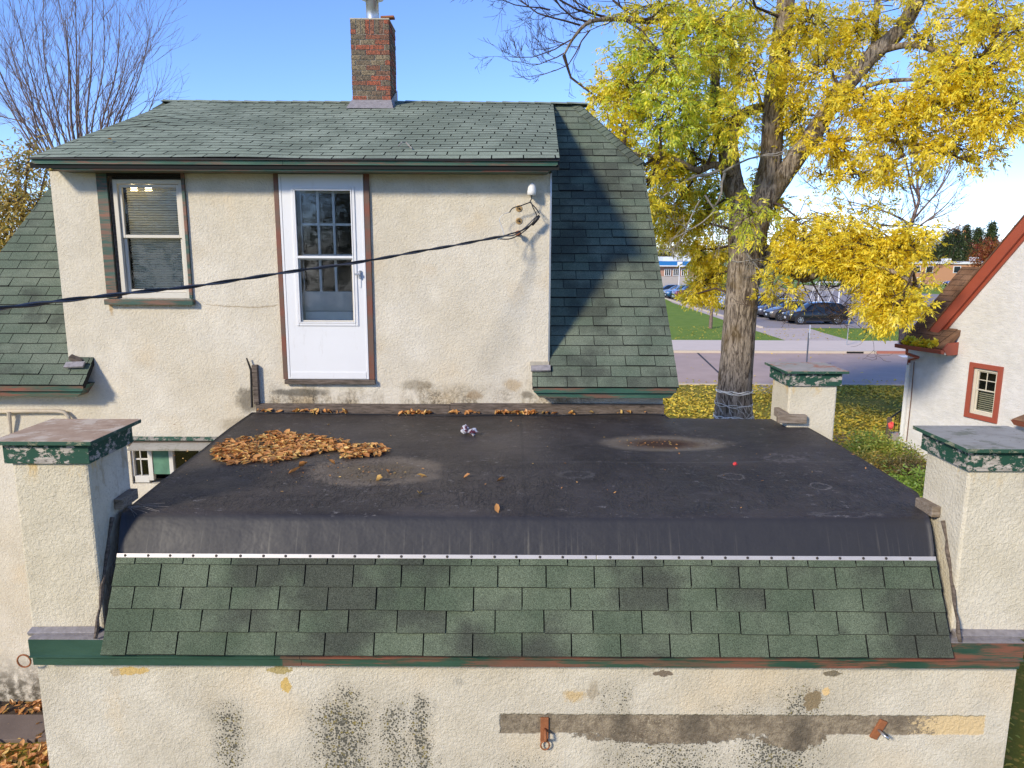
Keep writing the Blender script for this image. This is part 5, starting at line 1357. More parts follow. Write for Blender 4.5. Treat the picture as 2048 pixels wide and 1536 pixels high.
def grow(start, d, L, r, depth, rg, out, spread=.6, up=.15, nseg=5, kids=(3, 5), shrink=.62, wob=.12, tips=None, rmin=.004, sub0=.25):
    p = np.array(start, float); d = np.array(d, float); d /= np.linalg.norm(d); pts = [p.copy()]; ds = [d.copy()]
    for i in range(nseg):
        d = d+rg.normal(0, wob, 3)+np.array([0, 0, up*.3]); d /= np.linalg.norm(d); p = p+d*L/nseg; pts.append(p.copy()); ds.append(d.copy())
    rad = np.linspace(r, max(r*.35, rmin*.6), nseg+1); out.append((pts, rad))
    if tips is not None and depth <= 1: tips.append((pts[-1], ds[-1])); tips.append((pts[nseg//2], ds[nseg//2]))
    if depth <= 0: return
    for k in range(rg.integers(kids[0], kids[1]+1)):
        t = rg.uniform(sub0, 1.0); i = min(int(t*nseg), nseg-1); f = t*nseg-i
        q = pts[i]*(1-f)+pts[i+1]*f; dd = ds[i+1]; a = rg.normal(0, 1, 3); a -= dd*a.dot(dd); a /= (np.linalg.norm(a)+1e-9)
        s = spread*rg.uniform(.5, 1.2); nd = dd*cos(s)+a*sin(s); rr_ = max(rmin, r*(1-.6*t)*.6)
        grow(q, nd, L*shrink*rg.uniform(.7, 1.15), rr_, depth-1, rg, out, spread, up, nseg, kids, shrink, wob, tips, rmin, sub0)
def line3(pts, n=4):
    v = dens([Vector(p) for p in pts], n); return v
def ash_leaves(bases, dirs, rg, mat_attr, size=1.0, pairs=3):
    """compound leaves: rachis with pairs of pointed leaflets and one at the tip, drooping"""
    N = len(bases); B = np.asarray(bases); D = np.asarray(dirs); D /= np.linalg.norm(D, axis=1)[:, None]
    up = np.array([0, 0, 1.0]); S = np.cross(D, up); S += rg.normal(0, .35, S.shape); S -= D*(S*D).sum(1)[:, None]; S /= (np.linalg.norm(S, axis=1)[:, None]+1e-9); Nn = np.cross(S, D)
    L = rg.uniform(.20, .30, N)*size; out = []
    K = pairs*2+1
    V = np.zeros((N, K, 4, 3))
    for k in range(K):
        if k < pairs*2:
            pr = k//2; sg = 1 if k % 2 else -1; t = .35+.6*pr/pairs; ld = D*.62+S*sg*.75+rg.normal(0, .16, D.shape); 
        else: t = 1.0; ld = D+rg.normal(0, .12, D.shape)
        ld = ld-up*rg.uniform(.05, .45, N)[:, None]; ld /= np.linalg.norm(ld, axis=1)[:, None]
        base = B+D*(L*t)[:, None]-up*(L*t*t*.35)[:, None]
        ll = rg.uniform(.105, .155, N)*size; lw = ll*rg.uniform(.28, .40, N); side = np.cross(ld, Nn+rg.normal(0, .4, Nn.shape)); side /= (np.linalg.norm(side, axis=1)[:, None]+1e-9)
        nn = np.cross(side, ld)
        V[:, k, 0] = base; V[:, k, 1] = base+ld*(ll*.42)[:, None]+side*(lw*.5)[:, None]+nn*(lw*.12)[:, None]
        V[:, k, 2] = base+ld*ll[:, None]-up*(ll*.12)[:, None]; V[:, k, 3] = base+ld*(ll*.42)[:, None]-side*(lw*.5)[:, None]+nn*(lw*.12)[:, None]
    M = N*K; b = np.arange(M)*4; Fq = np.stack([b, b+1, b+2, b+3], 1)
    return V.reshape(-1, 3), Fq, np.repeat(mat_attr, K*4)

TY = 20.0
def T(px, py, dy=0.0): return P(px, py, TY+dy)
def wpx(w, Y=TY): return w*Y*1.02/F/2
def limb(pts):   # (px, py, dy, width px)
    ctr = [T(a, b, c) for a, b, c, d in pts]; rd = [wpx(d) for *_, d in pts]
    n = 8; c2 = dens(ctr, n); r2 = []
    for i in range(len(rd)-1):
        for k in range(n): r2.append(rd[i]+(rd[i+1]-rd[i])*k/n)
    r2.append(rd[-1]); return c2, r2
tree = thing('ash_tree', (T(1467, 870).x, TY, 0), 'large ash tree with bright yellow and green leaves in front of the street', 'tree')
bt = T(1467, 880)
trunk_l = [(1466, 905, 0, 104), (1467, 870, 0, 84), (1467, 830, 0, 73), (1468, 780, 0, 66), (1474, 720, 0, 64), (1479, 650, 0, 61), (1485, 580, 0, 61), (1492, 530, 0, 66), (1498, 485, 0, 62), (1512, 440, 0, 52)]
limbs = [
 ('trunk', trunk_l),
 ('trunk_fork', [(1484, 530, .15, 50), (1478, 470, .2, 40), (1480, 410, .3, 41), (1466, 370, .4, 40), (1457, 310, .5, 38), (1462, 265, .5, 32), (1478, 236, .4, 22), (1502, 220, .2, 18), (1524, 216, 0, 17)]),
 ('limb', [(1510, 450, 0, 50), (1527, 390, 0, 44), (1541, 320, 0, 40), (1545, 250, 0, 38), (1549, 200, 0, 37), (1558, 120, .1, 36), (1566, 60, .2, 34), (1575, -30, .3, 30)]),
 ('limb', [(1528, 410, -.1, 34), (1560, 362, -.2, 36), (1598, 308, -.4, 34), (1634, 258, -.6, 32), (1668, 200, -.8, 30), (1700, 162, -1, 29), (1750, 105, -1.2, 28), (1802, 58, -1.4, 26), (1845, -20, -1.6, 22)]),
 ('limb', [(1700, 165, -1, 16), (1742, 110, -.9, 13), (1750, 60, -.8, 11), (1755, -10, -.7, 10)]),
 ('limb', [(1452, 300, .5, 24), (1436, 250, .6, 18), (1432, 200, .7, 17), (1428, 120, .8, 16), (1405, 50, 1, 15), (1380, -10, 1.1, 13)]),
 ('limb', [(1520, 500, 0, 24), (1545, 505, -.4, 22), (1572, 533, -.9, 20), (1608, 556, -1.4, 17), (1640, 545, -1.8, 12), (1680, 532, -2.2, 10), (1730, 533, -2.7, 9), (1790, 545, -3.2, 7), (1840, 575, -3.6, 5)]),
 ('limb', [(1572, 533, -.9, 13), (1600, 512, -1.3, 10), (1650, 500, -1.6, 8), (1720, 505, -2, 6), (1780, 480, -2.4, 5)]),
 ('limb', [(1470, 350, .3, 20), (1430, 330, -.2, 14), (1395, 340, -.6, 12), (1350, 320, -1, 9), (1290, 310, -1.4, 6), (1240, 300, -1.6, 4)]),
 ('limb', [(1410, 55, 1, 15), (1350, 40, .6, 12), (1290, 42, .2, 11), (1230, 38, -.2, 9), (1180, 44, -.5, 7), (1150, 72, -.6, 5), (1128, 110, -.6, 3.5)]),
 ('limb', [(1750, 105, -1.2, 13), (1820, 90, -1.8, 10), (1890, 110, -2.2, 8), (1960, 150, -2.6, 6), (2030, 190, -3, 4)]),
 ('limb', [(1640, 250, -.6, 12), (1720, 180, -1.3, 9), (1800, 160, -2, 7), (1900, 170, -2.6, 5), (1990, 230, -3, 3.5)]),
 ('limb', [(1600, 310, -.4, 11), (1680, 280, -1.2, 8), (1770, 280, -1.8, 6), (1870, 300, -2.3, 4), (1960, 330, -2.5, 3)]),
]
from mathutils import noise as mn
def knobble(mb, c, r, n):
    for i in range(len(c)):
        for k in range(n):
            v = Vector(mb.v[i*n+k]); d = v-c[i]; f = 1+.075*mn.noise(Vector((v.x*9, v.y*9, v.z*1.3)))+.05*mn.noise(Vector((v.x*26, v.y*26, v.z*3))); mb.v[i*n+k] = tuple(c[i]+d*f)
skel = []
for name, pts in limbs:
    c, r = limb(pts); MB_ = MB().tube(c, r, 44 if name != 'limb' or pts[0][3] > 20 else 10); knobble(MB_, c, r, 44 if name != 'limb' or pts[0][3] > 20 else 10); MB_.build(name, M_bark, tree, smooth=True)
    skel += [(np.array(q), rr_) for q, rr_ in zip(c, r) if rr_ > .02]
skp = np.array([q for q, _ in skel]); 
rg = np.random.default_rng(11)
# foliage masses: (px, py, rx, ry, depth offset, sprays, green)
masses = [(1255,170,70,70,-1,46,.45),(1330,120,90,70,-1.5,60,.75),(1400,60,90,60,-1,50,.6),(1340,230,100,70,-1.5,62,.85),(1230,300,60,70,-1,40,.35),(1290,360,70,70,-1,44,.3),(1380,290,70,60,.3,44,.7),
 (1420,190,50,60,.8,30,.9),(1480,60,60,60,.8,30,.3),(1620,50,70,60,-.5,34,.05),(1500,140,55,60,-1,24,.3),(1640,140,80,60,-.5,40,.02),(1730,60,70,60,-1,28,.02),(1720,200,80,50,-1.5,44,.0),
 (1800,250,90,60,-2,60,.05),(1880,180,90,60,-2.5,64,.05),(1960,130,70,70,-3,58,.15),(1990,230,70,50,-3,50,.02),(1900,300,80,40,-2.5,34,.0),(1850,80,80,50,-1.5,22,.0),(2010,60,50,50,-3,12,.0),(1660,290,70,50,-1,32,.0),
 (1600,230,50,50,-.5,20,.02),(1700,350,90,35,-1,22,.0),(1780,330,70,35,-2,18,.02),(1600,440,70,40,-.5,24,.0),(1700,430,70,40,-1,14,.0),(1340,420,60,50,.8,48,.25),(1400,430,50,60,1,40,.4),(1400,500,38,35,1,26,.05),
 (1345,470,45,28,1,16,.1),(1440,500,40,45,1.4,16,.1),(1415,560,45,45,1.2,36,.0),(1385,590,24,20,1,8,.0),(1470,240,50,60,-1.5,24,.5),(1430,380,50,50,1.2,20,.6),(1540,350,50,60,.6,14,.05),(1500,430,45,55,-1.5,14,.85),
 (1600,488,60,32,-1.5,36,.0),(1680,480,80,38,-2,54,.0),(1760,492,80,42,-2.5,54,.0),(1615,520,60,16,-2,22,.0),(1705,530,60,20,-2.5,26,.0),(1780,560,62,32,-3,38,.0),(1825,490,50,40,-3,20,.0),(1800,605,50,28,-3.5,24,.0),(1775,628,45,26,-3.2,22,.0),(1775,595,55,26,-3,18,.0),
 (1570,120,30,80,-.7,10,.1),(1545,570,35,35,-1.5,8,.0),(1590,590,40,14,-2.2,3,.0),(1200,200,30,50,-.5,14,.05),(1180,340,30,40,-.5,10,.1),(1550,410,30,40,.4,10,.0),
 (1360,350,60,50,.6,40,.35),(1320,20,120,40,-.5,34,.3),(1970,30,70,40,-2.5,34,0),(1560,250,60,70,1,26,.05),(1660,60,90,60,1,34,.03),(1450,110,60,70,1,30,.3),(1280,440,40,40,-.6,14,.3),(1500,-20,200,30,-1,20,.2),(1820,0,150,30,-1.5,14,0)]
lines = []; LB = []; LD = []; LA = []
for (px, py, rx, ry, dy, n, gr) in masses:
    c = np.array(T(px, py, dy))
    dd = np.linalg.norm(skp-c, axis=1); k = int(dd.argmin()); s0 = skp[k]
    midp = (s0+c)/2+rg.normal(0, .15, 3)+np.array([0, 0, .15]); lines.append(([s0, s0*.6+midp*.4, midp, c*.6+midp*.4, c], [.05, .04, .032, .026, .018]))
    sx = rx*TY*1.02/F; szz = ry*TY*1.02/F
    for _ in range(int(n*(1.12 if px > 1560 else 1.25))):
        a = rg.normal(0, 1, 3); a /= np.linalg.norm(a); a *= rg.uniform(.2, 1.5)**.6
        tip = c+a*np.array([sx, max(.7, sx*.8), szz])
        frm = c+(tip-c)*rg.uniform(0, .35)+rg.normal(0, .1, 3); mm = (frm+tip)/2+np.array([0, 0, .10*rg.uniform(-1, 1.5)])
        lines.append(([frm, mm, tip], [.013, .009, .005]))
        d = tip-frm; d /= (np.linalg.norm(d)+1e-9)
        for q in range(rg.integers(7, 14)):
            t = rg.uniform(.35, 1.05); b = frm*(1-t)+tip*t+rg.normal(0, .05, 3); e_ = d*.5+rg.normal(0, .75, 3); e_[2] -= .15
            LB.append(b); LD.append(e_); LA.append(np.clip(gr*.85+rg.normal(0, .25), 0, 1) if gr > .02 else rg.uniform(0, .18))
v, f, a = ash_leaves(LB, LD, rg, np.array(LA), size=.86); print('ash leaves', len(LB), 'quads', len(f))
npobj('crown', npmesh('crown', v, f, 4, M_leaf, a), tree)
# bare twigs of the same tree: top left, low right drooping
bl = []
for (px, py, dx, dz, L, r, dep) in ((1225,38,-1,.05,2.6,.05,3),(1160,50,-1,-.15,2.2,.04,3),(1150,75,-.7,-.7,1.6,.03,3),(1180,44,-1,.3,2.4,.04,3),(1290,42,-.8,.4,2.6,.05,3),(1130,105,-.8,-.5,1.3,.025,3),(1250,40,-.9,-.4,2.0,.04,3),(1100,20,-1,-.05,1.7,.03,3),(1180,60,-.9,-.5,1.8,.03,3),
    (1620,556,.6,-.8,1.5,.03,3),(1600,550,.1,-1,1.2,.025,3),(1660,540,.5,-.8,1.4,.025,3),(1700,535,.3,-.9,1.4,.03,3),(1760,540,.6,-.7,1.5,.025,3),(1800,550,.4,-.9,1.3,.022,3),(1590,555,-.3,-.9,1.2,.022,3),(1640,548,.4,-.8,1.9,.02,2),(1730,535,.5,-.8,1.9,.02,2),(1790,545,.4,-.8,1.8,.018,2),
    (1700,350,.9,.1,2.2,.03,3),(1800,340,.9,-.1,2.0,.025,3),(1650,440,.9,-.3,2.2,.03,3),(1760,450,.9,0,2.4,.03,3),(1900,150,.8,.4,1.8,.03,3),(1960,60,.7,.3,1.6,.025,3),(1880,50,.7,.5,1.8,.03,3),(1640,340,.5,-.4,1.6,.03,3)):
    dy = -1.5 if px > 1500 else 0
    grow(T(px, py, dy), (dx, rg.normal(0, .3), dz), L*1.1, r*.7, dep, rg, bl, spread=.66, up=.0 if dz > -.3 else .45, nseg=6, kids=(4, 6), shrink=.56, wob=.17, rmin=.0045, sub0=.15)
build_lines('twigs', lines+bl, M_twig, tree, 5)
# pale dead branches in front of the trunk
dl = []
for (px, py, dx, dz, L, r) in ((1440,340,-.9,-.35,1.8,.045),(1450,345,-.2,-1,1.5,.04),(1410,390,.4,-.8,1.6,.03),(1470,480,.8,-.5,1.4,.03),(1460,520,.9,-.35,1.1,.02),(1430,420,-.6,-.6,1.3,.022),(1445,345,.6,.25,1.4,.035),(1400,400,-.4,-.9,1.3,.02)):
    grow(T(px, py, -1.0), (dx, rg.normal(0, .25), dz), L, r, 3, rg, dl, spread=.6, up=0, nseg=6, kids=(2, 4), shrink=.55, wob=.2, rmin=.006)
build_lines('dead_branches', dl, M_deadtwig, tree, 5)
# white string wound round the trunk
wr_ = MB(); rr = random.Random(9)
def trunk_at(z_):
    py = None
    for i in range(len(tc)-1):
        if (tc[i].z-z_)*(tc[i+1].z-z_) <= 0:
            k = (z_-tc[i].z)/(tc[i+1].z-tc[i].z+1e-9); return tc[i].lerp(tc[i+1], k), tr_[i]*(1-k)+tr_[i+1]*k
    return tc[0], tr_[0]
tc, tr_ = limb(trunk_l)
def wrap(z0, z1, thick, turns=1.0, a0=0, wob=.05):
    pts = []; n = int(40*turns); ph = rr.uniform(0, 6)
    for k in range(n+1):
        t = k/n; a = a0+2*pi*turns*t; z_ = z0+(z1-z0)*t+wob*sin(a*2+ph)*.5+wob*.5*sin(a*5+ph)
        c, r = trunk_at(z_); pts.append((c.x+cos(a)*(r*1.03+.012), c.y+sin(a)*(r*1.03+.012), z_))
    wr_.tube(pts, thick, 5)
zt_ = T(1467, 778).z; zb_ = T(1467, 832).z
for k in range(4): wrap(zt_+rr.uniform(-.03, .03), zt_-.06+rr.uniform(-.05, .04), .009, 1, rr.uniform(0, 6), .05)
for k in range(4): wrap(zb_+.02+rr.uniform(-.04, .04), zb_+rr.uniform(-.04, .04), .010, 1, rr.uniform(0, 6), .07)
wrap(T(1467,805).z+.01, T(1467,807).z, .008, 1, 1, .05); wrap(T(1467,808).z, T(1467,804).z, .006, 1, 2, .04)
for k in range(15):
    a = rr.uniform(pi, 2*pi)-.0; z0 = zb_+rr.uniform(0, .2); z1 = z0+rr.uniform(.15, .5); pts = []
    da = rr.uniform(-.7, .7)
    for q in range(8):
        t = q/7; zz_ = min(zt_, z0+(z1-z0)*t); c, r = trunk_at(zz_); aa_ = a+da*t; pts.append((c.x+cos(aa_)*(r*1.04+.01), c.y+sin(aa_)*(r*1.04+.01), zz_))
    wr_.tube(pts, .0035, 4)
tag(wr_.build('string_web', simple('white_string', (.85,.82,.76), .8)), 'white stretched string webbing wound round the lower ash trunk', 'webbing')

# bare tree behind the house, top left
bt_ = thing('bare_tree', (P(200, 300, 17).x, 17, 0), 'tall bare tree with many upright stems behind the left of the roof', 'tree')
base = P(205, 470, 17); stems = [(0,60,-.2),(30,20,0),(65,0,.2),(115,-10,.1),(150,-30,.3),(185,-20,0),(205,-30,-.2),(240,10,.2),(262,90,0),(285,110,.2),(320,155,.1),(-60,120,0),(-40,20,.3),(90,-60,.2),(130,40,-.3),(20,90,.4),(60,130,.1),(300,60,.3),(-30,230,0),(160,60,.5)]
lines = []; rg = np.random.default_rng(21)
lines.append(([tuple(Vector((base.x, 17, 0))), tuple(Vector((base.x, 17, 2.5))), tuple(base)], [.28, .25, .2]))
low_c = lambda px: P(px, 420, 17)
for (tx, ty, dy) in stems:
    tp = np.array(P(tx, ty, 17+dy*6)); b0 = np.array(base)+rg.normal(0, .15, 3); bx = 160+(tx-160)*.52
    m1 = np.array(P(bx*.5+205*.5, 380, 17+dy*2)); m2 = np.array(P(bx, 260, 17+dy*4))
    pts = [np.array(v) for v in dens([Vector(b0), Vector(m1), Vector(m2), Vector((m2+tp)/2)+Vector(rg.normal(0, .1, 3)), Vector(tp)], 4)]
    n = len(pts); rad = np.linspace(.040, .005, n)*rg.uniform(.6, 1.2); lines.append((pts, rad))
    for k in range(6, n-1):
        for _ in range(rg.integers(1, 3)):
            d = pts[k+1]-pts[k]; d /= np.linalg.norm(d); a = rg.normal(0, 1, 3); a -= d*a.dot(d); a /= np.linalg.norm(a); s = rg.uniform(.25, .6)
            grow(pts[k], d*cos(s)+a*sin(s), rg.uniform(.7, 1.7), rad[k]*.4, 2, rg, lines, spread=.45, up=.25, nseg=4, kids=(1, 3), shrink=.6, wob=.09, rmin=.003)
build_lines('branches', lines, M_bare, bt_, 5)
# leafy shrub tree lower left
def leafy(name, root, cpts, Y, mat, lab, cat, n_leaf, size, seed, bark_=M_bare, grp=None, base_px=None, gr=(0, .6)):
    rg = np.random.default_rng(seed); t = thing(name, root, lab, cat, grp); ln = []; LB = []; LD = []
    rt = np.array(root, float)
    for (px, py, rx, ry) in cpts:
        c = np.array(P(px, py, Y)); sx = rx*Y/F; sz_ = ry*Y/F
        md = (rt+c)/2+rg.normal(0, .3, 3); md[0] = rt[0]*.6+c[0]*.4; ln.append(([rt, md, c], [.02+.006*Y*.3, .05, .02]))
        for _ in range(int(n_leaf*rx*ry/1000)):
            a = rg.normal(0, 1, 3); a /= np.linalg.norm(a); a *= rg.uniform(.1, 1.1); tip = c+a*np.array([sx, sx, sz_]); f_ = c+(tip-c)*.3
            ln.append(([f_, (f_+tip)/2+rg.normal(0, .06*Y/17, 3), tip], [.012, .008, .004]))
            for q in range(7):
                LB.append(tip+rg.normal(0, .22*size, 3)); LD.append(rg.normal(0, 1, 3)-np.array([0, 0, .4]))
    build_lines('branches', ln, bark_, t, 4)
    v, f, a = ash_leaves(LB, LD, rg, rg.uniform(gr[0], gr[1], len(LB)), size=size, pairs=1); npobj('crown', npmesh('crown', v, f, 4, mat, a), t); return t
q = P(20, 560, 14.5)
leafy('leafy_tree', (q.x-1, 14.5, 0), [(40,330,40,40),(20,400,50,60),(70,420,40,50),(95,330,25,25),(10,480,50,50),(70,480,40,40),(30,520,40,30),(-30,440,60,60),(-20,540,60,50),(60,290,25,20),(50,560,50,50)], 14.5, M_leaf_left, 'half bare tree with yellow brown leaves behind the left roof slope', 'tree', 16, .8, 31)
# small bare tree beyond the street (right)
st_ = thing('bare_tree', tuple(PZ(1790, 600, 0)), 'slim bare tree beyond the street left of the white gable', 'tree')
Y_ = 34; lines = []; rg = np.random.default_rng(5); b0 = P(1808, 640, Y_); st_.location = (b0.x, Y_, 0); OFF[st_.name] = Vector(st_.location)
main = [(1806,690,34),(1808,600,30),(1812,520,26),(1818,470,17),(1828,430,13),(1838,400,11),(1835,360,9),(1850,310,7),(1862,265,4)]
ctr = dens([P(a, b, Y_) for a, b, c in main], 4); rad = np.interp(np.linspace(0, 1, len(ctr)), np.linspace(0, 1, len(main)), [wpx(c, Y_)*.55 for *_, c in main]); ctr = [np.array(p) for p in ctr]; lines.append((ctr, rad))
for (px, py, dx, dz) in ((1826,440,.8,.9),(1832,420,-.5,1),(1836,390,-.8,1),(1838,380,.7,.9),(1836,350,.5,1.2),(1840,335,-.5,1.2),(1845,320,.8,1),(1824,450,-1,.5),(1820,465,1,.5),(1815,500,1,.35),(1815,495,-1,.35)):
    grow(P(px, py, Y_), (dx, rg.normal(0, .3), dz), rg.uniform(2.0, 3.2), .055, 3, rg, lines, spread=.5, up=.25, nseg=5, kids=(3, 4), shrink=.58, wob=.09, rmin=.009)
build_lines('branches', lines, M_bare, st_, 4)
rgs = np.random.default_rng(77); LB = []; LD = []
for pts, r in lines[1:]:
    for k in range(1):
        if rgs.uniform() < .35: LB.append(np.array(pts[-1])); LD.append(rgs.normal(0, 1, 3))
v, f, a = ash_leaves(LB, LD, rgs, np.zeros(len(LB)), 1.0, 1); npobj('crown', npmesh('crown', v, f, 4, M_leaf_brown, a), st_)
# young street tree
yt = thing('young_tree', tuple(PZ(1421, 657, 0)), 'thin young tree on the park lawn left of the big trunk', 'tree'); b0 = PZ(1421, 657, 0)
lines = []; rg = np.random.default_rng(8); t_ = P(1428, 560, b0.y); lines.append(([b0-Vector((0,0,.1)), b0.lerp(t_, .5), t_, P(1426, 505, b0.y)], [.15, .12, .09, .05]))
for k in range(9): grow(P(1427, 590-k*9, b0.y), (rg.normal(0, 1), rg.normal(0, 1), .9), 2.2, .04, 2, rg, lines, spread=.5, up=.2, rmin=.012)
build_lines('branches', lines, M_bare, yt, 5)
# ---- far trees
def far_tree(name, px, Y, hpx_top, hpx_bot, wpx_, mat, lab, grp, seed, shape='round', n=900):
    rg = np.random.default_rng(seed); top = P(px, hpx_top, Y).z; b0 = P(px, 560, Y); x_ = P(px, hpx_bot, Y).x; wd = wpx_*Y/F/2; hgt = top
    t = thing(name, (x_, Y, 0), lab, 'tree', grp); ln = [([(x_, Y, 0), (x_+.1, Y, hgt*.5), (x_, Y, hgt*.85)], [.02*hgt+.08, .012*hgt+.05, .04])]
    if shape == 'bare':
        for k in range(26): grow((x_, Y, hgt*rg.uniform(.25, .7)), (rg.normal(0, 1), rg.normal(0, 1), 1.2), hgt*.4, .06, 2, rg, ln, spread=.5, up=.3, rmin=.02)
        build_lines('branches', ln, M_bare, t, 4); return
    build_lines('trunk', ln, M_bark, t, 6)
    if shape == 'cone': h_ = rg.uniform(.06, 1, n)**.9; rad = (1-h_)*wd*1.1+.1; a = rg.uniform(0, 2*pi, n); rr_ = rad*np.sqrt(rg.uniform(.3, 1, n)); B = np.stack([x_+np.cos(a)*rr_, Y+np.sin(a)*rr_, h_*hgt], 1)
    else:
        B = []
        for k in range(14):
            c = rg.normal(0, 1, 3); c /= np.linalg.norm(c); c *= rg.uniform(.2, .75); cc = np.array([x_+c[0]*wd, Y+c[1]*wd, hgt*.6+c[2]*hgt*.38]); m_n = n//14; d = rg.normal(0, 1, (m_n, 3)); d /= np.linalg.norm(d, axis=1)[:, None]
            B.append(cc+d*np.array([wd*.42, wd*.42, hgt*.20])*rg.uniform(.6, 1.1, (m_n, 1)))
        B = np.concatenate(B)
    D = rg.normal(0, 1, (len(B), 3)); v, f, at = ash_leaves(B, D, rg, rg.uniform(0, 1, len(B)), size=max(1.4, Y/45), pairs=1); npobj('crown', npmesh('crown', v, f, 4, mat, at), t)
fa = 'trees beyond the playing field'
far = [(1330,180,494,30,'o'),(1365,190,500,30,'b'),(1400,170,490,36,'b'),(1440,180,488,40,'o'),(1530,190,484,44,'o'),(1580,180,476,44,'b'),(1630,190,482,40,'o'),(1680,200,478,46,'g'),(1730,190,484,40,'o'),(1780,200,474,50,'g'),(1830,190,480,40,'o'),
       (1870,200,470,44,'g'),(1905,150,460,40,'p'),(1925,160,452,36,'p'),(1948,150,458,34,'p'),(1890,150,468,30,'p'),(1975,150,446,40,'p'),(1975,110,462,50,'r'),(1300,200,492,40,'o'),(2030,150,450,60,'p'),(1960,170,470,60,'o')]
lab_ = {'o': 'brown autumn tree on the far horizon', 'b': 'bare grey tree on the far horizon', 'g': 'green brown tree on the far horizon', 'p': 'dark evergreen behind the white gable', 'r': 'red leaved tree just left of the white gable'}
ordn = ['leftmost', 'second from left', 'third from left', 'fourth from left', 'fifth from left', 'sixth from left', 'seventh from left', 'eighth from left', 'ninth from left']
far.sort(key=lambda q: q[0]); seen = {}
for i, (px, Y, tp, wd, k) in enumerate(far):
    nm = {'o': 'autumn_tree', 'b': 'bare_tree', 'g': 'green_tree', 'p': 'evergreen_tree', 'r': 'red_maple'}[k]
    n_ = seen.get(k, 0); seen[k] = n_+1
    far_tree(nm, px, Y, tp, 540, wd*1.5, {'o': M_leaf_oak, 'b': None, 'g': M_leaf_pine, 'p': M_leaf_pine, 'r': M_leaf_red}[k], lab_[k]+('' if k == 'r' else ', '+ordn[n_]+' of its kind'), None if k == 'r' else {'o': 'autumn trees on the horizon', 'b': 'bare trees on the horizon', 'g': 'green trees on the horizon', 'p': 'evergreens behind the white gable'}[k], 100+i, 'bare' if k == 'b' else ('cone' if k == 'p' else 'round'), 1600 if k != 'p' else 2200)
# left of the house, beyond the roofs (seen from a step aside)
# bushes at the white house
def bush(name, px, py, r, hgt, mat, lab, n, seed, size=.75, gr=(0,1), cat='bush'):
    q = PZ(px, py, 0); rg = np.random.default_rng(seed); t = thing(name, tuple(q), lab, cat); ln = []; LB = []; LD = []
    for k in range(n):
        a = rg.uniform(0, 2*pi); rr_ = r*sqrt(rg.uniform(0, 1)); tip = np.array([q.x+cos(a)*rr_, q.y+sin(a)*rr_, hgt*rg.uniform(.3, 1)*(1-(rr_/r)**2*.5)])
        ln.append(([np.array([q.x, q.y, 0])+rg.normal(0, .05, 3), (np.array([q.x, q.y, 0])+tip)/2+np.array([0,0,.1]), tip], [.008, .006, .003]))
        for _ in range(9): LB.append(tip+rg.normal(0, .10, 3)); LD.append(rg.normal(0, 1, 3))
    build_lines('stems', ln, M_bare, t, 4); v, f, at = ash_leaves(LB, LD, rg, rg.uniform(gr[0], gr[1], len(LB)), size=size, pairs=1); npobj('foliage', npmesh('foliage', v, f, 4, mat, at), t)
bush('shrub', 1752, 925, .75, .75, M_leaf_green, 'bright green feathery shrub nearest the leafy path', 150, 1)
bush('shrub', 1738, 950, .6, .5, M_leaf_left, 'yellow brown low shrub beside the green feathery one', 90, 2, .7)
bush('shrub', 1785, 940, .6, .7, M_leaf_green, 'leggy green plant by the foot of the white wall', 110, 3, .8, (.3,1))
bush('shrub', 1812, 965, .6, .7, M_leaf_oak, 'browning shrub against the white wall near the right pillar', 110, 4, .6)
bush('shrub', 1835, 1000, .7, .6, M_leaf_green, 'dark green shrub half hidden behind the right front pillar', 110, 6, .8, (0,.5))
sheet('leafy_path', [G(1655,868), G(1700,862), G(1760,893), G(1740,925), G(1690,905), G(1650,888)], .004, simple('leaf_strewn_path', (.30,.22,.14), .95, 0, .2, .4, 14, .8, 40))
sheet('flower_bed', [G(1725,990), G(1715,940), G(1760,912), G(1800,905), G(1870,985), G(1880,1060), G(1760,1060)], .006, simple('bed_soil', (.10,.07,.04), .95, 0, .2, .4, 14, .8, 40))
# ================================================================== SIGNS, GOALS, SCHOOL
q = PZ(1612, 742, 0)
sp = thing('signpost', (q.x, q.y, 0), 'grey signpost with plate seen nearly edge on, behind the small far pillar', 'sign')
ztop = P(1620, 648, q.y).z
MB().box((q.x-.03, q.y-.02, 0), (q.x+.03, q.y+.02, ztop-.4)).build('post', M_post, sp)
xs = P(1620, 655, q.y).x
sp_t = MB().obox((xs, q.y, ztop-.35), (.06, .20, 0), (.01, -.004, 0), (0, 0, .30)).build('sign_plate', M_signwhite, sp, bevel=.01)
q = PZ(1693, 694, 0); sp = thing('signpost', (q.x, q.y, 0), 'thin galvanised post standing on the pavement under the drooping twigs', 'sign')
MB().tube([(q.x, q.y, 0), (q.x+.03, q.y, 2.0)], .03, 8).build('post', M_galv, sp)
MB().obox((q.x+.03, q.y, 1.9), (.03, .15, 0), (.008, 0, 0), (0, 0, .22)).build('sign_plate', M_galv, sp)
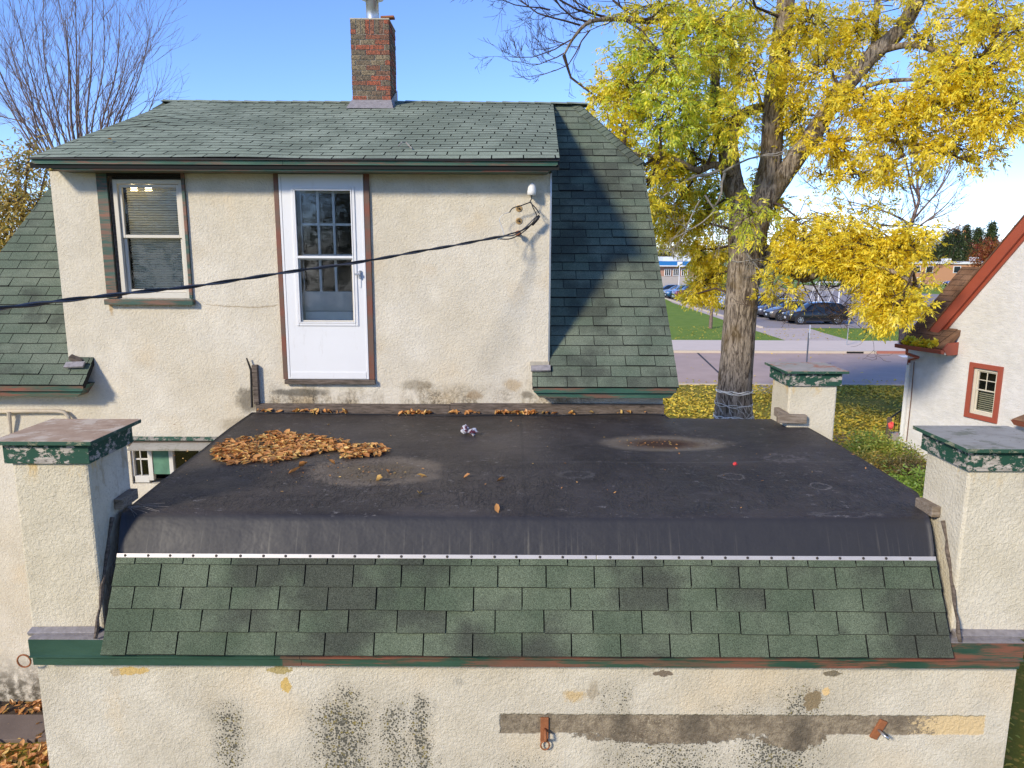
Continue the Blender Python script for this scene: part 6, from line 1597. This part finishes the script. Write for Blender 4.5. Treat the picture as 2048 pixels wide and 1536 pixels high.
def goal(px0, px1, pyb, pyt, lab):
    a = PZ(px0, pyb, 0); b = PZ(px1, pyb, 0); h = 2.3; t = thing('football_goal', tuple(a), lab, 'goal'); dep = Vector((-.3, 1.8, 0)); r = .07
    for p in (a, b):
        MB().tube([p, p+Vector((0,0,h))], r, 6).build('upright', M_signwhite, t); MB().tube([p+Vector((0,0,h)), p+dep*.35+Vector((0,0,h)), p+dep+Vector((0,0,.02)), p+Vector((0,0,.02))], r*.7, 5).build('back_stay', M_signwhite, t)
    MB().tube([a+Vector((0,0,h)), b+Vector((0,0,h))], r, 6).build('crossbar', M_signwhite, t); MB().tube([a+dep+Vector((0,0,.02)), b+dep+Vector((0,0,.02))], r*.6, 5).build('rear_bar', M_signwhite, t)
    net = MB(); n = 10
    for k in range(n+1):
        p = a.lerp(b, k/n); net.tube([p+Vector((0,0,h)), p+dep*.35+Vector((0,0,h)), p+dep], .012, 3)
    for k in range(6):
        o = dep*(.35+.65*k/6)+Vector((0,0,h*(1-k/6))); net.tube([a+o, b+o], .012, 3)
    net.build('net', M_farwhite, t)
goal(1636, 1677, 606, 563, 'white football goal just behind the black parked car')
goal(1800, 1838, 590, 560, 'white football goal farther off behind the yellow branches')
# chain-link fence along the field
fn = thing('wire_fence', (*G(1500, 582), 0), 'low galvanised wire fence along the edge of the sandy field', 'fence')
a = Vector((*G(1330, 585), 0)); b = Vector((*G(1900, 577), 0)); L = (b-a).length; n = int(L/3)
for k in range(n+1):
    p = a.lerp(b, k/n); MB().tube([p, p+Vector((0,0,1.2))], .03, 4).build('post', M_galv, fn)
mb = MB(); mb.tube([a+Vector((0,0,1.2)), b+Vector((0,0,1.2))], .025, 4).tube([a+Vector((0,0,.08)), b+Vector((0,0,.08))], .012, 4); mb.build('top_rail', M_galv, fn)
mb = MB()
for k in range(n*6): p = a.lerp(b, k/(n*6)); mb.tube([p+Vector((0,0,.05)), p+Vector((.5,0,1.2))], .006, 3)
mb.build('wire_mesh', M_galv, fn, kind='stuff')
# school
SY = 112
def sx(px): return P(px, 540, SY).x
sc_ = thing('school', (sx(1380), SY, 0), 'low school building with blue band, brick piers and window bays', 'building')
z_of = lambda py: P(1380, py, SY).z
x0, x1 = sx(1290), sx(1440)
MB().box((x0, SY+.5, 0), (x1, SY+14, z_of(531))).build('wall', M_farbrick, sc_)
MB().box((x0-.5, SY-.3, z_of(531)), (sx(1380), SY+14, z_of(523))).build('blue_band', M_blue, sc_)
MB().box((sx(1380)+.01, SY-.28, z_of(531)), (x1+4, SY+14, z_of(523))).build('light_blue_band', M_ltblue, sc_)
MB().box((x0-.6, SY-.4, z_of(533)), (x1+4, SY+14, z_of(531)-.003)).build('white_strip', M_farwhite, sc_)
MB().box((sx(1336), SY+4, z_of(523)), (sx(1366), SY+12, z_of(514))).build('roof_block', M_farwhite, sc_); MB().box((sx(1378), SY+4, z_of(523)), (sx(1430), SY+12, z_of(512))).build('roof_block', M_farwhite, sc_)
MB().box((x0, SY+.3, 0), (x1, SY+.5, z_of(553))).build('plinth', M_conc, sc_)
for px in (1330, 1347, 1364, 1395, 1412):
    w0, w1 = sx(px), sx(px+13); o = MB().box((w0, SY+.30, z_of(552)), (w1, SY+.48, z_of(538))).build('window', M_farwhite, sc_)
    for k in range(3): wd = (w1-w0-.1)/3; MB().box((w0+.08+k*wd, SY+.27, z_of(551)), (w0+wd*(k+1)-.02, SY+.295, z_of(539))).build('pane', M_cglass, o)
s2 = thing('school_wing', (P(1900,550,135).x, 135, 0), 'low orange brick and white wing of the school seen past the evergreens', 'building'); SY2 = 135
zz2 = lambda py: P(1900, py, SY2).z
X2 = lambda px: P(px, 550, SY2).x
MB().box((X2(1740), SY2, 0), (X2(2060), SY2+12, zz2(528))).build('wall', simple('orange_brick', (.50,.25,.13), .9), s2)
MB().box((X2(1736), SY2-.3, zz2(528)), (X2(2064), SY2+12, zz2(524))).build('roof_edge', M_farwhite, s2)
for px in (1750, 1775, 1800, 1825, 1850, 1905):
    o = MB().box((X2(px), SY2-.06, zz2(546)), (X2(px+15), SY2-.01, zz2(532))).build('window', M_farwhite, s2); MB().box((X2(px+1.5), SY2-.09, zz2(545)), (X2(px+13.5), SY2-.065, zz2(533))).build('pane', M_cglass, o)
MB().box((X2(1955), SY2-.5, zz2(522)), (X2(1972), SY2+3, zz2(514))).build('roof_unit', M_farwhite, s2); MB().box((X2(1898), SY2+1, zz2(524)), (X2(1906), SY2+3, zz2(517))).build('roof_unit', M_farwhite, s2)
# playground piece
q = PZ(1366, 566, 0); pg = thing('play_tower', tuple(q), 'green and yellow playground tower in front of the school', 'playground')
MB().box((q.x-1, q.y-1, 1.2), (q.x+1, q.y+1, 2.9)).build('panel', M_green_p, pg); MB().obox((q.x, q.y, 3.2), (1.3,0,0), (0,1.2,0), (0,0,.12)).build('roof', M_yellow_p, pg)
for i in (-1, 1):
    for j in (-1, 1): MB().tube([(q.x+i, q.y+j, 0), (q.x+i, q.y+j, 3.2)], .08, 6).build('leg', M_post, pg)
MB().obox((q.x-2.1, q.y-.4, .9), (1.2,0,.8), (0,.35,0), (-.03,0,.05)).build('slide', M_yellow_p, pg)
q = PZ(1792, 566, 0); pg = thing('shade_umbrella', tuple(q), 'teal shade umbrella far off behind the yellow branches', 'umbrella')
MB().lathe((q.x, q.y, 2.6), (0,0,1), [(2.0, 0), (1.9, .12), (.9, .8), (.05, 1.3)], 8).build('canopy', simple('teal_canvas', (.05,.36,.28), .8), pg); MB().tube([(q.x, q.y, 0), (q.x, q.y, 2.8)], .06, 6).build('pole', M_post, pg)
# lamp post like pole near school
q = PZ(1357, 585, 0); o = thing('signpost', tuple(q), 'white topped pole between the blue car and the school', 'sign')
MB().tube([q, q+Vector((0,0,3.6))], .06, 6).build('post', M_signwhite, o); MB().obox(q+Vector((0,-.08,3.9)), (.35,0,0), (0,.02,0), (0,0,.35)).build('sign_plate', M_signwhite, o)

# ================================================================== CARS
def carpaint(name, c, metal=.35):
    m = Mat(name, .28, metal, .6); m.color(c); m.p.inputs['Coat Weight'].default_value = .7; m.p.inputs['Coat Roughness'].default_value = .05; return m.mat
M_tyre = simple('tyre', (.015,.015,.016), .85); M_rim = simple('alloy_rim', (.55,.56,.58), .3, .9); M_plast = simple('black_plastic', (.02,.02,.022), .6); M_lampc = simple('clear_lamp', (.72,.74,.76), .12, .3, .7); M_lampr = simple('red_lamp', (.45,.02,.02), .2); M_chrome = simple('chrome', (.7,.7,.72), .15, 1); M_plate = simple('number_plate', (.65,.7,.75), .5)
SHAPES = {
 'suv': (4.6, 1.86, 1.70, [(0,.40,.62,.66,.78),(.02,.30,.74,.80,.88),(.08,.24,.88,.95,.96),(.20,.22,.97,1.06,1),(.265,.22,1.0,1.12,1),(.34,.22,1.01,1.40,1),(.41,.22,1.02,1.60,1),(.48,.22,1.03,1.67,1),(.62,.22,1.05,1.70,1),(.78,.22,1.08,1.66,1),(.88,.24,1.10,1.56,.99),(.945,.28,1.12,1.32,.97),(.985,.34,1.02,1.10,.93),(1.0,.42,.84,.90,.88)], (.30, .92)),
 'crossover': (4.5, 1.82, 1.62, [(0,.40,.60,.64,.74),(.02,.28,.70,.76,.88),(.09,.22,.84,.92,.96),(.19,.20,.93,1.03,1),(.25,.20,.95,1.10,1),(.34,.20,.97,1.38,1),(.43,.20,.99,1.56,1),(.52,.20,1.0,1.62,1),(.66,.20,1.03,1.61,1),(.78,.22,1.06,1.54,1),(.88,.24,1.08,1.42,.98),(.95,.28,1.08,1.20,.95),(.99,.34,.98,1.04,.92),(1.0,.42,.82,.88,.86)], (.28, .90)),
 'sedan': (4.7, 1.80, 1.46, [(0,.38,.56,.60,.72),(.02,.26,.66,.70,.88),(.09,.2,.78,.84,.96),(.20,.18,.86,.94,1),(.28,.18,.88,.98,1),(.37,.18,.90,1.26,1),(.45,.18,.91,1.42,1),(.54,.18,.92,1.46,1),(.66,.18,.93,1.43,1),(.76,.20,.95,1.28,1),(.83,.22,.96,1.10,.99),(.92,.24,.97,1.03,.96),(.98,.30,.92,.97,.92),(1.0,.40,.78,.84,.88)], (.31, .82)),
 'pickup': (5.7, 2.0, 1.88, [(0,.50,.78,.84,.84),(.015,.38,.98,1.04,.94),(.06,.32,1.10,1.16,.98),(.16,.30,1.14,1.22,1),(.21,.30,1.16,1.26,1),(.27,.30,1.17,1.60,1),(.32,.30,1.18,1.82,1),(.40,.30,1.19,1.88,1),(.52,.30,1.19,1.88,1),(.60,.30,1.19,1.80,1),(.625,.30,1.19,1.26,1),(.80,.32,1.19,1.25,1),(.97,.34,1.19,1.24,1),(1.0,.48,1.1,1.2,.97)], (.24, .615)),
}
def make_car(kind, paint, lab):
    L, Wd, Ht, st, (c0, c1) = SHAPES[kind]; t = thing('parked_car' if kind != 'pickup' else 'parked_pickup', (0, 0, 0), lab, 'car' if kind != 'pickup' else 'pickup truck', 'cars parked side by side in the lot')
    hw = Wd/2; rows = []
    for (x, zb, zs, zt, ws) in st:
        X = x*L; w_ = hw*ws; cab = c0-.05 < x < c1+.06; tw_ = w_*(.74 if cab and zt > zs+.2 else (.93 if not cab else .86))
        rows.append([(X, -w_*.90, zb), (X, -w_*.985, zb+.12), (X, -w_, (zb+zs)/2+.08), (X, -w_*.965, zs), (X, -tw_, zt-.05*(zt-zs)), (X, -tw_*.82, zt+.006), (X, 0, zt+.025), (X, tw_*.82, zt+.006), (X, tw_, zt-.05*(zt-zs)), (X, w_*.965, zs), (X, w_, (zb+zs)/2+.08), (X, w_*.985, zb+.12), (X, w_*.90, zb)])
    mb = MB(); n = len(rows[0]); vs = [p for r in rows for p in r]; fs = []
    for i in range(len(rows)-1):
        for j in range(n-1): fs.append((i*n+j, (i+1)*n+j, (i+1)*n+j+1, i*n+j+1))
        fs.append((i*n+n-1, (i+1)*n+n-1, (i+1)*n, i*n))
    fs.append(tuple(range(n))); fs.append(tuple((len(rows)-1)*n+j for j in range(n))[::-1]); mb.add(vs, fs)
    bo = mb.build('body', paint, t, smooth=True); md = bo.modifiers.new('sub', 'SUBSURF'); md.levels = 1; md.render_levels = 1
    # glass patches
    idx = [i for i, s in enumerate(st) if c0-.04 <= s[0] <= c1+.03]
    def lerp(a, b, k): return tuple(a[q]+(b[q]-a[q])*k for q in range(3))
    for sg, (ja, jb) in ((-1, (3, 4)), (1, (9, 8))):
        cols = [i for i in idx if st[i][3] > st[i][2]+.18]; cuts = [cols[0], cols[len(cols)//2], cols[-1]]
        for a, b in zip(cuts[:-1], cuts[1:]):
            mb = MB(); lo = []; hi = []
            for i in range(a, b+1):
                p, q = rows[i][ja], rows[i][jb]; lo_ = lerp(p, q, .06); hi_ = lerp(p, q, .84); dx = .05 if i == a else (-.05 if i == b else 0); lo.append((lo_[0]+dx, lo_[1]+sg*.012, lo_[2])); hi.append((hi_[0]+dx, hi_[1]+sg*.014, hi_[2]))
            m_n = len(lo); mb.add(lo+hi, [(k, k+1, m_n+k+1, m_n+k) for k in range(m_n-1)]); mb.build('side_window', M_cglass, t, smooth=True)
    def screen(i0, i1, name, up=.02):
        mb = MB(); R_ = []
        for i in (i0, i1):
            r = rows[i]; R_.append([(r[j][0]+(-.02 if name == 'windscreen' else .02), r[j][1]*.93, r[j][2]+up) for j in (4, 5, 6, 7, 8)])
        mb.add(R_[0]+R_[1], [(k, k+1, 6+k, 5+k) for k in range(4)]); mb.build(name, M_cglass, t, smooth=True)
    ws_ = [i for i in range(len(st)) if st[i][0] >= c0-.045][0]; pk = max(range(len(st)), key=lambda i: st[i][3])
    i1 = [i for i in range(ws_, len(st)) if st[i][3] > .93*Ht][0]
    for i in range(ws_, i1): screen(i, i+1, 'windscreen')
    if kind != 'pickup':
        i2 = [i for i in range(len(st)) if st[i][3] > .93*Ht][-1]
        for i in range(i2, min(i2+2, len(st)-1)): screen(i, i+1, 'rear_window')
    # wheels
    wr = .36 if kind != 'pickup' else .40
    for X in (L*.185, L*.80 if kind != 'pickup' else L*.77):
        for sg in (-1, 1):
            mb = MB(); yw = sg*(hw-.10); mb.lathe((X, yw+sg*.085-sg*.06, wr+.05), (0, sg, 0), [(wr+.10, 0), (wr+.09, .055), (wr*.5, .056)], 20); mb.build('wheel_arch', M_plast, t)
            wo2 = MB().lathe((X, yw-sg*.12, wr), (0, sg, 0), [(wr*.7, 0), (wr*.97, .02), (wr, .06), (wr, .17), (wr*.95, .215), (wr*.66, .22)], 22).build('wheel', M_tyre, t, smooth=True)
            mb = MB().lathe((X, yw+sg*.095, wr), (0, sg, 0), [(wr*.66, 0), (wr*.64, .012), (wr*.58, .004)], 20)
            for k in range(7):
                a = 2*pi*k/7; d = Vector((cos(a), 0, sin(a))); mb.obox(Vector((X, yw+sg*.105, wr))+d*wr*.33, d*wr*.30, Vector((0, sg*.010, 0)), Vector((-sin(a), 0, cos(a)))*.026)
            mb.lathe((X, yw+sg*.10, wr), (0, sg, 0), [(.06, 0), (.055, .02), (.0, .022)], 10); mb.build('rim', M_rim, wo2)
    # lamps, grille, plate, mirrors, sill
    for sg in (-1, 1):
        MB().obox((L*.045, sg*hw*.74, st[1][2]+.02), (.16, sg*.02, .02), (-.05, sg*.10, 0), (0, 0, .065)).build('headlight', M_lampc, t, bevel=.03)
        MB().obox((L*.982, sg*hw*.76, st[-2][2]-.08), (.05, 0, 0), (0, .13, 0), (0, 0, .11)).build('tail_light', M_lampr, t, bevel=.02)
        MB().obox((L*(c0+.075), sg*(hw+.07), st[5][2]+.09), (.06, 0, 0), (0, .10, 0), (0, 0, .07)).build('mirror', paint if kind != 'pickup' else M_plast, t, bevel=.02)
        MB().obox((L*.49, sg*(hw*.985), .33), (L*.23, 0, 0), (0, .03, 0), (0, 0, .07)).build('sill', M_plast, t)
        MB().obox((L*.47, sg*(hw*.99+.004), st[6][2]-.14), (.06, 0, 0), (0, .015, 0), (0, 0, .012)).build('door_handle', M_chrome, t)
    MB().obox((.012, 0, st[0][1]+.20), (.03, 0, 0), (0, hw*.52, 0), (0, 0, .11)).build('grille', M_chrome if kind == 'pickup' else M_plast, t, bevel=.02)
    MB().obox((.02, 0, .42), (.05, 0, 0), (0, hw*.74, 0), (0, 0, .10)).build('bumper', M_chrome if kind == 'pickup' else M_plast, t, bevel=.03)
    MB().obox((-.035, 0, .50), (.006, 0, 0), (0, .16, 0), (0, 0, .08)).build('number_plate', M_plate, t)
    return t
def copy_tree(o, parent=None):
    c = o.copy(); COL.objects.link(c); c.parent = parent
    for ch in list(o.children): copy_tree(ch, c)
    return c
protos = {}; used = set()
row = [('suv', (.008,.009,.012), 'black SUV parked nearest the street at the right end of the row'), ('crossover', (.14,.115,.095), 'bronze grey crossover parked second from the right, beside the black SUV'),
       ('crossover', (.075,.075,.10), 'slate grey crossover with clear lamps parked third from the right'), ('suv', (.012,.018,.034), 'very dark navy SUV just right of the big trunk'),
       ('suv', (.03,.03,.035), 'charcoal car hidden mostly behind the big trunk'), ('sedan', (.30,.30,.32), 'grey sedan hidden behind the big trunk'), ('suv', (.62,.63,.64), 'white SUV parked just left of the big trunk'),
       ('sedan', (.34,.35,.37), 'silver sedan left of the white SUV'), ('sedan', (.05,.05,.055), 'dark sedan behind the hanging yellow leaves'), ('crossover', (.35,.35,.36), 'light grey crossover behind the hanging yellow leaves'),
       ('pickup', (.16,.012,.04), 'maroon pickup truck with chrome grille left of the young tree'), ('suv', (.008,.07,.16), 'blue SUV parked left of the maroon pickup'), ('sedan', (.32,.33,.35), 'silver car beyond the blue SUV by the roof edge'), ('sedan', (.02,.03,.05), 'dark blue car farthest left in the row')]
y0 = PZ(1610, 650, 0).y; yA = PZ(1347, 602, 0).y
xs0 = P(1577, 630, y0).x; xsA = P(1349, 595, yA).x
ys = [y0+(yA-y0)*k/10 for k in range(14)]
for i, (kd, colr, lab) in enumerate(row):
    Y = ys[i]; X = xs0+(xsA-xs0)*(Y-y0)/(yA-y0)+random.Random(i).uniform(-.15, .2)
    pt = carpaint('car_paint_%d' % i, colr)
    if kd not in protos: c = make_car(kd, pt, lab); protos[kd] = (c, pt)
    else:
        src, spt = protos[kd]; c = copy_tree(src); c['label'] = lab
        for ch in c.children:
            if any(s.material == spt for s in ch.material_slots):
                for s in ch.material_slots:
                    if s.material == spt: s.link = 'OBJECT'; s.material = pt
    c.location = (X, Y+1, 0.016); c.rotation_euler = (0, 0, R(random.Random(i+5).uniform(-2, 2)))
# two cars far right
for (px, py, colr, lab) in ((1890, 573, (.03,.07,.25), 'blue car far off between the evergreens and the white gable'), (1918, 566, (.4,.45,.5), 'pale car far off beside the blue one')):
    c = copy_tree(protos['sedan'][0]); c['label'] = lab; c['group'] = 'cars far off by the school wing'; q = PZ(px, py, 0); c.location = (q.x, q.y, .0); pt = carpaint('car_paint_far', colr)
    for ch in c.children:
        for s in ch.material_slots:
            if s.material == protos['sedan'][1] or s.material.name.startswith('car_paint_5'): s.link = 'OBJECT'; s.material = pt

# trees of the back garden, behind the viewpoint: they stand in the window and door reflections
def yard_tree(x_, y_, hgt, wd, mat, lab, seed):
    rg = np.random.default_rng(seed); t = thing('garden_tree', (x_, y_, 0), lab, 'tree'); ln = [([(x_, y_, 0), (x_+.1, y_, hgt*.5), (x_, y_, hgt*.85)], [.25, .16, .04])]
    build_lines('trunk', ln, M_bark, t, 8); B = []
    for k in range(18):
        c = rg.normal(0, 1, 3); c /= np.linalg.norm(c); c *= rg.uniform(.2, .75); cc = np.array([x_+c[0]*wd, y_+c[1]*wd, hgt*.55+c[2]*hgt*.42]); d = rg.normal(0, 1, (160, 3)); d /= np.linalg.norm(d, axis=1)[:, None]
        B.append(cc+d*np.array([wd*.4, wd*.4, hgt*.2])*rg.uniform(.5, 1.1, (160, 1)))
    B = np.concatenate(B); v, f, at = ash_leaves(B, rg.normal(0, 1, (len(B), 3)), rg, rg.uniform(0, 1, len(B)), size=2.6, pairs=1); npobj('crown', npmesh('crown', v, f, 4, mat, at), t)
for i, (x_, y_, h, wd, mt, lb) in enumerate(((-30,-20,8.5,4,M_leaf_pine,'dark conifer in the back garden, farthest left of the garden trees'), (-22,-22,9.5,4,M_leaf_oak,'brown autumn tree in the back garden, second of the garden trees'), (-15,-24,9,4,M_leaf_pine,'dark evergreen in the back garden, third of the garden trees'), (-8,-22,10,4.5,M_leaf_oak,'wide brown tree in the middle of the back garden'),
    (-1,-25,9,4,M_leaf_pine,'dark evergreen in the back garden right behind the viewpoint'), (7,-22,10,4.5,M_leaf_oak,'brown tree in the back garden, right of the viewpoint'), (15,-24,9,4,M_leaf_pine,'dark evergreen at the right end of the back garden'))):
    yard_tree(x_, y_, h*1.4, wd*1.15, mt, lb, 300+i)
